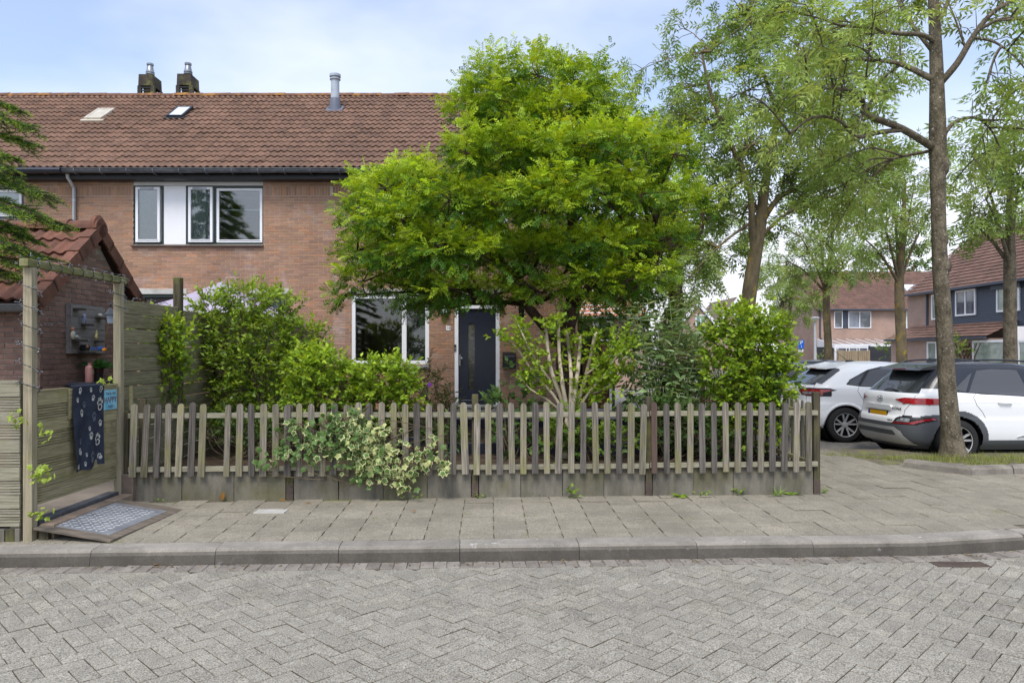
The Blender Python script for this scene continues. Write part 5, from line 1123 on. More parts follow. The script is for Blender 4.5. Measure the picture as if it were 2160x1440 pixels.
# ---- ash trees along the side street
def twigs(rg, paths, mb, step=0.11, t0=0.25, ln=(0.35, 0.8), droop=0.25, out=None):
    O = []; A = []; L = []
    for pp in paths:
        n = len(pp); tot = sum((pp[i + 1] - pp[i]).length for i in range(n - 1)); k = max(3, int(tot / step))
        for q in range(k):
            f = t0 + (1 - t0) * (q + rg.random()) / k; i = min(int(f * (n - 1)), n - 2); p = pp[i].lerp(pp[i + 1], f * (n - 1) - i); tg = (pp[i + 1] - pp[i]).normalized()
            v = Vector(rg.normal(0, 1, 3)); v = (v - tg * v.dot(tg)).normalized(); a = (tg * rg.uniform(0.3, 0.9) + v * rg.uniform(0.5, 1.0) + Vector((0, 0, 0.15))).normalized()
            l = rg.uniform(*ln) * (1.1 - 0.4 * f); m_ = p + a * l * 0.5 + Vector((0, 0, 0.05 * l)); e = p + a * l + Vector((0, 0, -droop * l))
            mb.tube([p, m_, e], [0.008, 0.006, 0.003], 4, cap=False); O.append(m_); A.append((e - m_)); L.append((e - m_).length * 1.1)
    return np.array(O), np.array(A), np.array(L)
def ash_tree(name, label, base, trunkpts, trad, limbs, seed, bark, ln=(0.35, 0.8), step=0.11, m=7, size=(0.17, 0.27), ca=(0.055, 0.115, 0.022), cb=(0.15, 0.23, 0.05), lobes=None, dens=0, knob=None, tp=None, sub=0, group=None, t0=0.25, droop=0.3):
    rg = np.random.default_rng(seed); t = T(name, label, 'tree', base, group); mb = MB(); paths = []
    pp, rr = smoothpath(trunkpts, trad, 4); mb.tube(pp, rr, 12)
    if knob:
        for kp, kr in knob: mb.ball(kp, kr, 10, 6)
    for pts, r0, r1 in limbs: paths.append(limb(mb, pts, r0 * 0.78, r1 * 0.9, 7))
    Os, As, Ls = [], [], []
    allp = list(paths)
    for pth in paths:         # secondary branches
        for _ in range(sub):
            i = int(rg.uniform(0.25, 0.95) * (len(pth) - 1)); p = pth[i]; tg = (pth[min(i + 1, len(pth) - 1)] - pth[max(i - 1, 0)]).normalized(); v = Vector(rg.normal(0, 1, 3)); v = (v - tg * v.dot(tg)).normalized()
            l = rg.uniform(0.7, 1.6); a = (tg * 0.6 + v * 0.8 + Vector((0, 0, 0.25))).normalized(); e = p + a * l; allp.append(limb(mb, [p, p + a * l * 0.5 + Vector((0, 0, 0.12 * l)), e], 0.018, 0.005, 5, 3))
    if lobes:
        Cs = [Vector(l[0]) for l in lobes]; nodes = [q for pth in paths for q in pth[2:]] + pp[len(pp) // 2:]
        for (c, r_) in lobes:
            c = Vector(c); a = min(nodes, key=lambda q: (q - c).length + 0.5 * max(0, q.z - c.z)); pth = limb(mb, [a, a.lerp(c, 0.5) + Vector(rg.normal(0, 0.15, 3)) + Vector((0, 0, 0.1)), c], 0.04, 0.012, 6, 4); allp.append(pth)
            for _ in range(dens):
                e = c + Vector(rg.normal(0, 0.62, 3) * r_); a = pth[-1].lerp(pth[len(pth) // 2], rg.random()); allp.append(limb(mb, [a, a.lerp(e, 0.55) + Vector((0, 0, 0.1)), e], 0.014, 0.004, 4, 3))
    O, A, L = twigs(rg, allp, mb, step, t0, ln, droop * 0.6)
    mb.build('trunk', bark, t, smooth=True)
    pos, dr, nm, sz, tt, ix = shoot_leaves(rg, O, A, L, m, (0.5, 1.2), droop, size, 0.6)
    f = rg.random(len(O))[ix] * 0.7 + 0.25 * tt + rg.random(len(pos)) * 0.2
    leaves('crown', t, M_leaf, pos, dr, nm, sz, tp or TP_ASH, mixcol(rg, len(pos), ca, cb, f, 0.14))
    return t
def PL(l, d, dd=None): return [P(x, y, d + (dd[i] if dd else 0)) for i, (x, y) in enumerate(l)]
d1 = 10.75
ash_tree('ash_tree', 'nearest grey-barked ash tree at right, standing before the parked cars', P(2003, 968, d1),
    PL([(2012, 975), (2009, 945), (2005, 900), (1997, 800), (1990, 660), (1983, 560), (1979, 430), (1978, 300), (1976, 170), (1972, 60), (1964, -80), (1955, -200)], d1), [0.26, 0.17, 0.132, 0.116, 0.108, 0.104, 0.098, 0.118, 0.095, 0.08, 0.06, 0.04],
    [(PL([(1970, 312), (1904, 272), (1826, 241), (1822, 218), (1795, 192), (1744, 187), (1670, 205)], d1, [0, -.3, -.5, -.5, -.6, -.6, -.7]), 0.075, 0.012),
     (PL([(1904, 274), (1850, 280), (1806, 288), (1768, 253), (1713, 249), (1651, 295), (1589, 350)], d1, [-.3, -.4, -.5, -.6, -.7, -.7, -.8]), 0.05, 0.008),
     (PL([(1966, 167), (1900, 136), (1845, 128), (1780, 125), (1700, 115)], d1, [0, .3, .5, .6, .8]), 0.06, 0.01),
     (PL([(1970, 89), (1946, 74), (1884, 70), (1834, 58), (1775, 54), (1729, 39), (1660, 20)], d1, [0, -.2, -.4, -.6, -.7, -.8, -.9]), 0.05, 0.01),
     (PL([(1986, 172), (2020, 132), (2055, 74), (2098, 23), (2160, -10), (2230, -60)], d1, [0, -.1, -.2, -.3, -.3, -.4]), 0.07, 0.02),
     (PL([(2060, 66), (2117, 39), (2175, 50), (2230, 90)], d1, [-.2, -.4, -.5, -.5]), 0.035, 0.01),
     (PL([(1992, 282), (2016, 257), (2059, 249), (2094, 280), (2117, 334)], d1, [0, .2, .4, .5, .6]), 0.045, 0.008),
     (PL([(1968, 318), (1884, 335), (1826, 361), (1760, 400)], d1, [0, .3, .5, .7]), 0.035, 0.008),
     (PL([(2055, 80), (2100, 90), (2150, 130), (2190, 190)], d1, [-.2, -.4, -.6, -.7]), 0.03, 0.006),
     (PL([(1976, 120), (1915, 40), (1880, -30), (1850, -100)], d1, [0, .2, .4, .4]), 0.045, 0.01),
     (PL([(1900, 136), (1850, 180), (1830, 240), (1800, 300)], d1, [.3, .6, .9, 1.0]), 0.03, 0.008),
     (PL([(1974, 60), (2010, -20), (2040, -100)], d1, [0, .2, .3]), 0.05, 0.02)],
    21, M_bark_ash, ln=(0.3, 0.75), step=0.2, m=6, size=(0.2, 0.3), ca=(0.145, 0.235, 0.045), cb=(0.39, 0.50, 0.12), sub=4, knob=[(P(1984, 350, d1 - 0.02), (0.13, 0.1, 0.2)), (P(1982, 505, d1), (0.118, 0.11, 0.18)), (P(1987, 562, d1), (0.13, 0.12, 0.14))])
d2 = 15.5
L2 = [lob(*a, d2, b) for a, b in (((1430, 190, 80, 90), 0.3), ((1500, 110, 100, 90), -0.4), ((1580, 40, 110, 80), 0.5), ((1690, 60, 110, 90), 0), ((1560, 200, 120, 90), 0.8), ((1660, 200, 120, 90), -0.8), ((1770, 160, 100, 90), 0.6), ((1480, 290, 90, 80), 0.6), ((1600, 300, 110, 80), -0.5), ((1720, 310, 100, 80), 0.2), ((1820, 270, 90, 80), 0.5), ((1510, 390, 80, 60), 0.2), ((1650, 400, 100, 60), 0.6), ((1790, 390, 90, 60), -0.3), ((1850, 90, 90, 90), 0.4), ((1560, 470, 60, 50), 0.8), ((1480, 520, 70, 50), 0.3), ((1660, -40, 140, 60), 0.2), ((1420, 260, 60, 60), -0.3), ((1860, 380, 70, 60), 0.3))]
ash_tree('ash_tree', 'tall ash tree with yellow lichen on its leaning trunk behind the bright shrub', P(1568, 742 + CZ / d2 * F, d2),
    PL([(1560, 742 + CZ / d2 * F + 4), (1568, 800), (1573, 690), (1583, 600), (1596, 520), (1606, 460), (1612, 400), (1625, 330), (1640, 240), (1650, 130)], d2), [0.22, 0.185, 0.165, 0.155, 0.14, 0.12, 0.1, 0.08, 0.055, 0.03],
    [(PL([(1590, 545), (1586, 470), (1580, 400), (1540, 300), (1500, 200), (1480, 110)], d2, [0, -.1, -.2, -.3, -.4, -.4]), 0.11, 0.025), (PL([(1606, 470), (1640, 420), (1690, 390), (1760, 330), (1800, 260)], d2, [0, .2, .4, .5, .6]), 0.09, 0.02),
     (PL([(1600, 505), (1660, 450), (1740, 418), (1800, 400)], d2, [0, -.2, -.4, -.5]), 0.06, 0.012), (PL([(1583, 470), (1540, 500), (1490, 545), (1450, 590)], d2, [0, -.3, -.4, -.5]), 0.045, 0.01), (PL([(1620, 350), (1700, 240), (1760, 140), (1800, 40)], d2, [0, .2, .3, .4]), 0.08, 0.02), (PL([(1640, 240), (1600, 120), (1580, 20)], d2), 0.06, 0.02)],
    22, M_bark_yel, ln=(0.3, 0.7), step=0.175, m=7, size=(0.22, 0.34), ca=(0.115, 0.205, 0.042), cb=(0.32, 0.43, 0.11), lobes=L2, dens=6)
def far_ash(label, x, ybase, d, fork, top, spread, seed, tr, lobes, bark=M_bark_yel, lean=0, dens=4, size=(0.3, 0.46), ca=(0.13, 0.22, 0.05), cb=(0.31, 0.41, 0.11), step=0.3, ln=(0.4, 0.9), z0=0.0):
    base = Vector(((x - CX) / F * d, d, z0)); fk = P(fork[0], fork[1], d); tp_ = P(top[0], top[1], d); Ls = [lob(*q, d, (i % 3 - 1) * 0.8) for i, q in enumerate(lobes)]
    mid = base.lerp(fk, 0.5) + Vector((lean, 0, 0))
    limbs = [([fk, fk.lerp(Vector(c), 0.5) + Vector((0, 0, 0.2)), Vector(c)], tr * 0.5, 0.02) for c, r_ in Ls[:5]]
    ash_tree('ash_tree', label, base, [base, mid, fk, fk.lerp(tp_, 0.5), tp_], [tr * 1.3, tr * 1.05, tr * 0.95, tr * 0.6, 0.03], limbs, seed, bark, ln=ln, step=step, m=6, size=size, lobes=Ls, dens=dens, tp=TP_ASH, ca=ca, cb=cb)
far_ash('ash tree with twin-knobbed trunk between the two white cars and the far houses', 1905, 742, 26, (1897, 600), (1910, 380), 1, 31, 0.165, [(1850, 430, 70, 60), (1930, 380, 80, 70), (1880, 330, 90, 60), (1820, 500, 60, 50), (1960, 450, 50, 60), (1840, 540, 45, 35), (1900, 470, 70, 50), (1790, 440, 50, 45)])
far_ash('thin-trunked ash tree left of the street lamp, before the far brick houses', 1750, 742, 31, (1743, 620), (1760, 460), 1, 32, 0.15, [(1690, 500, 60, 45), (1760, 470, 60, 45), (1720, 440, 60, 40), (1800, 540, 45, 40), (1660, 550, 50, 40), (1700, 580, 40, 35), (1770, 560, 35, 35), (1640, 500, 40, 40)])
far_ash('ash tree at the far right before the dark clad house', 2132, 742, 19, (2130, 560), (2130, 330), 1, 33, 0.15, [(2080, 420, 70, 60), (2150, 380, 60, 70), (2060, 330, 60, 50), (2140, 290, 60, 50), (2040, 470, 50, 40), (2180, 440, 50, 50), (2200, 330, 50, 60)], bark=M_bark_ash)
far_ash('slender young tree against the far brick gable', 1664, 742, 44, (1664, 690), (1672, 560), 1, 34, 0.14, [(1640, 600, 40, 40), (1680, 570, 40, 40), (1700, 640, 35, 35), (1650, 650, 25, 30), (1620, 560, 35, 35)], bark=M_bark_ash, size=(0.4, 0.6))
far_ash('dark-trunked tree rising behind the acacia on its right', 1425, 742, 22, (1424, 560), (1400, 330), 1, 35, 0.22, [(1380, 470, 70, 60), (1440, 430, 70, 70), (1480, 500, 60, 60), (1340, 540, 70, 50), (1420, 580, 70, 45), (1470, 590, 60, 40), (1360, 620, 60, 35), (1300, 600, 50, 40), (1500, 560, 50, 50), (1350, 400, 70, 60)], size=(0.26, 0.4), step=0.2, bark=M_bark_rob)
# ---- shrubs
def shrub(name, label, cat, basepx, d, lobes, seed, ca, cb, tp=TP_SIMPLE, size=(0.05, 0.08), dens=70, m=7, ln=(0.1, 0.22), mat=M_leaf, stem=M_stem, droop=0.12, up=0.5, nstem=7, flat=0.55, inner=0.6, rmin=0.45, z0=0.36, sr=0.012, extra=None, ybias=0.3):
    rg = np.random.default_rng(seed); base = Vector(((basepx - CX) / F * d, d, z0)); t = T(name, label, cat, base)
    Ls = [lob(*(q[:4]), d, q[4] if len(q) > 4 else 0) for q in lobes]
    O, N, rad = lobe_points(rg, Ls, dens, rmin, 0.6, inner); keep = O[:, 2] > z0 + 0.03; O, N, rad = O[keep], N[keep], rad[keep]
    A = unit(N * 0.8 + np.array((0, 0, up)) + rg.normal(0, 0.35, N.shape)); L = rg.uniform(*ln, len(O))
    pos, dr, nm, sz, tt, ix = shoot_leaves(rg, O, A, L, m, (0.5, 1.2), droop, size, flat)
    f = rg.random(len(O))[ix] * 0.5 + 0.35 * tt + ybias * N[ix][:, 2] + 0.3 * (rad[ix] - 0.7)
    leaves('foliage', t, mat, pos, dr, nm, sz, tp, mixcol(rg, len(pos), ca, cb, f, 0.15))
    mb = MB()
    for i in range(nstem):
        c, r_ = Ls[i % len(Ls)]; e = Vector(c) + Vector(rg.normal(0, 0.3, 3) * r_); b = base + Vector((rg.normal(0, 0.07), rg.normal(0, 0.07), -0.03)); limb(mb, [b, b.lerp(e, 0.5) + Vector(rg.normal(0, 0.06, 3)), e], sr, sr * 0.4, 5, 4)
        for _ in range(4):
            e2 = Vector(c) + Vector(rg.normal(0, 0.5, 3) * r_); a = b.lerp(e, rg.uniform(0.4, 0.9)); limb(mb, [a, a.lerp(e2, 0.5), e2], sr * 0.5, sr * 0.2, 4, 2)
    for k in range(0, len(O), 3): mb.tube([O[k] - A[k] * 0.1, O[k] + A[k] * L[k]], [0.004, 0.002], 3, cap=False)
    mb.build('stems', stem, t, smooth=True)
    return t
G1, G2 = (0.085, 0.175, 0.016), (0.36, 0.50, 0.04)
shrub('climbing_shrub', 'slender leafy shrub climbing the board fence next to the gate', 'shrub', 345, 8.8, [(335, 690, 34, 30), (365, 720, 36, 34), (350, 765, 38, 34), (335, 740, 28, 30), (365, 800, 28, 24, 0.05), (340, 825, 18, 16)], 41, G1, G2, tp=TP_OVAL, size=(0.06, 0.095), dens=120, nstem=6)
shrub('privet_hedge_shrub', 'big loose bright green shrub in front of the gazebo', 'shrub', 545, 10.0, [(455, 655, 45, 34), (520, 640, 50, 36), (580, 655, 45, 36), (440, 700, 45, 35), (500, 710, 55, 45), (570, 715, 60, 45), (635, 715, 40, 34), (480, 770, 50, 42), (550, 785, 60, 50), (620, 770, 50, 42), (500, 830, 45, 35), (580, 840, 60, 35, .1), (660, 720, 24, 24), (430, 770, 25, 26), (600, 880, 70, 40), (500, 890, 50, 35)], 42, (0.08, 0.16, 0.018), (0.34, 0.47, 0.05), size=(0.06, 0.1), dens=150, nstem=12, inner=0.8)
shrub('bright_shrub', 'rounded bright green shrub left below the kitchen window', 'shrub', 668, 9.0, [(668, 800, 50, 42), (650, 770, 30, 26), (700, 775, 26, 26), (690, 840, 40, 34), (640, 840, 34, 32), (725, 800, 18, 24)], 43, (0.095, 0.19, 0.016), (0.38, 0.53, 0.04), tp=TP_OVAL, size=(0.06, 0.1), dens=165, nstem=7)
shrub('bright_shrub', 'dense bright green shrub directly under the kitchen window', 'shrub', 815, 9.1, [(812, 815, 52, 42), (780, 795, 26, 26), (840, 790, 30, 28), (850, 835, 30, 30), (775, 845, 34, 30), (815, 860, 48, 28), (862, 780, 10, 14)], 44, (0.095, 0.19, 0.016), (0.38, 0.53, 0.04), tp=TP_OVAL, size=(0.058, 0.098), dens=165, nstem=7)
shrub('narrow_leaved_shrub', 'olive narrow-leaved shrub with brownish twigs left of the front door', 'shrub', 905, 10.6, [(890, 800, 28, 34), (915, 825, 26, 34), (890, 850, 34, 25), (925, 870, 30, 25)], 45, (0.06, 0.085, 0.03), (0.15, 0.17, 0.06), tp=TP_NARROW, size=(0.08, 0.13), dens=55, m=8, droop=0.05, up=0.7)
shrub('narrow_leaved_shrub', 'small yellowish narrow-leaved plant at the foot of the door frame', 'shrub', 945, 11, [(945, 842, 20, 24), (940, 870, 24, 20)], 46, (0.1, 0.12, 0.03), (0.2, 0.22, 0.06), tp=TP_NARROW, size=(0.07, 0.11), dens=60, m=8, droop=0.05, up=0.8)
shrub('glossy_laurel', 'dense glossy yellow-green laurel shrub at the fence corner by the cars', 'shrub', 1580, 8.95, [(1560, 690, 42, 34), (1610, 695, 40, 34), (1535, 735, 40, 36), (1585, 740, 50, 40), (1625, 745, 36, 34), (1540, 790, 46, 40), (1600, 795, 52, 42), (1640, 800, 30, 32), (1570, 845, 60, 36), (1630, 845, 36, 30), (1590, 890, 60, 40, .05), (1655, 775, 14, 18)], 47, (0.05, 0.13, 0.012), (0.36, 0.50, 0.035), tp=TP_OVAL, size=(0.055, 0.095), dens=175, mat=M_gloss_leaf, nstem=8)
shrub('undergrowth_plant', 'broad-leaved green plant growing behind the pickets below the door', 'plant', 1075, 9.3, [(1080, 815, 28, 34), (1060, 870, 34, 30), (1110, 890, 36, 34), (1050, 925, 40, 30), (1100, 940, 40, 26)], 48, (0.04, 0.09, 0.02), (0.12, 0.2, 0.06), tp=TP_OVAL, size=(0.1, 0.15), dens=26, m=5, mat=M_matt_leaf)
shrub('undergrowth_plant', 'low dark green ground cover behind the left pickets', 'plant', 480, 9.2, [(440, 905, 40, 24), (520, 915, 50, 26), (580, 930, 40, 22), (640, 905, 40, 30)], 49, (0.03, 0.07, 0.015), (0.1, 0.17, 0.04), size=(0.06, 0.095), dens=85)
shrub('undergrowth_plant', 'leafy green undergrowth behind the pickets right of the pale stems', 'plant', 1240, 9.0, [(1200, 900, 40, 36), (1240, 930, 40, 30), (1180, 940, 36, 30), (1300, 930, 40, 22)], 50, (0.05, 0.11, 0.015), (0.2, 0.31, 0.04), tp=TP_OVAL, size=(0.07, 0.11), dens=85)
shrub('undergrowth_plant', 'dark leafy undergrowth behind the pickets under the butterfly bush', 'plant', 1400, 9.0, [(1400, 890, 60, 40), (1460, 920, 50, 36), (1520, 930, 50, 36)], 51, (0.035, 0.08, 0.02), (0.11, 0.18, 0.05), tp=TP_OVAL, size=(0.08, 0.13), dens=70, mat=M_matt_leaf)
shrub('undergrowth_plant', 'shadowy green planting behind the ivy-grown pickets', 'plant', 800, 9.3, [(720, 905, 50, 34), (790, 915, 50, 30), (870, 915, 46, 32), (940, 925, 30, 24)], 52, (0.03, 0.07, 0.015), (0.1, 0.17, 0.04), size=(0.06, 0.1), dens=85)
shrub('copper_hedge', 'rust-brown leaved small hedge behind the butterfly bush', 'hedge', 1470, 10.6, [(1460, 790, 36, 34), (1490, 820, 36, 30), (1440, 840, 40, 30)], 53, (0.12, 0.06, 0.03), (0.24, 0.13, 0.06), size=(0.05, 0.08), dens=40)
shrub('tall_hedge', 'tall soft green hedge closing the gap behind the butterfly bush', 'hedge', 1400, 13.2, [(1320, 690, 40, 40), (1380, 680, 50, 46), (1440, 700, 46, 40), (1350, 750, 60, 40), (1430, 750, 60, 40), (1480, 740, 34, 34), (1400, 640, 40, 34)], 55, (0.075, 0.15, 0.022), (0.24, 0.35, 0.05), size=(0.08, 0.13), dens=42, z0=0.1)
shrub('ivy_clad_gable_plant', 'dark green climber covering the low shed gable right of the acacia trunk', 'climber', 1255, 17.2, [(1240, 700, 34, 30), (1265, 715, 34, 22), (1285, 728, 24, 14), (1235, 730, 30, 20)], 54, (0.035, 0.085, 0.015), (0.11, 0.19, 0.03), size=(0.09, 0.13), dens=60, z0=0.2)
# pollarded shrub with pale stems
def pollard():
    rg = np.random.default_rng(61); d = 9.2; base = Vector(((1196 - CX) / F * d, d, 0.36)); t = T('pollarded_shrub', 'cut-back shrub with thick pale bare stems and fresh sprouts', 'shrub', base); mb = MB(); paths = []
    for pts, r0, r1 in (([(1200, 880), (1180, 830), (1160, 770), (1152, 700), (1148, 684)], .03, .02), ([(1200, 880), (1188, 820), (1180, 750), (1178, 690), (1172, 672)], .03, .018), ([(1202, 880), (1205, 800), (1200, 740), (1196, 700)], .028, .02), ([(1205, 880), (1215, 810), (1222, 750), (1224, 705)], .032, .022),
                        ([(1206, 880), (1228, 820), (1244, 760), (1254, 712), (1258, 702)], .03, .02), ([(1195, 880), (1165, 830), (1128, 790), (1095, 740), (1070, 715)], .024, .008), ([(1195, 875), (1150, 840), (1118, 820), (1095, 790)], .02, .008), ([(1208, 885), (1240, 830), (1275, 790), (1305, 745)], .022, .012), ([(1190, 840), (1130, 760), (1100, 700), (1088, 672)], .018, .006), ([(1235, 790), (1262, 770), (1268, 755)], .012, .01), ([(1250, 830), (1290, 810), (1320, 780)], .014, .006)):
        paths.append(limb(mb, PL(pts, d, [0] + [rg.normal(0, 0.06) for _ in pts[1:]]), r0, r1, 8))
    limb(mb, [base - Vector((0, 0, .05)), P(1200, 880, d)], 0.07, 0.05, 9)
    mb.build('stems', M_stem_pale, t, smooth=True)
    O = []; A = []
    for pth in paths:
        for _ in range(26):
            q = pth[min(len(pth) - 1, int(rg.uniform(0.3, 1.0) * len(pth)))]; a = rg.normal(0, 1, 3); a[2] = abs(a[2]) * 0.6; O.append(np.array(q)); A.append(a)
    for (x, y, rx, ry, n) in ((1310, 735, 30, 30, 90), (1275, 800, 40, 30, 90), (1100, 700, 20, 25, 25), (1065, 715, 22, 12, 14), (1130, 790, 30, 30, 40), (1170, 690, 16, 20, 25), (1240, 840, 40, 20, 40), (1120, 740, 30, 20, 25)):
        for _ in range(n):
            O.append(np.array(P(x + rg.normal(0, rx * 0.6), y + rg.normal(0, ry * 0.6), d + rg.normal(0, 0.15)))); a = rg.normal(0, 0.7, 3); a[2] += 0.5; A.append(a)
    O, A = np.array(O), unit(np.array(A)); L = rg.uniform(0.05, 0.12, len(O))
    pos, dr, nm, sz, tt, ix = shoot_leaves(rg, O, A, L, 5, (0.4, 1.1), 0.05, (0.05, 0.085), 0.5, 0.2)
    leaves('sprouts', t, M_leaf, pos, dr, nm, sz, TP_OVAL, mixcol(rg, len(pos), (0.13, 0.24, 0.018), (0.36, 0.48, 0.035), rg.random(len(pos)) * 0.8 + 0.2 * tt, 0.12))
pollard()
# butterfly bush: big grey-green leaves, the largest ones single objects
def buddleja():
    rg = np.random.default_rng(71); d = 9.5; base = Vector(((1410 - CX) / F * d, d, 0.36)); t = T('butterfly_bush', 'tall butterfly bush with long drooping grey-green leaves', 'shrub', base)
    mb = MB(); pos = []; dr = []; nm = []; sz = []
    tips = [(1330, 655), (1345, 640), (1365, 632), (1390, 640), (1412, 628), (1430, 645), (1452, 635), (1475, 650), (1495, 690), (1500, 640), (1310, 700), (1325, 740), (1350, 700), (1385, 690), (1415, 700), (1445, 700), (1470, 715), (1490, 740), (1340, 790), (1375, 760), (1410, 770), (1440, 770), (1470, 790), (1500, 780), (1355, 830), (1395, 830), (1430, 830), (1465, 840), (1380, 660), (1440, 670), (1400, 730), (1425, 735), (1365, 730), (1460, 745), (1320, 820), (1490, 830), (1505, 655), (1335, 680)]
    for (x, y) in tips:
        e = P(x, y, d + rg.normal(0, 0.35)); b = base + Vector((rg.normal(0, .12), rg.normal(0, .1), 0)); m_ = b.lerp(e, 0.55) + Vector((0, 0, 0.12)); pth = limb(mb, [b, m_, e], 0.012, 0.004, 5, 8)
        az_ = rg.uniform(0, 6.28)
        for k in range(3, len(pth)):
            tg = (pth[k] - pth[k - 1]).normalized(); az_ += 1.57; h = (len(pth) - k) / len(pth)
            for s in (0, 3.14159):
                v = Vector((math.cos(az_ + s), math.sin(az_ + s), 0)); a = (v * 0.85 + tg * 0.45 + Vector((0, 0, 0.05 - 0.4 * rg.random()))).normalized()
                pos.append(np.array(pth[k])); dr.append(np.array(a)); nm.append(np.array(Vector((0, 0, 1)) + v * 0.3) + rg.normal(0, 0.2, 3)); sz.append(rg.uniform(0.16, 0.26) * (0.55 + 0.6 * h if k < len(pth) - 1 else 0.5))
    mb.build('stems', M_greenstem, t, smooth=True)
    pos, dr, nm, sz = map(np.array, (pos, dr, nm, sz))
    order = np.argsort(-sz / pos[:, 1]); big = order[:300]; small = order[300:]
    TV, TF = TP_BIG; base_me = []
    for k in range(6):
        f = k / 5; c = np.array((0.17, 0.29, 0.10)) * (1 - f) + np.array((0.36, 0.49, 0.23)) * f
        base_me.append(np_mesh('leaf', TV, TF, M_matt_leaf, np.tile(c, (len(TF), 1)), smooth=True))
    X, Y, Z = frames(dr, nm)
    for i in big:
        o = mkobj('leaf', base_me[rg.integers(6)], t, pos[i]); o.rotation_euler = Matrix((X[i], Y[i], Z[i])).transposed().to_euler(); o.scale = (sz[i],) * 3
    if len(small): leaves('small_leaves', t, M_matt_leaf, pos[small], dr[small], nm[small], sz[small], TP_BIG, mixcol(rg, len(small), (0.18, 0.27, 0.12), (0.38, 0.47, 0.28), rg.random(len(small)), 0.12), kind='stuff')
    # an under-canopy of darker leaves
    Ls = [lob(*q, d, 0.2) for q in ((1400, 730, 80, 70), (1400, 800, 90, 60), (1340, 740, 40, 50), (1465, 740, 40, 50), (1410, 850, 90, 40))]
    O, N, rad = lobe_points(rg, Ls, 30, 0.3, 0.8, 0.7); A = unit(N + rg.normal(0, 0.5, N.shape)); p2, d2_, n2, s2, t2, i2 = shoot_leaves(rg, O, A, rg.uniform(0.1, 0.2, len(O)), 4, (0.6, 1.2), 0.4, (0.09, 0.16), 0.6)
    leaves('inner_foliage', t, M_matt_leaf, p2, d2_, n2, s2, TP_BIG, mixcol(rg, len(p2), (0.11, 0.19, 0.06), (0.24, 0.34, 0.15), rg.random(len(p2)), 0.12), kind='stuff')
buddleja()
# purple flower
pfl = P(906, 811, 10.3); t = T('purple_flower', 'single small purple flower left of the front door', 'flower', pfl)
mb = MB()
for k in range(5): a = 2 * math.pi * k / 5; mb.ball(pfl + Vector((0.018 * math.cos(a), -0.01, 0.018 * math.sin(a))), (0.014, 0.006, 0.014), 6, 4)
mb.build('petals', pm('purple_petal', (0.2, 0.03, 0.4), var=0.1), t, smooth=True); mb = MB(); mb.tube([pfl, pfl + Vector((0.03, 0.05, -0.3))], 0.003, 4); mb.build('stalk', M_greenstem, t)
# ---- variegated ivy spilling over the picket fence
def ivy_template():
    pts = []
    for k in range(10):
        a = R(90 + 36 * k); r = [1.0, 0.55, 0.8, 0.5, 0.62, 0.42, 0.62, 0.5, 0.8, 0.55][k] * 0.62; pts.append((r * math.cos(a), 0.38 + r * math.sin(a), -0.08 * r))
    inn = [(p[0] * 0.72, 0.38 + (p[1] - 0.38) * 0.72, 0.03) for p in pts]; V = pts + inn + [(0, 0.38, 0.0)]; Fq = [(k, (k + 1) % 10, 10 + (k + 1) % 10, 10 + k) for k in range(10)] + [(10 + (k - 1) % 10, 10 + k, 10 + (k + 1) % 10, 20) for k in range(0, 10, 2)]
    return np.array(V), np.array(Fq)
def ivy_leaves(name, parent, pos, dr, nm, sz, cen, edge):
    tp = ivy_template(); TV, TF = tp; n = len(pos); col = np.repeat(cen, len(TF), 0).reshape(n, len(TF), 3); col[:, :10] = edge[:, None]
    X, Y, Z = frames(dr, nm); s = sz[:, None, None]; V = pos[:, None] + s * (TV[None, :, 0, None] * X[:, None] + TV[None, :, 1, None] * Y[:, None] + TV[None, :, 2, None] * Z[:, None])
    Fc = (TF[None] + (np.arange(n) * len(TV))[:, None, None]).reshape(-1, 4); me = np_mesh(name, V.reshape(-1, 3) - np.array(wl(parent)), Fc, M_gloss_leaf, col.reshape(-1, 3)); o = mkobj(name, me, parent); o['kind'] = 'stuff'; return o
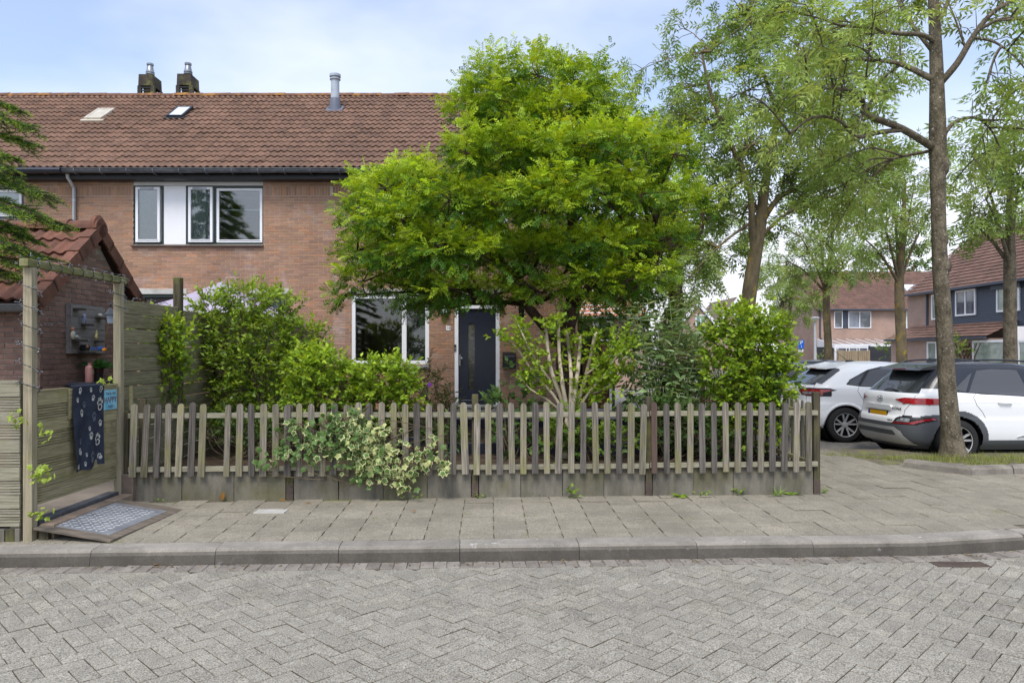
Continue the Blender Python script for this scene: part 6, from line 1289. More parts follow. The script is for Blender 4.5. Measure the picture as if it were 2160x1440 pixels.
def ivy():
    rg = np.random.default_rng(81); t = T('variegated_ivy', 'cream and green variegated ivy spilling over the picket fence', 'ivy', (-1.5, 7.72, 0.2)); pos = []; fr = []; mb = MB()
    for (x, y, rx, ry, n) in ((640, 922, 40, 30, 60), (690, 935, 50, 38, 80), (740, 925, 45, 38, 75), (716, 878, 26, 14, 26), (748, 866, 14, 12, 16), (700, 905, 30, 20, 30), (775, 920, 36, 34, 60), (792, 905, 24, 18, 36), (800, 950, 50, 36, 95), (800, 985, 46, 22, 70), (850, 1000, 30, 18, 34), (845, 1030, 10, 14, 12), (758, 1003, 22, 12, 14), (885, 968, 36, 14, 36), (908, 942, 12, 20, 18), (935, 985, 14, 12, 18), (600, 955, 36, 14, 26), (555, 972, 22, 8, 9), (620, 890, 20, 14, 12), (810, 955, 30, 30, 50), (765, 950, 40, 40, 50)):
        for _ in range(n):
            xx, yy = x + rg.normal(0, rx * 0.6), y + rg.normal(0, ry * 0.6); X = (xx - CX) / F * 7.72; dep = fence_y(X) - 0.08 - abs(rg.normal(0, 0.06)); p = P(xx, yy, dep); pos.append(np.array(p)); fr.append(1 / (1 + math.exp(-(xx - 755 + rg.normal(0, 25)) / 18)))
    pos = np.array(pos); fr = np.array(fr); n = len(pos)
    dr = unit(np.array((0, -0.35, -0.75)) + rg.normal(0, 0.45, (n, 3))); nm = unit(np.array((0, -0.85, 0.5)) + rg.normal(0, 0.35, (n, 3))); sz = rg.uniform(0.05, 0.092, n)
    v = (rg.random(n) < (0.25 + 0.55 * fr))[:, None]
    cen = np.where(rg.random((n, 1)) < 0.3 * fr[:, None], np.array((0.46, 0.50, 0.2)), np.array((0.09, 0.17, 0.045))) * rg.uniform(0.75, 1.25, (n, 1)); edge = np.where(v, np.array((0.56, 0.57, 0.28)), np.array((0.13, 0.21, 0.06))) * rg.uniform(0.8, 1.15, (n, 1))
    ivy_leaves('leaf_mass', t, pos, dr, nm, sz, cen, edge)
    for k in range(26):
        x0, y0 = rg.uniform(590, 860), rg.uniform(890, 990); pts = []
        for i in range(5): xx, yy = x0 + i * rg.uniform(-22, 26), y0 + i * rg.uniform(-14, 14); X = (xx - CX) / F * 7.7; pts.append(P(xx, yy, fence_y(X) - 0.09 + rg.normal(0, 0.02)))
        mb.tube(smoothpath(pts), 0.004, 4)
    mb.build('vines', M_stem, t)
    # sprigs on the slatted fence and gate post
    for lab, x, y, d, n in (('small ivy sprig poking through the left slatted fence', 36, 878, 6.02, 11), ('small ivy sprig beside the left gate post at half height', 92, 912, 6.15, 9), ('yellow-green ivy tuft low on the left gate post', 86, 998, 6.08, 26), ('little ivy tuft at the foot of the left gate post', 86, 1080, 6.1, 13), ('bright yellow-green leaf sprig on top of the gate beside the sign', 218, 805, 7.3, 8)):
        tt = T('ivy_sprig', lab, 'ivy', P(x, y, d)); p = np.array([P(x + rg.normal(0, 14 if n > 10 else 8), y + rg.normal(0, 8), d - abs(rg.normal(0, 0.03))) for _ in range(n)]); c = np.tile((0.24, 0.32, 0.045), (n, 1)) * rg.uniform(0.7, 1.3, (n, 1))
        ivy_leaves('leaves', tt, p, unit(np.array((0.2, -0.5, -0.3)) + rg.normal(0, 0.5, (n, 3))), unit(np.array((0, -0.7, 0.6)) + rg.normal(0, 0.3, (n, 3))), rg.uniform(0.04, 0.065, n), c, c * 1.25)
        mb = MB(); mb.tube([P(x - 12, y + 5, d + 0.03), P(x, y, d + 0.01), P(x + 10, y - 2, d - 0.02)], 0.003, 4); mb.build('stem', M_stem, tt)
ivy()
# fern in the pot
def fernleaves():
    rg = np.random.default_rng(91); n = 22; p = np.tile(np.array(fern_at), (n, 1)); a = rg.uniform(0, 6.28, n); dr = np.stack([np.cos(a), np.sin(a), rg.uniform(0.3, 1.1, n)], 1)
    leaves('fronds', fern, M_leaf, p, dr, np.tile((0, 0, 1.0), (n, 1)) + rg.normal(0, 0.1, (n, 3)), rg.uniform(0.2, 0.3, n), tmpl_pinnate(10, 0.2, 0.09, -0.45, ang=75), np.tile((0.035, 0.12, 0.03), (n, 1)) * rg.uniform(0.8, 1.3, (n, 1)))
fernleaves()
# ---- spruce reaching in at the upper left
def spruce(name, label, base, h, specs, seed, lean=0, nl=(0.018, 0.03), nstep=0.0065, nq=6):
    rg = np.random.default_rng(seed); t = T(name, label, 'conifer', base); mb = MB(); mb.tube([base, base + Vector((lean, 0, h))], [0.14, 0.03], 9); NP = []; ND = []; NL = []; NC = []
    for (z, tip, wdt) in specs:
        s = base + Vector((0, 0, z - base.z)); e = Vector(tip); L = (e - s).length; m_ = s.lerp(e, 0.55) + Vector((0, 0, 0.10 * L)); pth = limb(mb, [s, m_, e], 0.03, 0.006, 6, 8)
        n = len(pth)
        for k in range(4, n):
            tg = (pth[k] - pth[k - 1]).normalized(); sd_ = tg.cross(Vector((0, 0, 1))).normalized()
            for q in range(nq):
                f = k + rg.random() - 1; p = pth[k - 1].lerp(pth[k], f - k + 1); s_ = 1 if q % 2 else -1
                l = wdt * rg.uniform(0.5, 1.0) * (0.35 + 0.9 * (1 - abs((k / n) - 0.55))) ; a = (sd_ * s_ * rg.uniform(0.6, 1) + tg * 0.75 + Vector((0, 0, rg.normal(-0.12, 0.2)))).normalized(); b = p + a * l + Vector((0, 0, -0.12 * l))
                mb.tube([p, b], [0.005, 0.002], 3, cap=False)
                segs = [(p, b)]
                for u_ in (0.35, 0.55, 0.75):
                    for s2 in (-1, 1):
                        pp_ = p.lerp(b, u_); a2 = (a * 0.8 + (a.cross(Vector((0, 0, 1))) * s2) * 0.7).normalized(); segs.append((pp_, pp_ + a2 * l * (0.5 - 0.3 * u_)))
                for (c0, c1) in segs:
                    ln_ = (c1 - c0).length; m = max(4, int(ln_ / nstep)); tt = rg.random(m); ax = np.array((c1 - c0).normalized())
                    NP.append(np.array(c0) + np.outer(tt, np.array(c1 - c0))); v = rg.normal(0, 1, (m, 3)); v[:, 2] = np.abs(v[:, 2]) * 0.8 - 0.15; ND.append(unit(ax * 0.75 + unit(v))); NL.append(rg.uniform(*nl, m)); NC.append(np.clip((tt - 0.62) * 3.2, 0, 1) * 0.9)
    pos, dr, sz, f = np.concatenate(NP), np.concatenate(ND), np.concatenate(NL), np.concatenate(NC)
    mb.build('trunk', M_bark_rob, t, smooth=True)
    leaves('needles', t, M_leaf, pos, dr, rg.normal(0, 1, pos.shape), sz, (np.array([(-0.09, 0, 0), (0.09, 0, 0), (0.06, 1, 0), (-0.06, 1, 0)]), np.array([(0, 1, 2, 3)])), mixcol(rg, len(pos), (0.045, 0.11, 0.028), (0.34, 0.48, 0.06), f + 0.05, 0.15))
sb = Vector((-6.15, 7.25, 0.2))
spruce('spruce_tree', 'spruce branches with lime green tips reaching in at the left edge', sb, 5.2, [(4.15, P(30, 225, 7.1), 0.2), (3.95, P(55, 262, 7.0), 0.26), (3.85, P(60, 300, 7.3), 0.26), (3.7, P(20, 330, 6.9), 0.24), (3.45, P(88, 408, 7.1), 0.3), (3.3, P(30, 380, 7.5), 0.26), (3.2, P(120, 468, 7.2), 0.32), (3.05, P(70, 450, 6.8), 0.3), (2.95, P(60, 500, 7.4), 0.28), (2.85, P(85, 540, 7.1), 0.28), (2.7, P(50, 560, 6.9), 0.26), (2.6, P(40, 585, 7.2), 0.22), (3.1, P(40, 480, 7.6), 0.26), (3.6, P(10, 350, 6.7), 0.2), (2.9, P(20, 520, 6.8), 0.26)], 95)
rb2 = Vector((-17.3, -10.0, 0.0)); rgx = random.Random(4)
spruce('spruce_tree', 'spruce across the street, showing only as the dark reflection in the upstairs window', rb2, 15, [(z, rb2 + Vector((l * math.cos(a), l * math.sin(a), z - 0.25 * l)), 0.9) for z in [6.5 + 0.55 * k for k in range(14)] for a in [rgx.uniform(-0.5, 0.5), rgx.uniform(0.6, 1.6), rgx.uniform(2.2, 4.0)] for l in [(15.2 - z) * 0.36 * rgx.uniform(0.85, 1.2)]], 96, nl=(0.10, 0.16), nstep=0.1, nq=4)
# ---- weeds, grass and litter
def weed(label, x, y, kind, seed, s=1.0):
    rg = np.random.default_rng(seed); d = F * (CZ - 0.15) / (y - CY); p = Vector(((x - CX) / F * d, d, 0.145)); t = T('weed', label, 'weed', p, 'weeds at the foot of the picket fence')
    n = {'rosette': 12, 'leafy': 16, 'tuft': 22}[kind]; a = rg.uniform(0, 6.28, n); up = {'rosette': 0.55, 'leafy': 0.9, 'tuft': 1.4}[kind]
    dr = np.stack([np.cos(a), np.sin(a) * 0.6 - 0.2, rg.uniform(0.3, 1.0, n) * up], 1); pos = np.tile(np.array(p), (n, 1)) + rg.normal(0, 0.012 if kind != 'leafy' else 0.04, (n, 3)) * (1, 0.4, 0.5); pos[:, 2] = np.abs(pos[:, 2] - p.z) + p.z + (rg.random(n) * 0.06 * s if kind == 'leafy' else 0)
    leaves('leaves', t, M_leaf, pos, dr, np.tile((0, -0.3, 1.0), (n, 1)) + rg.normal(0, 0.2, (n, 3)), rg.uniform(0.05, 0.1, n) * s * (0.7 if kind == 'leafy' else 1), {'rosette': TP_SIMPLE, 'leafy': TP_OVAL, 'tuft': tmpl_simple(0.08)}[kind], mixcol(rg, n, (0.09, 0.17, 0.02), (0.24, 0.36, 0.04), rg.random(n)))
for a in (('small leafy weed left of the second fence post foot', 1014, 1050, 'leafy', 1, .6), ('thin grassy weed with bright leaf below the mossy pickets', 1128, 1046, 'leafy', 2, .8), ('broad leafy weed at the middle of the concrete panels', 1206, 1051, 'leafy', 3, 1.3), ('dandelion rosette just right of the third fence post', 1434, 1048, 'rosette', 4, 1.3), ('low weed cluster near the right concrete panels', 1484, 1049, 'leafy', 5, .8), ('small bright leaf weed before the right concrete panels', 1556, 1044, 'leafy', 6, .9), ('grassy tuft near the right end of the fence', 1640, 1046, 'tuft', 7, 1.5), ('flat rosette weed beside the right corner post', 1675, 1043, 'rosette', 8, 1.1), ('tiny weed at the left foot of the concrete panels', 340, 1060, 'leafy', 9, .5), ('dry grass tuft at the right corner post foot', 1735, 1040, 'tuft', 10, 1.2), ('small weed right of the post under the ivy', 876, 1056, 'leafy', 11, .5)): weed(*a)
def grass(name, label, pts, n, seed, h=(0.06, 0.18), ca=(0.10, 0.15, 0.03), cb=(0.34, 0.32, 0.12), spread=0.06, heads=0):
    rg = np.random.default_rng(seed); i = rg.integers(0, len(pts), n); base = np.array(pts)[i] + rg.normal(0, 1, (n, 3)) * (spread, spread, 0); dr = np.array((0, 0, 1.0)) + rg.normal(0, 0.4, (n, 3)); sz = rg.uniform(*h, n)
    tp = (np.array([(-0.02, 0, 0), (0.02, 0, 0), (0.012, 0.6, 0.04), (-0.012, 0.6, 0.04), (0.0, 1.0, 0.18), (0.001, 1.0, 0.18)]), np.array([(0, 1, 2, 3), (3, 2, 5, 4)]))
    o = leaves(name, None, M_matt_leaf, base, dr, rg.normal(0, 1, (n, 3)), sz, tp, mixcol(rg, n, ca, cb, rg.random(n)), kind='stuff'); tag(o, label, 'grass'); return o
def gp(x, y, z=0.15): d = F * (CZ - z) / (y - CY); return ((x - CX) / F * d, d, z)
grass('grass', 'dry green grass around the ash trunk and along the pavement edge', [gp(x, 968 + 0.00 * x, 0.16) for x in range(1900, 2190, 10)] + [gp(x, 975, 0.16) for x in range(1915, 2190, 10)] + [gp(x, 962 + (x - 1740) * 0.06, 0.13) for x in range(1740, 1900, 8)] + [gp(x, 985, 0.16) for x in range(2050, 2120, 10)], 3400, 3, h=(0.03, 0.13), ca=(0.13, 0.2, 0.04), cb=(0.38, 0.38, 0.13))
rg_ = np.random.default_rng(4); tufts = []
for x, y, n in ((1000, 1055, 3), (1040, 1060, 3), (815, 1090, 3), (990, 1085, 3), (1110, 1090, 2), (1195, 1095, 2), (1350, 1085, 2), (1445, 1095, 3), (1755, 1050, 4), (1890, 1015, 6), (1960, 1025, 4), (2070, 1085, 3), (1850, 1000, 8), (2050, 1005, 6), (640, 1095, 2), (250, 1142, 4), (1105, 1132, 3), (1830, 990, 5), (900, 1070, 2), (1540, 1065, 3), (2110, 1080, 4), (1620, 1060, 2), (1990, 1030, 3)):
    for _ in range(n): tufts.append(gp(x + rg_.normal(0, 14), y + rg_.normal(0, 2), 0.14))
grass('joint_moss', 'tiny moss and grass tufts in the pavement joints', tufts, 2600, 5, h=(0.010, 0.026), ca=(0.16, 0.22, 0.03), cb=(0.36, 0.36, 0.10), spread=0.022)
rt_ = []
for _ in range(170):
    y = rg_.uniform(1200, 1430); x = rg_.uniform(0, 2160); rt_.append(gp(x, y, 0.0))
grass('road_moss', 'scattered bright moss specks in the road joints', rt_, 1500, 6, h=(0.006, 0.015), ca=(0.2, 0.24, 0.04), cb=(0.45, 0.40, 0.10), spread=0.01)
# fallen leaves
def fallen(label, x, y, s, up, seed, z=0.15, c=(0.30, 0.16, 0.05)):
    d = F * (CZ - z) / (y - CY); p = Vector(((x - CX) / F * d, d, z + 0.008)); t = T('fallen_leaf', label, 'leaf', p, 'dry leaves lying on the pavement'); rg = np.random.default_rng(seed)
    dr = np.array([(0.3, -0.15, 1.0)]) if up else np.array([(1, 0.2, 0.12)]); leaves('blade', t, M_matt_leaf, np.array([p]), dr, np.array([(0.1, -1, 0.2)]) if up else np.array([(0, -0.2, 1.0)]), np.array([s]), tmpl_big(0.6, 0.2, -0.2), np.array([c]))
    mb = MB(); mb.tube([p, p + Vector((-0.02, -0.01, 0.004))], 0.0012, 4); mb.build('stalk', M_stem, t)
for a in (('tan leaf propped against the left concrete panel', 467, 1056, 0.09, 1, 1), ('amber leaf at the foot of the concrete panel under the ivy', 588, 1057, 0.08, 0, 2), ('small tan leaf beside the orange stalk', 645, 1062, 0.05, 0, 3), ('pale curled leaf in the middle of the pavement', 868, 1079, 0.05, 0, 4)): fallen(*a)
fallen('large rusty leaf in the gutter below the kerb', 770, 1184, 0.11, 0, 5, 0.0, (0.28, 0.11, 0.04)); fallen('small orange leaf in the gutter at left', 324, 1192, 0.05, 0, 6, 0.0, (0.4, 0.2, 0.07))
def litter():
    rg = np.random.default_rng(7); n = 420; X = rg.uniform(-4.5, 5.2, n); pos = np.array([(x, kf(x) - abs(rg.normal(0, 0.06)) - 0.015, 0.006) for x in X]); a = rg.uniform(0, 6.28, n); dr = np.stack([np.cos(a), np.sin(a), rg.uniform(-0.02, 0.15, n)], 1)
    o = leaves('gutter_debris', None, M_matt_leaf, pos, dr, np.tile((0, 0, 1.0), (n, 1)) + rg.normal(0, 0.15, (n, 3)), rg.uniform(0.012, 0.05, n), tmpl_simple(0.3), mixcol(rg, n, (0.10, 0.075, 0.045), (0.34, 0.25, 0.13), rg.random(n)), kind='stuff'); tag(o, 'brown leaf crumbs and twigs lying along the gutter', 'debris')
litter()
dg = T('drain_grate', 'rusty drain grate half buried in debris below the kerb bend', 'drain', (3.75, 5.84, 0.0))
for k in range(5): mb = MB(); y = 5.80 + k * 0.03; mb.cham(3.5, 3.93, y, y + 0.014, -0.02, 0.008, 0.003); mb.build('bar', M_shoe, dg)
# low kerb round the tree pit
kp = T('tree_pit_kerb', 'low worn kerb stones edging the grass by the ash tree', 'kerb', (6.5, 10.2, 0.1))
kl = [gp(1903, 985, 0.15), gp(2050, 1003, 0.15), gp(2140, 1000, 0.15), gp(2260, 997, 0.15), gp(2400, 990, 0.15)]
for a, b in zip(kl, kl[1:]):
    a, b = Vector(a), Vector(b); e = (b - a); L = e.length; an = math.atan2(e.y, e.x); mb = MB(); mb.prism([(0.0, -0.08), (0.015, 0.07), (0.04, 0.1), (0.16, 0.105), (0.16, -0.08)], 0.01, L - 0.01, 'x', M=Matrix.Translation(a) @ Matrix.Rotation(an, 4, 'Z')); mb.build('kerb_stone', M_gutp, kp)
# ================================================================ parked cars
M_carwhite = pm('white_car_paint', (0.80, 0.81, 0.82), var=0.0, rough=0.35, spec=0.4, coat=0.4)
M_carblack = pm('black_car_paint', (0.02, 0.023, 0.03), var=0.0, rough=0.25, spec=0.4, coat=0.3)
M_cargrey = pm('dark_blue_grey_paint', (0.03, 0.036, 0.05), var=0.0, rough=0.3, spec=0.5, coat=0.8)
M_clad = pm('grey_cladding', lin(80, 83, 88), var=0.05, rough=0.45, spec=0.4)
M_trim = pm('black_trim', (0.016, 0.017, 0.018), var=0.0, rough=0.35)
M_silver = pm('satin_silver', lin(176, 176, 176), var=0.05, rough=0.4, metal=0.3)
M_chrome = pm('chrome', lin(190, 192, 196), var=0, rough=0.12, metal=1.0)
M_carglass = pm('car_window', (0.035, 0.04, 0.045), var=0, rough=0.03, spec=0.35)
M_carside = pm('car_side_window', (0.085, 0.09, 0.10), var=0, rough=0.04, spec=0.2)
M_red = pm('tail_lamp_red', (0.42, 0.012, 0.018), (0.22, 0.006, 0.01), sc=6, stretch=(1, 3, 6), var=0.2, fsc=18, rough=0.12, coat=1.0)
M_lens = pm('clear_lens', lin(150, 152, 155), lin(95, 97, 100), sc=14, var=0.2, fsc=40, rough=0.12, coat=1.0)
M_tyre = pm('tyre_rubber', (0.022, 0.022, 0.023), var=0.15, fsc=30, rough=0.85)
M_plate = pm('yellow_number_plate', lin(226, 170, 20), lin(190, 138, 16), sc=9, stretch=(1, 2.2, 1), mix=(0.4, 0.7), var=0.08, fsc=14, rough=0.5)
M_eublue = pm('plate_blue', lin(34, 62, 150), var=0.05)
def inpoly(x, y, poly):
    x = np.asarray(x); y = np.asarray(y); c = np.zeros(x.shape, bool); n = len(poly); j = n - 1
    for i in range(n):
        xi, yi = poly[i]; xj, yj = poly[j]; c ^= ((yi > y) != (yj > y)) & (x < (xj - xi) * (y - yi) / (yj - yi + 1e-12) + xi); j = i
    return c
class Car:
    """lofted from plan outlines: levels of (z, rear x, front x, half width, corner exponent)"""
    def __init__(s, root, levels, wheels, rw, step=0.02, roof_rise=0.05, M=620):
        s.t = root; s.wheels = wheels; s.rw = rw
        lv = np.array(levels, float); k = np.arange(len(lv)); seg = [max(2, int(np.abs(b - a)[:4].max() / step)) for a, b in zip(lv, lv[1:])]; rows = []
        for i in range(len(lv) - 1):
            p0, p1, p2, p3 = lv[max(i - 1, 0)], lv[i], lv[i + 1], lv[min(i + 2, len(lv) - 1)]
            for j in range(seg[i]):
                t = j / seg[i]; m1 = (p2 - p0) / 2; m2 = (p3 - p1) / 2
                for c in range(5):       # keep monotone
                    dlt = p2[c] - p1[c]
                    if dlt == 0: m1[c] = m2[c] = 0
                    else:
                        m1[c] = np.clip(m1[c] / dlt, 0, 2.2) * dlt; m2[c] = np.clip(m2[c] / dlt, 0, 2.2) * dlt
                rows.append((2 * t ** 3 - 3 * t ** 2 + 1) * p1 + (t ** 3 - 2 * t ** 2 + t) * m1 + (-2 * t ** 3 + 3 * t ** 2) * p2 + (t ** 3 - t ** 2) * m2)
        rows.append(lv[-1]); rows = np.array(rows)
        th = np.linspace(0, 2 * np.pi, 4001)
        rings = []
        def ring(z, xr, xf, w, e):
            cx, a = (xr + xf) / 2, (xf - xr) / 2; cs, sn = np.cos(th + np.pi), np.sin(th + np.pi)
            x = cx + a * np.sign(cs) * np.abs(cs) ** (2 / e); y = w * np.sign(sn) * np.abs(sn) ** (2 / e)
            l = np.concatenate([[0], np.cumsum(np.hypot(np.diff(x), np.diff(y)))]); q = np.linspace(0, l[-1], M + 1)[:-1]
            return np.stack([np.interp(q, l, x), np.interp(q, l, y), np.full(M, z)], 1)
        for r_ in rows: rings.append(ring(*r_))
        top = rings[-1]; cen = np.array(((rows[-1][1] + rows[-1][2]) / 2, 0, 0)); zt = rows[-1][0]
        for f in (0.94, 0.86, 0.74, 0.58, 0.4, 0.2, 0.01):
            q = top.copy(); q[:, 1] *= f; q[:, 0] = cen[0] + (q[:, 0] - cen[0]) * (0.35 * f + 0.65 * f); q[:, 2] = zt + roof_rise * (1 - f * f); rings.append(q)
        V = np.array(rings); nr = len(V); s.V = V.reshape(-1, 3)
        i, j = np.meshgrid(np.arange(nr - 1), np.arange(M), indexing='ij'); a = i * M + j; b = i * M + (j + 1) % M; s.F = np.stack([a, b, b + M, a + M], -1).reshape(-1, 4)
        q = s.V[s.F]; s.c = q.mean(1); n = np.cross(q[:, 2] - q[:, 0], q[:, 3] - q[:, 1]); s.n = unit(n)
        out = s.c - np.array((2.0, 0, 0.7)); flip = (s.n * out).sum(1).mean() < 0
        if flip: s.F = s.F[:, ::-1]; s.n = -s.n
        s.free = np.ones(len(s.F), bool)
        for wx in wheels: s.free &= ~((np.hypot(s.c[:, 0] - wx, s.c[:, 2] - rw) < rw + 0.045) & (np.abs(s.c[:, 1]) > 0.5) & (np.abs(s.n[:, 1]) > 0.3))
    def part(s, name, mask, mat, off=0.0, smooth=True):
        m = mask & s.free; s.free &= ~m
        if not m.any(): return None
        F_ = s.F[m]; u_, inv = np.unique(F_, return_inverse=True); V = s.V[u_].copy(); F2 = inv.reshape(F_.shape)
        vn = np.zeros_like(V); np.add.at(vn, F2.ravel(), np.repeat(s.n[m], 4, 0)); V += unit(vn) * off
        me = np_mesh(name, V, F2, mat, smooth=smooth); return mkobj(name, me, s.t)
    def side(s, poly, sgn): return inpoly(s.c[:, 0], s.c[:, 2], poly) & (s.n[:, 1] * sgn > 0.35)
    def rear(s, poly, k=0.3, xmax=1.3): return inpoly(s.c[:, 1], s.c[:, 2], poly) & (s.n[:, 0] < -k) & (s.c[:, 0] < xmax)
    def on_side(s, x, z, sgn=-1):
        m = s.n[:, 1] * sgn > 0.3; d = (s.c[:, 0] - x) ** 2 + (s.c[:, 2] - z) ** 2 + (~m) * 9; i = d.argmin(); return Vector((x, s.c[i, 1], z)), Vector(s.n[i])
    def on_rear(s, y, z):
        m = s.n[:, 0] < -0.25; d = (s.c[:, 1] - y) ** 2 + (s.c[:, 2] - z) ** 2 + (~m) * 9; i = d.argmin(); return Vector((s.c[i, 0], y, z)), Vector(s.n[i])
    def line(s, name, pts, where='side', r=0.0035, sgn=-1, mat=None):
        out = []
        for a, b in zip(pts, pts[1:]):
            k = max(1, int(math.hypot(b[0] - a[0], b[1] - a[1]) / 0.04))
            for i in range(k + (b == pts[-1])):
                t = i / k; u_, z = a[0] + (b[0] - a[0]) * t, a[1] + (b[1] - a[1]) * t; p, n = (s.on_side(u_, z, sgn) if where == 'side' else s.on_rear(u_, z)); out.append(p + n * (r * 0.15))
        mb = MB(); mb.tube(out, r, 5); return mb.build(name, mat or M_trim, s.t, local=True)
    def badge(s, txt, y, z, size, mat, name='badge'):
        p, n = s.on_rear(y, z); n = n.normalized(); X = Vector((0, 0, 1)).cross(n).normalized(); Y = n.cross(X); Mx = Matrix.Translation(p + n * 0.004) @ Matrix((X, Y, n)).transposed().to_4x4()
        cu = bpy.data.curves.new(name, 'FONT'); cu.body = txt; cu.size = size; cu.align_x = 'CENTER'; cu.align_y = 'CENTER'; cu.extrude = 0.002; cu.space_character = 1.15
        ob = bpy.data.objects.new('tmp', cu); C.objects.link(ob); bpy.context.view_layer.update(); me = bpy.data.meshes.new_from_object(ob); bpy.data.objects.remove(ob); me.name = name; me.transform(Mx); me.materials.clear(); me.materials.append(mat); return mkobj(name, me, s.t)
def wheel(root, x, y, rw, sgn, spoke_mat=M_silver, n=5, w=0.21, twin=True):
    """wheel with its axis along y; sgn = outward side"""
    t = MB(); rp_ = [(rw * 0.70, -0.5), (rw * 0.9, -0.49), (rw * 0.97, -0.42), (rw, -0.3), (rw, 0.3), (rw * 0.97, 0.42), (rw * 0.9, 0.49), (rw * 0.72, 0.5), (rw * 0.68, 0.42), (rw * 0.68, -0.42)]
    Mx = Matrix.Translation((x, y, rw)) @ Matrix.Rotation(R(90) * (-1 if sgn > 0 else 1), 4, 'X')
    t.lathe([(r_, z * w) for r_, z in rp_], 40, Mx); tyre = t.build('tyre', M_tyre, root, local=True, autos=40)
    rim = MB(); R0 = rw * 0.69
    rim.lathe([(R0, -0.4 * w), (R0 * 0.96, 0.28 * w), (R0, 0.44 * w), (R0 * 0.98, 0.47 * w), (R0 * 0.94, 0.44 * w), (R0 * 0.9, 0.2 * w), (R0 * 0.88, -0.1 * w), (0.03, -0.12 * w)], 40, Mx, 1)
    rim.lathe([(R0 * 0.995, 0.445 * w), (R0 * 0.985, 0.475 * w), (R0 * 0.94, 0.45 * w)], 40, Mx, 0)
    for k in range(n):
        for q in ((-0.13, 0.13) if twin else (0,)):
            a = 2 * math.pi * k / n + 0.3; a0, a1 = a + q * 0.5, a + q * 1.9; p0 = Vector((0.045 * math.cos(a0), 0.045 * math.sin(a0), 0.30 * w)); p1 = Vector((R0 * 0.96 * math.cos(a1), R0 * 0.96 * math.sin(a1), 0.42 * w)); sdv = Vector((-math.sin(a), math.cos(a), 0)) * (0.016 if twin else 0.03)
            vs = [p0 - sdv, p0 + sdv, p1 + sdv * 0.9, p1 - sdv * 0.9]; vb = [v - Vector((0, 0, 0.03)) for v in vs]; rim.add([Mx @ v for v in vs + vb], [(0, 1, 2, 3), (0, 4, 5, 1), (1, 5, 6, 2), (3, 2, 6, 7), (0, 3, 7, 4)], 0)
    rim.lathe([(0.06, 0.2 * w), (0.055, 0.34 * w), (0.03, 0.37 * w), (0.001, 0.37 * w)], 16, Mx, 0)
    rim.build('rim', [spoke_mat, M_trim], tyre, local=True)
def wheel_set(c, W, mat, twin=True, n=5):
    for wx in c.wheels:
        for s_ in (-1, 1):
            wheel(c.t, wx, s_ * (W - 0.125), c.rw, s_, mat, n, twin=twin)
            mb = MB(); Mx = Matrix.Translation((wx, s_ * (W - 0.30), c.rw)) @ Matrix.Rotation(R(90), 4, 'X'); mb.lathe([(c.rw + 0.06, -0.24), (c.rw + 0.06, 0.23)], 28, Mx); mb.lathe([(c.rw + 0.06, 0.2 * s_), (0.01, 0.2 * s_)], 28, Mx); mb.build('wheel_well', M_dark, c.t, local=True)
    mb = MB(); mb.box(0.25, 3.9, -W + 0.32, W - 0.32, 0.16, 0.3); mb.build('underbody', M_dark, c.t, local=True)
def both(f):
    for s_ in (-1, 1): f(s_)
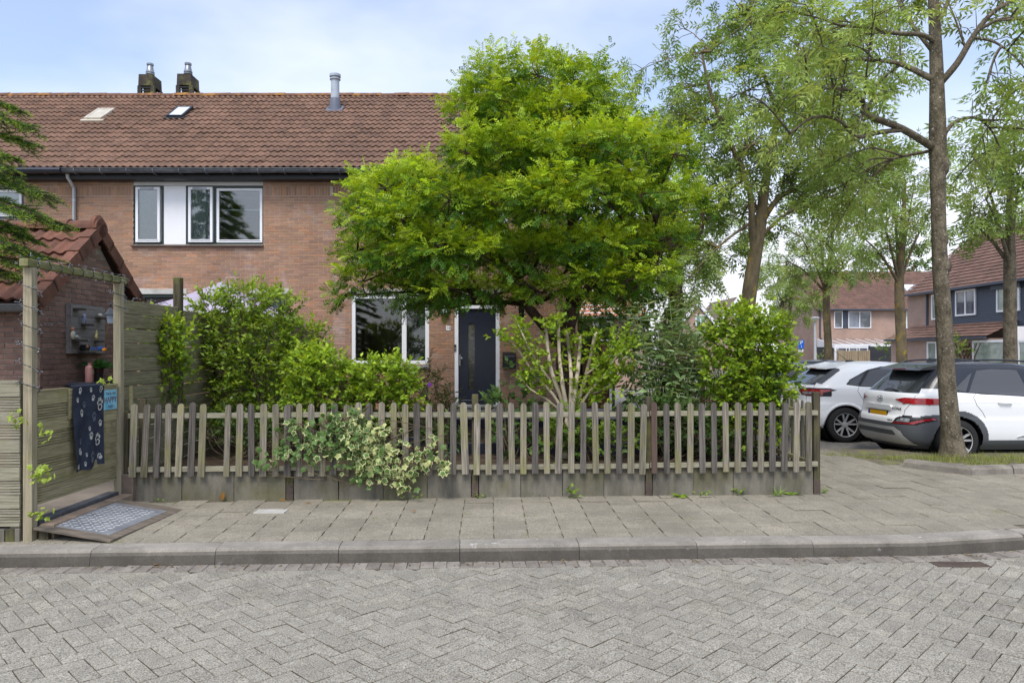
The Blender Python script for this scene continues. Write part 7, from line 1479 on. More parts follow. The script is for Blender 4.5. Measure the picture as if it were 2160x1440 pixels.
# ---- white compact SUV with black roof (nearest)
def suv():
    a = R(3.0); t = T('parked_suv', 'white compact SUV with black roof and grey cladding behind the ash trunk', 'car', (6.22, 12.05, 0.0), rz=a)
    lv = [(0.20, 0.22, 4.05, 0.78, 5), (0.30, 0.07, 4.14, 0.855, 5), (0.42, 0.012, 4.18, 0.885, 5), (0.56, 0.0, 4.2, 0.895, 5), (0.66, 0.015, 4.18, 0.895, 5), (0.72, 0.055, 4.15, 0.89, 5), (0.86, 0.085, 4.08, 0.893, 5), (0.98, 0.10, 3.9, 0.885, 5), (1.05, 0.14, 3.3, 0.86, 5), (1.09, 0.20, 3.05, 0.83, 5), (1.20, 0.33, 2.85, 0.775, 5.5), (1.34, 0.49, 2.62, 0.715, 6), (1.44, 0.60, 2.42, 0.665, 6), (1.50, 0.66, 2.25, 0.615, 6), (1.535, 0.72, 2.1, 0.55, 6)]
    c = Car(t, lv, (0.83, 3.43), 0.335, roof_rise=0.03, step=0.013, M=860)
    wl_ = [(-.69, 1.07), (.69, 1.07), (.56, 1.33), (.50, 1.40), (-.50, 1.40), (-.56, 1.33)]
    c.part('rear_window', c.rear(wl_, 0.2), M_carglass, -0.004)
    wins = [[(1.02, 1.09), (1.2, 1.062), (2.0, 1.028), (1.92, 1.44), (1.5, 1.455), (1.25, 1.43)], [(2.12, 1.022), (3.05, 0.985), (2.95, 1.06), (2.5, 1.36), (2.3, 1.425), (2.04, 1.44)], [(0.80, 1.13), (0.98, 1.10), (1.18, 1.41), (1.1, 1.36)]]
    for s_ in (-1, 1):
        for w in wins: c.part('side_window', c.side(w, s_), M_carside, -0.004)
    for s_ in (-1, 1): c.part('tail_lamp', (inpoly(s_ * c.c[:, 1], c.c[:, 2], [(.40, .96), (.55, .99), (.95, .995), (.95, .905), (.80, .895), (.6, .91)]) & (c.c[:, 0] < 0.60)) | (inpoly(c.c[:, 0], c.c[:, 2], [(0.05, .995), (0.40, .995), (0.55, .975), (0.35, .925), (0.05, .895)]) & (c.n[:, 1] * s_ > 0.35)), M_red, 0.012)
    for s_ in (-1, 1):
        m = lambda py: inpoly(s_ * c.c[:, 1], c.c[:, 2], py) & (c.c[:, 0] < 0.5)
        c.part('reverse_lamp', m([(.52, .625), (.56, .665), (.70, .68), (.70, .625)]), M_lens, 0.006)
        c.part('rear_fog_strip', m([(.46, .585), (.72, .585), (.87, .69), (.84, .695), (.70, .612), (.47, .612)]), M_red, 0.01)
        c.part('lamp_bezel', m([(.44, .57), (.75, .57), (.90, .70), (.60, .715), (.52, .69)]), M_trim, 0.003)
    c.part('silver_skid_plate', (inpoly(c.c[:, 1], c.c[:, 2], [(-.70, .27), (.70, .27), (.60, .48), (.5, .535), (-.5, .535), (-.60, .48)]) & (c.n[:, 0] < -0.2) & (c.c[:, 0] < .5)) & ~(inpoly(c.c[:, 1], c.c[:, 2], [(-.52, .41), (.52, .41), (.48, .475), (-.48, .475)])), M_silver, 0.018)
    c.part('bumper_grille', inpoly(c.c[:, 1], c.c[:, 2], [(-.52, .41), (.52, .41), (.48, .475), (-.48, .475)]) & (c.n[:, 0] < -0.2) & (c.c[:, 0] < .5), M_clad, 0.008)
    arch = np.zeros(len(c.c), bool)
    for wx in c.wheels: arch |= (np.hypot(c.c[:, 0] - wx, c.c[:, 2] - .335) < .335 + .135) & (np.abs(c.n[:, 1]) > .3)
    low = (c.c[:, 2] < 0.345) | ((c.c[:, 0] < 0.62) & (c.c[:, 2] < 0.585)) | ((c.c[:, 0] < 0.5) & (np.abs(c.c[:, 1]) > 0.70) & (c.c[:, 2] < 0.62)) | ((c.c[:, 0] > 3.7) & (c.c[:, 2] < 0.55))
    sidearea = inpoly(c.c[:, 0], c.c[:, 2], [(0.28, 0.5), (0.28, 0.72), (1.0, 0.80), (1.2, 0.70), (1.28, 0.45)]) & (np.abs(c.n[:, 1]) > .35)
    c.part('cladding', arch | low | (sidearea & (c.c[:, 0] < 0.55)), M_clad, 0.008)
    blk = (c.c[:, 2] > 1.46) | (inpoly(c.c[:, 0], c.c[:, 2], [(0.35, 1.2), (0.74, 1.1), (1.0, 1.08), (3.1, 0.98), (3.1, 1.02), (2.2, 1.6), (0.3, 1.6)]) & (np.abs(c.n[:, 1]) > .25)) | ((c.c[:, 2] > 1.36) & (c.c[:, 0] < 1.3)) | (inpoly(np.abs(c.c[:, 1]), c.c[:, 2], [(.55, 1.14), (.80, 1.14), (.72, 1.5), (.45, 1.5)]) & (c.c[:, 0] < 0.9))
    c.part('roof', blk, M_carblack, 0.0); c.part('body', c.free.copy(), M_carwhite, 0.0)
    # spoiler over the rear window, tailgate handle recess, plate, badges
    mb = MB(); mb.prism([(0.40, 1.425), (0.44, 1.458), (0.8, 1.54), (0.9, 1.52), (0.66, 1.44)], -0.56, 0.56, 'y'); mb.build('roof_spoiler', M_carblack, t, local=True)
    mb = MB(); mb.box(0.408, 0.43, -0.16, 0.16, 1.432, 1.446); mb.build('brake_lamp', M_red, t, local=True)
    mb = MB(); mb.prism([(-.34, .78), (.34, .78), (.37, .83), (.32, .86), (-.32, .86), (-.37, .83)], 0.055, 0.12, 'x'); mb.build('tailgate_handle', M_carwhite, t, local=True)
    mb = MB(); mb.box(0.04, 0.078, -.27, .27, .612, .765); pl = mb.build('number_plate_holder', M_trim, t, local=True)
    mb = MB(); mb.box(0.035, 0.0395, -.255, .255, .63, .757); mb.build("number_plate", M_plate, t, local=True)
    mb = MB(); mb.box(0.034, 0.0348, .21, .255, .63, .757); mb.build('plate_band', M_eublue, t, local=True)
    c.badge('KONA', -.46, .815, .062, M_chrome if False else M_trim); c.badge('hybrid', -.40, .635, .038, M_trim)
    p, n = c.on_rear(0.0, 0.955); n = n.normalized(); X = Vector((0, 0, 1)).cross(n).normalized(); Y = n.cross(X); Mx = Matrix.Translation(p + n * 0.006) @ Matrix((X, Y, n)).transposed().to_4x4()
    mb = MB(); N_ = 24; ring_ = [Mx @ Vector((0.075 * math.cos(2 * math.pi * i / N_), 0.042 * math.sin(2 * math.pi * i / N_), 0)) for i in range(N_ + 1)]; mb.tube(ring_, 0.006, 6)
    for pts in ([(-.035, -.03), (-.028, .03)], [(.028, -.03), (.035, .03)], [(-.03, -.004), (.0, .004), (.03, .004)]): mb.tube([Mx @ Vector((a_, b_, 0)) for a_, b_ in pts], 0.007, 6)
    mb.build('emblem', M_chrome, t, local=True, smooth=True)
    c.line('panel_gap', [(-.70, 1.06), (-.66, .9), (-.60, .80), (-.60, .72)], 'rear', .004); c.line('panel_gap', [(.70, 1.06), (.66, .9), (.60, .80), (.60, .72)], 'rear', .004); c.line('panel_gap', [(-.6, .6), (-.3, .588), (.3, .588), (.6, .6)], 'rear', .004)
    c.line('panel_gap', [(1.12, 1.08), (1.06, 1.02), (1.1, .9), (1.2, .78), (1.24, .70)]); c.line('panel_gap', [(2.06, 1.03), (2.10, .8), (2.06, .42)]); c.line('window_trim', [(0.85, 1.115), (1.02, 1.085), (2.0, 1.024), (3.0, .982)], r=.006); c.line('crease', [(0.5, .93), (1.4, .935), (2.6, .9), (3.6, .88)], r=.003, mat=M_carwhite)
    mb = MB(); p, n = c.on_side(1.55, .93); mb.tube([p + Vector((-.11, -.004, .0)), p + Vector((-.08, -.03, .004)), p + Vector((.08, -.03, -.004)), p + Vector((.11, -.004, -.006))], [.012, .014, .014, .01], 8); mb.build('door_handle', M_carwhite, t, local=True, smooth=True)
    for s_ in (-1, 1):
        mb = MB(); mb.tube(smoothpath([(0.78, s_ * .60, 1.50), (0.95, s_ * .585, 1.565), (1.5, s_ * .575, 1.592), (2.1, s_ * .57, 1.57), (2.35, s_ * .60, 1.50)]), 0.016, 6); mb.build('roof_rail', M_carblack, t, local=True, smooth=True)
    mb = MB(); mb.prism([(0.88, 1.55), (0.93, 1.62), (0.97, 1.60), (1.1, 1.565)], -.015, .015, 'y'); mb.build('shark_fin_aerial', M_carblack, t, local=True)
    mb = MB(); mb.tube([c.on_rear(.05, 1.09)[0] + Vector((-.012, 0, 0)), c.on_rear(-.12, 1.12)[0] + Vector((-.02, 0, 0)), c.on_rear(-.33, 1.095)[0] + Vector((-.012, 0, 0))], .009, 5); mb.build('rear_wiper', M_trim, t, local=True)
    mb = MB(); p, n = c.on_side(2.3, .45); mb.prism([(1.75, .40), (1.95, .445), (2.9, .455), (2.9, .43), (1.95, .42)], p.y - .012, p.y + .02, 'y'); mb.build('sill_strip', M_chrome, t, local=True)
    wheel_set(c, 0.89, M_silver)
suv()
# ---- white crossover with sloping rear
def crossover():
    a = R(1.0); t = T('parked_crossover', 'white coupe-roofed crossover parked between the SUV and the fence corner', 'car', (5.74, 14.62, 0.0), rz=a)
    lv = [(0.20, 0.25, 4.0, 0.78, 5), (0.30, 0.10, 4.1, 0.85, 5), (0.45, 0.02, 4.17, 0.885, 5), (0.60, 0.0, 4.18, 0.895, 4.5), (0.72, 0.03, 4.15, 0.895, 4.5), (0.78, 0.075, 4.1, 0.893, 4.5), (0.92, 0.09, 4.0, 0.89, 4.5), (1.02, 0.10, 3.6, 0.87, 4.5), (1.07, 0.15, 3.2, 0.845, 4.5), (1.12, 0.24, 3.0, 0.81, 5), (1.25, 0.47, 2.8, 0.745, 5.5), (1.36, 0.66, 2.6, 0.69, 6), (1.44, 0.82, 2.42, 0.63, 6), (1.49, 0.95, 2.25, 0.56, 6)]
    c = Car(t, lv, (0.80, 3.39), 0.333, roof_rise=0.045, step=0.015, M=720)
    c.part('rear_window', c.rear([(-.66, 1.085), (.66, 1.085), (.60, 1.2), (.5, 1.38), (-.5, 1.38), (-.60, 1.2)], 0.2), M_carglass, -0.004)
    for s_ in (-1, 1):
        c.part('side_window', c.side([(1.10, 1.075), (2.0, 1.03), (1.95, 1.40), (1.6, 1.42), (1.35, 1.37)], s_), M_carside, -0.004); c.part('side_window', c.side([(2.1, 1.03), (3.0, 1.0), (2.6, 1.3), (2.35, 1.40), (2.05, 1.41)], s_), M_carside, -0.004)
        c.part('quarter_window', c.side([(0.86, 1.105), (1.04, 1.078), (1.26, 1.345), (1.1, 1.27), (0.92, 1.17)], s_), M_carside, -0.004)
        py = [(.40, .97), (.45, 1.01), (.62, 1.03), (.92, 1.02), (.92, .88), (.70, .87), (.5, .89)]
        lm = (inpoly(s_ * c.c[:, 1], c.c[:, 2], py) & (c.c[:, 0] < 0.55) & (c.n[:, 0] < -.2)) | (inpoly(c.c[:, 0], c.c[:, 2], [(0.05, .89), (0.35, .91), (0.64, .995), (0.55, 1.012), (0.05, 1.02)]) & (c.n[:, 1] * s_ > .3))
        inner = (inpoly(s_ * c.c[:, 1], c.c[:, 2], [(.43, .955), (.49, .985), (.64, 1.005), (.95, 1.01), (.95, .90), (.70, .885), (.53, .905)]) & (c.c[:, 0] < 0.40) & (c.n[:, 0] < -.1)) | (inpoly(c.c[:, 0], c.c[:, 2], [(0.05, .905), (0.3, .915), (0.56, .985), (0.5, 1.0), (0.05, 1.008)]) & (c.n[:, 1] * s_ > .3))
        lens = inner & inpoly(s_ * c.c[:, 1], c.c[:, 2], [(.5, .915), (.52, .955), (.70, .96), (.70, .905)])
        c.part('reverse_lens', lens, M_lens, 0.008); c.part('red_lens', inner & ~lens, M_red, 0.008); c.part('lamp_surround', lm, M_trim, 0.006)
    for s_ in (-1, 1): c.part('window_pillar', c.side([(0.84, 1.095), (1.08, 1.062), (3.02, .985), (2.6, 1.33), (2.35, 1.425), (1.6, 1.44), (1.3, 1.375), (0.92, 1.19)], s_), M_trim, -0.001)
    c.part('lower_bumper', (c.c[:, 2] < 0.30) | (inpoly(c.c[:, 1], c.c[:, 2], [(-.6, .2), (.6, .2), (.5, .42), (-.5, .42)]) & (c.n[:, 0] < -.3) & (c.c[:, 0] < .4)), M_trim, 0.004)
    c.part('spoiler_fins', inpoly(np.abs(c.c[:, 1]), c.c[:, 2], [(.52, 1.16), (.72, 1.10), (.62, 1.40), (.5, 1.40)]) & (c.c[:, 0] < .80) & (c.n[:, 0] < -.2), M_clad, 0.004)
    c.part('body', c.free.copy(), M_carwhite, 0.0)
    mb = MB(); mb.prism([(0.56, 1.385), (0.58, 1.415), (1.05, 1.515), (1.15, 1.49), (0.85, 1.42)], -0.52, 0.52, 'y'); sp = mb.build('roof_spoiler', M_carwhite, t, local=True); mb = MB(); mb.prism([(0.57, 1.375), (0.56, 1.3835), (0.85, 1.4185), (0.85, 1.40)], -.5, .5, 'y'); mb.build('spoiler_underside', M_trim, t, local=True); mb = MB(); mb.box(0.555, 0.57, -.14, .14, 1.386, 1.398); mb.build('brake_lamp', M_red, t, local=True)
    for s_ in (-1, 1):       # white wheel arch lips
        for wx in c.wheels:
            pts = []
            for k in range(19):
                an = R(-8 + 196 * k / 18); p, n = c.on_side(wx + .40 * math.cos(an), .333 + .40 * math.sin(an), s_); pts.append(p)
            mb = MB(); mb.tube(pts, .03, 6, flat=.5); mb.build('wheel_arch_lip', M_carwhite, t, local=True, smooth=True)
    for k, ch in enumerate('PUMA'): c.badge(ch, .24 - .155 * k, .865, .05, M_trim)
    p, n = c.on_rear(-.1, .955); mb = MB(); mb.ball(p, (.012, .028, .028), 12, 6); mb.build('camera_button', M_trim, t, local=True, smooth=True)
    c.line('panel_gap', [(-.66, 1.09), (-.70, .98)], 'rear', .004); c.line('panel_gap', [(-.60, .86), (-.60, .78), (-.68, .70)], 'rear', .004); c.line('panel_gap', [(1.06, 1.06), (1.02, .98), (1.14, .78), (1.2, .6)]); c.line('panel_gap', [(2.06, 1.03), (2.1, .7), (2.05, .36)]); c.line('window_trim', [(.84, 1.105), (1.08, 1.068), (2.0, 1.022), (3.0, .99)], r=.007); c.line('window_trim', [(.84, 1.105), (.95, 1.2), (1.3, 1.365), (1.6, 1.43), (2.0, 1.43), (2.4, 1.40)], r=.008)
    p, n = c.on_side(1.32, .93); mb = MB(); mb.tube([p + Vector((-.1, -.004, 0)), p + Vector((-.07, -.03, .004)), p + Vector((.08, -.03, 0)), p + Vector((.1, -.004, -.004))], .013, 8); mb.build('door_handle', M_carwhite, t, local=True, smooth=True)
    mb = MB(); mb.tube([(1.28, 0, 1.53), (1.24, 0, 1.56), (0.98, 0, 1.75)], [.012, .006, .004], 6); mb.ball((1.3, 0, 1.53), (.09, .03, .03), 10, 5); mb.build('aerial', M_trim, t, local=True)
    mb = MB(); mb.tube([c.on_rear(.05, 1.10)[0] + Vector((-.012, 0, 0)), c.on_rear(-.15, 1.135)[0] + Vector((-.02, 0, 0)), c.on_rear(-.32, 1.105)[0] + Vector((-.012, 0, 0))], .009, 5); mb.build('rear_wiper', M_trim, t, local=True)
    mb = MB(); mb.box(0.05, 0.075, -.26, .26, .64, .75); mb.build('number_plate', M_plate, t, local=True); mb = MB(); mb.box(0.047, 0.0498, .215, .26, .64, .75); mb.build('plate_band', M_eublue, t, local=True)
    wheel_set(c, 0.89, M_silver)
crossover()
# ---- two darker cars further along the bays
def hatch(label, loc, rz, paint, name='parked_car'):
    t = T(name, label, 'car', loc, rz=rz)
    lv = [(0.20, 0.2, 3.95, 0.76, 5), (0.32, 0.05, 4.08, 0.84, 5), (0.50, 0.0, 4.12, 0.87, 5), (0.68, 0.03, 4.1, 0.87, 5), (0.85, 0.08, 3.95, 0.865, 5), (0.94, 0.12, 3.4, 0.845, 5), (0.99, 0.18, 3.1, 0.82, 5), (1.15, 0.34, 2.85, 0.74, 5.5), (1.30, 0.52, 2.6, 0.67, 6), (1.39, 0.66, 2.4, 0.6, 6), (1.43, 0.78, 2.25, 0.53, 6)]
    c = Car(t, lv, (0.75, 3.3), 0.31, step=0.05, roof_rise=0.04, M=240)
    c.part('rear_window', c.rear([(-.62, 1.0), (.62, 1.0), (.5, 1.34), (-.5, 1.34)], 0.2), M_carglass, -0.004)
    for s_ in (-1, 1):
        c.part('side_window', c.side([(0.9, 1.0), (1.85, .97), (1.8, 1.33), (1.3, 1.34)], s_), M_carside, -.004); c.part('side_window', c.side([(1.93, .965), (2.95, .95), (2.5, 1.25), (2.3, 1.33), (1.88, 1.335)], s_), M_carside, -.004)
        c.part('tail_lamp', (inpoly(s_ * c.c[:, 1], c.c[:, 2], [(.52, .80), (.52, .90), (.9, .93), (.9, .76)]) & (c.c[:, 0] < .4) & (c.n[:, 0] < -.1)), M_red, .008)
    c.part('lower_trim', c.c[:, 2] < .28, M_trim); c.part('body', c.free.copy(), paint)
    mb = MB(); mb.box(0.02, 0.05, -.26, .26, .52, .63); mb.build('number_plate', M_plate, t, local=True)
    c.line('panel_gap', [(1.9, .96), (1.93, .7), (1.88, .35)]); wheel_set(c, 0.865, M_silver)
hatch('dark blue-grey hatchback mostly hidden behind the laurel shrub', (5.15, 17.5, 0.0), R(0), M_cargrey)
hatch('black hatchback parked far behind the white crossover', (8.6, 23.2, 0.0), R(0), M_carblack)
# ================================================================ houses and street things in the distance
def brickwall_mat(name, c1, c2, mort):
    m = bpy.data.materials.new(name); m.use_nodes = True; nt = m.node_tree; nt.nodes.clear()
    tc = nd(nt, 'ShaderNodeTexCoord'); sp = nd(nt, 'ShaderNodeSeparateXYZ', Vector=tc.outputs['Object']); ad = nd(nt, 'ShaderNodeMath', dict(operation='ADD'), i0=sp.outputs[0], i1=sp.outputs[1]); cb = nd(nt, 'ShaderNodeCombineXYZ', X=ad, Y=sp.outputs[2])
    b = nd(nt, 'ShaderNodeTexBrick', Vector=cb, Color1=(*c1, 1), Color2=(*c2, 1), Mortar=(*mort, 1), Scale=1.0, Mortar_Size=0.006, Brick_Width=0.22, Row_Height=0.0625)
    n = nd(nt, 'ShaderNodeTexNoise', Vector=tc.outputs['Object'], Scale=0.8, Detail=6.0); f = nd(nt, 'ShaderNodeMapRange', Value=n.outputs['Fac'], From_Min=0.3, From_Max=0.7, To_Min=0.85, To_Max=1.15)
    col = nd(nt, 'ShaderNodeVectorMath', dict(operation='SCALE'), i0=b.outputs['Color'], Scale=f.outputs[0]); s = nd(nt, 'ShaderNodeBsdfPrincipled', Base_Color=col, Roughness=0.9)
    nd(nt, 'ShaderNodeOutputMaterial', Surface=s); return m
M_farbrick = brickwall_mat('far_brick', lin(166, 136, 120), lin(152, 126, 112), lin(164, 152, 142))
M_fartile = pm('far_roof_tile', lin(118, 91, 80), lin(98, 77, 68), sc=1.2, var=0.2, fsc=6, rough=0.9, fcol=True, c3=lin(176, 160, 148), mix3=(0.70, 0.76), sc3=2.2)
M_slatec = pm('slate_cladding', lin(66, 72, 84), var=0.08, fsc=5, rough=0.5); M_farpane = pm('far_pane', (0.05, 0.06, 0.07), lin(120, 128, 140), sc=0.6, mix=(0.45, 0.6), var=0.1, rough=0.05, spec=0.8)
M_palepane = pm('pale_pane', lin(150, 160, 150), lin(110, 124, 112), sc=1.5, var=0.1, rough=0.1, spec=0.7)
def far_roof(parent, o, ax, up, nrm, W, L, name='roof', mat=None):
    """roof slope built as rows of wavy tiles; o = eave corner"""
    o, ax, up, nrm = Vector(o), Vector(ax), Vector(up).normalized(), Vector(nrm).normalized(); rows = int(L / 0.34); cols = max(4, int(W / 0.10)); Vs = []; Fs = []; col = []; r = random.Random(int(W * 100))
    for j in range(rows):
        g = 0
        for e, lift in ((0, 0.045), (1, 0.0)):
            for i in range(cols + 1): Vs.append(o + ax * (W * i / cols) + up * (L * (j + e * 1.04) / rows) + nrm * (lift + (0.03 if i % 2 else 0)))
        b = j * 2 * (cols + 1)
        for i in range(cols):
            if i % 2 == 0: g = r.uniform(0.85, 1.15)
            Fs.append((b + i, b + i + 1, b + cols + 2 + i, b + cols + 1 + i)); col.append((g, g, g))
    me = np_mesh(name, np.array([tuple(v - wl(parent)) for v in Vs]), np.array(Fs), mat or M_fartile, np.array(col)); return mkobj(name, me, parent)
def win(parent, O, U, w, h, N, fm=None, pane=None, div=1, depth=0.06, fw=0.07):
    """window on a wall: O bottom-left corner, U along the wall, N outward"""
    O, U, N = Vector(O), Vector(U), Vector(N); B = Matrix((U, Vector((0, 0, 1)), N)).transposed().to_4x4(); Mx = Matrix.Translation(O) @ B; mb = MB()
    for x0, x1, y0, y1 in ((0, w, 0, fw), (0, w, h - fw, h), (0, fw, fw, h - fw), (w - fw, w, fw, h - fw)): mb.box(x0, x1, y0, y1, -0.02, depth, M=Mx)
    for k in range(1, div): x = w * k / div; mb.box(x - fw / 2, x + fw / 2, fw, h - fw, -0.02, depth - 0.005, M=Mx)
    f = mb.build('window', fm or M_white, parent); mb = MB(); mb.box(fw * 0.9, w - fw * 0.9, fw * 0.9, h - fw * 0.9, 0.0, 0.02, M=Mx); mb.build('pane', pane or M_farpane, f); return f
# brick pair of houses, eaves towards us
d0 = 66.0; k0 = d0 / F; xa, xb = (1722 - CX) * k0, (1722 - CX) * k0 + 16.0
def zf(y, d): return CZ + (CY - y) * d / F
hA = T('far_brick_house', 'far brick terrace with brown tiled roof and bare gable behind the street lamp', 'house', ((xa + xb) / 2, d0, 0)); ez, rz = zf(648, d0), zf(575, d0 + 4.6)
mb = MB(); mb.box(xa, xb, d0, d0 + 9.2, 0, ez); mb.prism([(d0 + 0.001, ez), (d0 + 9.2, ez), (d0 + 4.6, rz - 0.12)], xa, xb, 'x'); mb.build('wall', M_farbrick, hA)
up = Vector((0, 4.6, rz - ez)); far_roof(hA, (xa - 0.15, d0 - 0.4, ez - 0.25), (1, 0, 0), up, (0, -(rz - ez), 4.6), 16.3, up.length * 1.09); far_roof(hA, (xb + 0.15, d0 + 9.6, ez - 0.25), (-1, 0, 0), Vector((0, -4.6, rz - ez)), (0, (rz - ez), 4.6), 16.3, up.length * 1.09)
mb = MB(); mb.box(xa - 0.1, xb, d0 - 0.52, d0 - 0.36, ez - 0.3, ez - 0.16); mb.build('gutter', M_slatec, hA)
mb = MB(); mb.prism([(d0 - 0.3, ez - 0.14), (d0 + 4.6, rz + 0.1), (d0 + 9.5, ez - 0.14), (d0 + 9.5, ez - 0.34), (d0 + 4.6, rz - 0.12), (d0 - 0.3, ez - 0.34)], xa - 0.2, xa - 0.02, 'x'); mb.build('verge_board', pm('dark_verge', lin(78, 60, 54), var=0.1), hA)
fx = lambda x: (x - CX) * k0
for x0, x1, y0, y1, dv in ((1759, 1777, 656, 692, 1), (1789, 1837, 656, 692, 2)): win(hA, (fx(x0), d0, zf(y1, d0)), (1, 0, 0), (x1 - x0) * k0, (y1 - y0) * k0, (0, -1, 0), div=dv)
win(hA, (fx(1911), d0, zf(692, d0)), (1, 0, 0), 38 * k0, 38 * k0, (0, -1, 0), div=2, pane=M_palepane)
mb = MB(); mb.box(fx(1758), fx(1838), d0 - 0.03, d0, zf(656, d0), zf(650, d0)); mb.box(fx(1777.3), fx(1788.7), d0 - 0.031, d0, zf(692, d0), zf(656, d0)); mb.build('cladding_panel', M_slatec, hA)
mb = MB(); mb.box(fx(1905), fx(1952), d0 - 0.03, d0, zf(655, d0), zf(650, d0)); mb.build('fascia_panel', M_offwhite, hA)
mb = MB(); mb.tube([(fx(1729), d0 - 0.1, ez - 0.3), (fx(1729), d0 - 0.1, zf(712, d0)), (fx(1732), d0 - 0.15, zf(716, d0))], 0.07, 8); mb.build('drainpipe', M_slatec, hA)
p = Vector((fx(1833), d0 + 2.9, ez + 2.9 * (rz - ez) / 4.6)); mb = MB(); mb.lathe([(0.2, -0.3), (0.2, 0.2), (0.16, 0.25), (0.16, 1.2), (0.2, 1.22), (0.2, 1.4), (0.01, 1.42)], 10, Matrix.Translation(p)); mb.build('flue_pipe', M_zinc, hA)
mb = MB(); Mx = Matrix.Translation((fx(1950), d0 + 2.2, ez + 2.3 * (rz - ez) / 4.6)) @ Matrix.Rotation(math.atan2(rz - ez, 4.6), 4, 'X'); mb.box(-0.6, 0.6, -0.6, 0.6, 0.0, 0.15, M=Mx); mb.build('skylight', M_skyglass, hA)
mb = MB(); gy = d0 + 1.0; win(hA, (xa, d0 + 8.1, 0.2), (0, -1, 0), 0.9, 2.3, (-1, 0, 0), pane=M_farpane)
# veranda with glass roof, garden fences of that house
vr = T('white_veranda', 'white framed glass-roofed veranda against the far brick terrace', 'veranda', (fx(1800), d0 - 1.6, 0)); vx0, vx1 = fx(1724), fx(1945); zt, zb_ = zf(716, d0), zf(727, d0 - 3)
Mg = pm('veranda_roof_glass', lin(150, 132, 122), var=0.1, rough=0.2, spec=0.6)
mb = MB(); mb.add([(vx0, d0 - 0.05, zt), (vx1, d0 - 0.05, zt), (vx1, d0 - 3.2, zb_), (vx0, d0 - 3.2, zb_), (vx0, d0 - 0.05, zt - 0.03), (vx1, d0 - 0.05, zt - 0.03), (vx1, d0 - 3.2, zb_ - 0.03), (vx0, d0 - 3.2, zb_ - 0.03)], [(0, 3, 2, 1), (4, 5, 6, 7), (2, 3, 7, 6)]); mb.build('glass_roof', Mg, vr)
for k in range(12): x = vx0 + (vx1 - vx0) * k / 11; mb = MB(); mb.tube([(x, d0 - 0.05, zt + 0.05), (x, d0 - 3.2, zb_ + 0.05)], 0.028, 4); mb.build('rafter', M_white, vr)
mb = MB(); mb.box(vx0, vx1, d0 - 3.35, d0 - 3.2, zb_ - 0.3, zb_ + 0.06); mb.build('beam', M_white, vr)
mb = MB(); mb.prism([(d0 - 0.05, zt), (d0 - 3.2, zb_), (d0 - 3.2, zb_ - 0.25), (d0 - 0.05, zb_ - 0.25)], vx0 - 0.05, vx0, 'x'); mb.build('side_panel', M_offwhite, vr)
for x in (1762, 1833, 1882, 1944): mb = MB(); X = fx(x) * (d0 - 3.3) / d0; mb.box(X - 0.08, X + 0.08, d0 - 3.36, d0 - 3.2, 0, zb_ - 0.3); mb.build('post', M_white, vr)
for x0, x1 in ((1766, 1786), (1790, 1808), (1811, 1830)): win(vr, (fx(x0) * .95, d0 - 3.3, 1.1), (1, 0, 0), (x1 - x0) * k0 * .95, 1.2, (0, -1, 0), pane=M_farpane)
def plank_fence(name, label, x0, x1, y, z1, n, mat, horiz=False):
    t = T(name, label, 'fence', ((x0 + x1) / 2, y, 0)); r = random.Random(n)
    for k in range(n):
        mb = MB()
        if horiz: h = z1 / n; mb.cham(x0, x1, y - 0.02 - 0.02 * r.random(), y + 0.02, k * h + 0.01, (k + 1) * h - 0.012, 0.01)
        else: w = (x1 - x0) / n; mb.cham(x0 + k * w + 0.006, x0 + (k + 1) * w - 0.006, y - 0.02 - 0.025 * (k % 2), y + 0.02, 0, z1 - 0.05 * r.random(), 0.01)
        mb.build('plank', mat, t)
    for x in (x0 + 0.05, x1 - 0.05): mb = MB(); mb.box(x - 0.06, x + 0.06, y + 0.021, y + 0.12, 0, z1 + 0.05); mb.build('post', mat, t)
Mb = pm('black_stained_wood', lin(50, 52, 58), var=0.15, orand=0.2, rough=0.6); Mt = pm('tan_fence_wood', lin(158, 142, 116), lin(126, 114, 94), sc=2, stretch=(6, 6, 1), var=0.15, orand=0.12)
yf = d0 - 4.2; kf_ = yf / F; ff = lambda x: (x - CX) * kf_
plank_fence('black_board_fence', 'black horizontal board fence left of the veranda', ff(1721), ff(1752), yf, 2.15, 9, Mb, True); plank_fence('black_board_fence', 'wide black horizontal board fence right of the veranda windows', ff(1832), ff(1880), yf - 0.1, 2.2, 9, Mb, True); plank_fence('black_board_fence', 'short black board fence piece beside the dark clad house', ff(1886), ff(1952), yf - 0.1, 2.3, 9, Mb, True)
plank_fence('tan_plank_fence', 'tan vertical plank fence before the veranda windows', ff(1763), ff(1831), yf - 0.3, 1.85, 30, Mt)
# dark clad terrace at the right, facing left
XF = 27.5; yN, yS = 24.0, 49.0
hB = T('dark_clad_house', 'terrace with dark slate cladding and brown roofs at the right edge', 'house', (XF + 4, 38, 0)); ezB = 5.75; rzB = 9.6; W_ = yS - yN
mb = MB(); mb.box(XF, XF + 9, yN, yS, 0, ezB); mb.prism([(XF + 0.001, ezB), (XF + 9, ezB), (XF + 4.5, rzB - 0.12)], yN, yS, 'y'); mb.build('wall', M_farbrick, hB)
upB = Vector((4.5, 0, rzB - ezB)); far_roof(hB, (XF - 0.4, yS + 0.15, ezB - 0.28), (0, -1, 0), upB, (-(rzB - ezB), 0, 4.5), W_ + 0.3, upB.length * 1.09)
for k in range(22):
    z = 3.0 + k * 0.125; mb = MB(); mb.prism([(XF - 0.05, z), (XF - 0.03, z + 0.122), (XF - 0.002, z + 0.122), (XF - 0.002, z)], yN, 45.2, 'y')
    mb.build('cladding_board', M_slatec, hB)
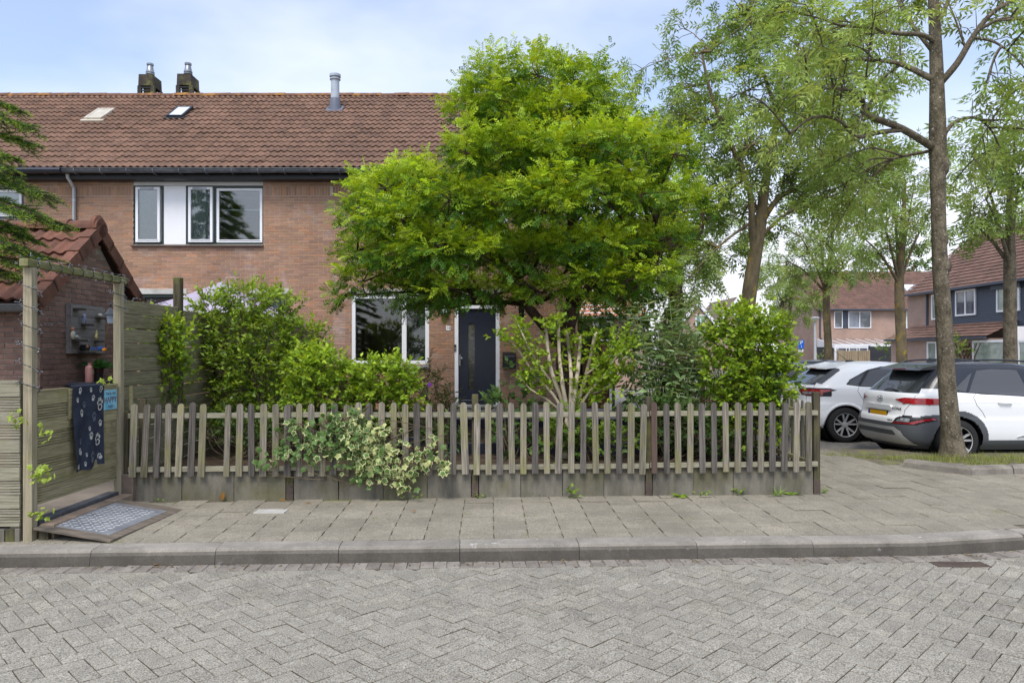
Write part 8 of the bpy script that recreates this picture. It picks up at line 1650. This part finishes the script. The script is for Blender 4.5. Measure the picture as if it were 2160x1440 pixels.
mb = MB(); mb.box(XF - 0.55, XF - 0.38, yN, yS, ezB - 0.34, ezB - 0.2); mb.build('gutter', M_slatec, hB)
def wy(x): return XF * F / (x - CX)         # depth on the facade seen at photo x
for xa_, xb_, ya, yb, pn in ((2018.5, 2061, 608, 664, M_farpane), (2105.5, 2154, 597, 655, M_palepane), (1968, 2006, 617, 672, M_palepane)):
    a_, b_ = wy(xa_), wy(xb_); z1 = CZ + (CY - yb) * b_ / F; z2 = CZ + (CY - ya) * b_ / F; win(hB, (XF - 0.06, a_, z1), (0, -1, 0), a_ - b_, z2 - z1, (-1, 0, 0), div=2, pane=pn, fw=0.1)
mb = MB(); mb.box(XF - 0.25, XF - 0.051, wy(2160), wy(2098), 5.15, 5.4); mb.build('shutter_box', M_slatec, hB)
# lean-to roof along the ground floor
zl, zu = 2.55, 3.25
lo = Vector((1.7, 0, zu - zl + 0.15)); far_roof(hB, (XF - 1.75, yS - 0.5, zl), (0, -1, 0), Vector((1.75, 0, 0.85)), (-0.85, 0, 1.75), wy(2150) * -1 + yS - 0.5, Vector((1.75, 0, 0.85)).length, 'lean_to_roof')
mb = MB(); mb.box(XF - 1.85, XF - 1.74, wy(2150), yS - 0.4, zl - 0.12, zl); mb.build('lean_to_gutter', M_slatec, hB)
mb = MB(); mb.box(XF - 1.5, XF - 0.001, wy(2150) + 0.2, yS - 0.7, 0, zl - 0.1); mb.build('lean_to_wall', M_farbrick, hB)
def wy2(x): return (XF - 1.5) * F / (x - CX)
for xa_, xb_, pn in ((1957, 1978, M_palepane), (2053, 2122, M_palepane)):
    a_, b_ = wy2(xa_), wy2(xb_); win(hB, (XF - 1.51, a_, 0.6), (0, -1, 0), a_ - b_, 1.75, (-1, 0, 0), pane=pn, fw=0.12)
mb = MB(); mb.box(XF - 1.7, XF - 0.002, wy(2195), 36.3, 0, 3.0); mb.build('white_porch', M_white, hB)
win(hB, (XF - 1.72, 36.1, 0.3), (0, -1, 0), 2.0, 2.0, (-1, 0, 0), pane=M_palepane, fw=0.1)
mb = MB(); mb.tube([(XF - 0.08, wy(1958), 5.4), (XF - 0.08, wy(1958), 2.9)], 0.07, 8); mb.build('drainpipe', M_slatec, hB)
for y_ in (30.5, 35.2): mb = MB(); Mx = Matrix.Translation((XF + 2.3, y_, ezB + 2.3 * (rzB - ezB) / 4.5 + 0.02)) @ Matrix.Rotation(-math.atan2(rzB - ezB, 4.5), 4, 'Y'); mb.box(-0.7, 0.7, -0.5, 0.5, 0, 0.2, M=Mx); mb.build('skylight', M_skyglass, hB)
tr = T('garden_trellis', 'brown diagonal wooden trellis on the far lean-to wall', 'trellis', (XF - 1.55, wy2(2042), 0.5))
for s_ in (-1, 1):
    for k in range(5): y0_ = wy2(2042) - 0.6 + 0.3 * k; mb = MB(); mb.tube([(XF - 1.53, y0_ - s_ * 0.5, 0.6), (XF - 1.53, y0_ + s_ * 0.5, 2.2)], 0.03, 4); mb.build('lath', pm('brown_lath', lin(96, 70, 54), var=0.1), tr)
# blue clad house and white gables glimpsed behind the garden
dC = 34.0; kC = dC / F; cx_ = lambda x: (x - CX) * kC
hC = T('blue_clad_house', 'house with navy upper cladding and orange roof glimpsed past the acacia trunk', 'house', (cx_(1265), dC, 0))
mb = MB(); mb.box(cx_(1130), cx_(1360), dC, dC + 7, 0, zf(668, dC)); mb.build('wall', M_farbrick, hC)
mb = MB(); mb.box(cx_(1150), cx_(1287), dC - 0.05, dC - 0.001, zf(735, dC), zf(668.5, dC)); mb.build('cladding', pm('navy_cladding', lin(44, 58, 98), var=0.08, fsc=5), hC)
far_roof(hC, (cx_(1128), dC - 0.4, zf(668, dC) - 0.05), (1, 0, 0), (0, 3.5, 2.4), (0, -2.4, 3.5), cx_(1362) - cx_(1128), 4.2, mat=pm('orange_tile', lin(165, 112, 88), lin(140, 94, 74), sc=2, var=0.15, fcol=True))
mb = MB(); mb.box(cx_(1130), cx_(1360), dC - 0.48, dC - 0.36, zf(671.5, dC), zf(668, dC)); mb.build('gutter', M_zinc, hC)
win(hC, (cx_(1249), dC - 0.05, zf(693, dC)), (1, 0, 0), 15 * kC, 15 * kC, (0, -1, 0), pane=M_skyglass); win(hC, (cx_(1275), dC - 0.05, zf(705, dC)), (1, 0, 0), 14 * kC, 28 * kC, (0, -1, 0))
# low shed gable with dark tiles under the climber
ls = T('low_tiled_shed', 'low shed with brown plank door and white post right of the acacia trunk', 'shed', (P(1240, 760, 18).x, 18, 0)); kS = 18 / F; sx_ = lambda x: (x - CX) * kS
mb = MB(); mb.prism([(sx_(1180), 0), (sx_(1297), 0), (sx_(1297), zf(720, 18)), (sx_(1205), zf(660, 18)), (sx_(1180), zf(672, 18))], 18, 20.5, 'y'); mb.build('wall', pm('dark_green_shed', lin(60, 66, 50), var=0.2), ls)
mb = MB(); mb.prism([(sx_(1203), zf(656, 18)), (sx_(1303), zf(720, 18)), (sx_(1303), zf(724, 18)), (sx_(1203), zf(660.2, 18))], 17.85, 20.6, 'y'); mb.build('roof', M_shedtile, ls)
for k in range(9): x = 1228 + k * 6.4; mb = MB(); mb.cham(sx_(x), sx_(x + 6), 17.93, 17.99, 0.1, zf(719, 18), 0.01); mb.build('plank', pm('red_brown_plank', lin(106, 72, 58), lin(86, 58, 48), sc=3, stretch=(6, 6, 1), var=0.15, orand=0.12), ls)
mb = MB(); mb.box(sx_(1284), sx_(1289), 17.87, 17.925, 0.1, zf(716, 18)); mb.box(sx_(1255), sx_(1289), 17.868, 17.924, zf(718.5, 18), zf(716, 18)); mb.build('white_post', M_white, ls)
dG = 58.0; kG = dG / F; gx_ = lambda x: (x - CX) * kG
def gable(label, xl, xr, yt, ye, d, left_open=True):
    t = T('white_edged_gable', label, 'house', (((xl + xr) / 2 - CX) * d / F, d, 0)); q = lambda x: (x - CX) * d / F; xm = xl + (xr - xl) * 0.0; A_, B2 = (q(xl), zf(yt, d)), (q(xr), zf(ye, d)); Lx = q(xl) - (B2[0] - A_[0])
    mb = MB(); mb.prism([(Lx, 0), (B2[0], 0), (B2[0], B2[1]), A_, (Lx, B2[1])], d, d + 8, 'y'); mb.build('wall', M_farbrick, t)
    for s_, e in ((1, B2), (-1, (Lx, B2[1]))):
        mb = MB(); mb.prism([A_, (A_[0], A_[1] + 0.35), (e[0] + s_ * 0.4, e[1] + 0.05), (e[0] + s_ * 0.4, e[1] - 0.3)], d - 0.25, d - 0.05, 'y'); mb.build('barge_board', M_white, t)
        mb = MB(); mb.add([(A_[0], d - 0.2, A_[1] + 0.36), (e[0] + s_ * 0.4, d - 0.2, e[1] + 0.06), (e[0] + s_ * 0.4, d + 8, e[1] + 0.06), (A_[0], d + 8, A_[1] + 0.36), (A_[0], d - 0.2, A_[1] + 0.46), (e[0] + s_ * 0.4, d - 0.2, e[1] + 0.16), (e[0] + s_ * 0.4, d + 8, e[1] + 0.16), (A_[0], d + 8, A_[1] + 0.46)], [(0, 1, 2, 3), (7, 6, 5, 4), (0, 4, 5, 1), (1, 5, 6, 2), (2, 6, 7, 3)]); mb.build('roof', pm('grey_brown_tile', lin(112, 98, 88), var=0.15, fsc=4, stretch=(1, 1, 8)), t)
    w_ = (B2[0] - A_[0]) * 0.62; win(t, (A_[0] - w_ * 0.2, d - 0.02, B2[1] + 0.1), (1, 0, 0), w_, (A_[1] - B2[1]) * 0.5, (0, -1, 0), div=2, pane=pm('green_pane', lin(120, 160, 160), lin(90, 120, 116), sc=0.7, var=0.1, rough=0.1))
gable('far white-edged gable with greenish window between butterfly bush and laurel', 1471, 1506, 643, 690, 58); gable('narrow far gable with white barge boards just left of the leaning trunk', 1552, 1590, 637, 690, 66)
# street lamp and parking sign
dl = 46.0; lx = (1719 - CX) / F * dl
t = T('street_lamp', 'grey street lamp post with flat conical lantern before the far gable', 'street lamp', (lx, dl, 0)); zt = zf(668, dl)
mb = MB(); mb.tube([(lx + 0.05, dl, 0), (lx + 0.02, dl, 1.2), (lx, dl, zt - 0.3)], [0.11, 0.09, 0.06], 10); mb.build('post', pm('lamp_post_grey', lin(186, 188, 188), var=0.05, rough=0.4), t, smooth=True)
mb = MB(); mb.lathe([(0.07, -0.32), (0.1, -0.28), (0.28, -0.1)], 16, Matrix.Translation((lx, dl, zt))); mb.build('diffuser', pm('lamp_diffuser', lin(214, 214, 196), var=0.03, rough=0.3), t, smooth=True)
mb = MB(); mb.lathe([(0.28, -0.1), (0.30, -0.08), (0.2, -0.02), (0.001, 0.0)], 16, Matrix.Translation((lx, dl, zt))); mb.build('cap', M_offwhite, t, smooth=True)
ds = 38.0; sx = (1691 - CX) / F * ds; zs1, zs0 = zf(717, ds), zf(736, ds)
t = T('parking_sign', 'blue parking sign with white P on a thin grey pole', 'sign', (sx, ds, 0)); mb = MB(); mb.tube([(sx + 0.08, ds + 0.03, 0), (sx, ds + 0.03, zs1)], 0.03, 8); mb.build('pole', M_zinc, t)
Mx = Matrix.Translation((sx - 0.02, ds, (zs0 + zs1) / 2)) @ Matrix.Rotation(R(-20), 4, 'Z') @ Matrix.Rotation(R(4), 4, 'Y') @ FRONT; h = (zs1 - zs0) / 2
mb = MB(); mb.cham(-0.13, 0.13, -h, h, -0.01, 0.006, 0.004, M=Mx); mb.build('plate', pm('sign_royal_blue', lin(22, 92, 190), var=0.04, rough=0.4), t)
text('P', 0.26, 'letter', M_white, t, Mx @ Matrix.Translation((0, h * 0.42, 0.008))); text('\\', 0.2, 'symbol', M_white, t, Mx @ Matrix.Translation((0.02, -h * 0.45, 0.008)))
mb = MB(); mb.cham(-0.12, 0.12, -h - 0.14, -h - 0.02, -0.01, 0.006, 0.004, M=Mx); mb.build('sub_plate', M_white, t); mb = MB(); mb.box(-0.08, 0.08, -h - 0.09, -h - 0.07, 0.0065, 0.008, M=Mx); mb.build('caption', M_black, t)
# bushes before the far houses, distant tree mass
for lab, x, d, lobes, sd_ in (('leafy garden bush before the dark clad house, right of the black fence', 1905, 52, [(1885, 738, 22, 14), (1915, 732, 26, 18), (1950, 738, 24, 14), (1975, 735, 16, 12)], 1), ('yellow-green bush at the foot of the lean-to wall', 2020, 40, [(2012, 735, 14, 16), (2030, 745, 16, 10)], 2), ('low yellowish weeds beneath the black board fence', 1730, 60, [(1728, 760, 10, 6)], 3)):
    shrub('garden_bush', lab, 'bush', x, d, lobes, 300 + sd_, (0.06, 0.12, 0.02), (0.24, 0.33, 0.05), size=(0.22, 0.36), dens=8, ln=(0.3, 0.6), z0=0.0, m=6, nstem=4, sr=0.03)
shrub('far_tree', 'rounded green tree crown rising behind the far brick roof', 'tree', 1925, 85, [(1925, 555, 34, 24), (1905, 570, 24, 16), (1950, 572, 22, 16)], 310, (0.05, 0.11, 0.02), (0.15, 0.24, 0.04), size=(0.4, 0.7), dens=2.2, ln=(0.6, 1.2), z0=0.0, sr=0.12, nstem=5)
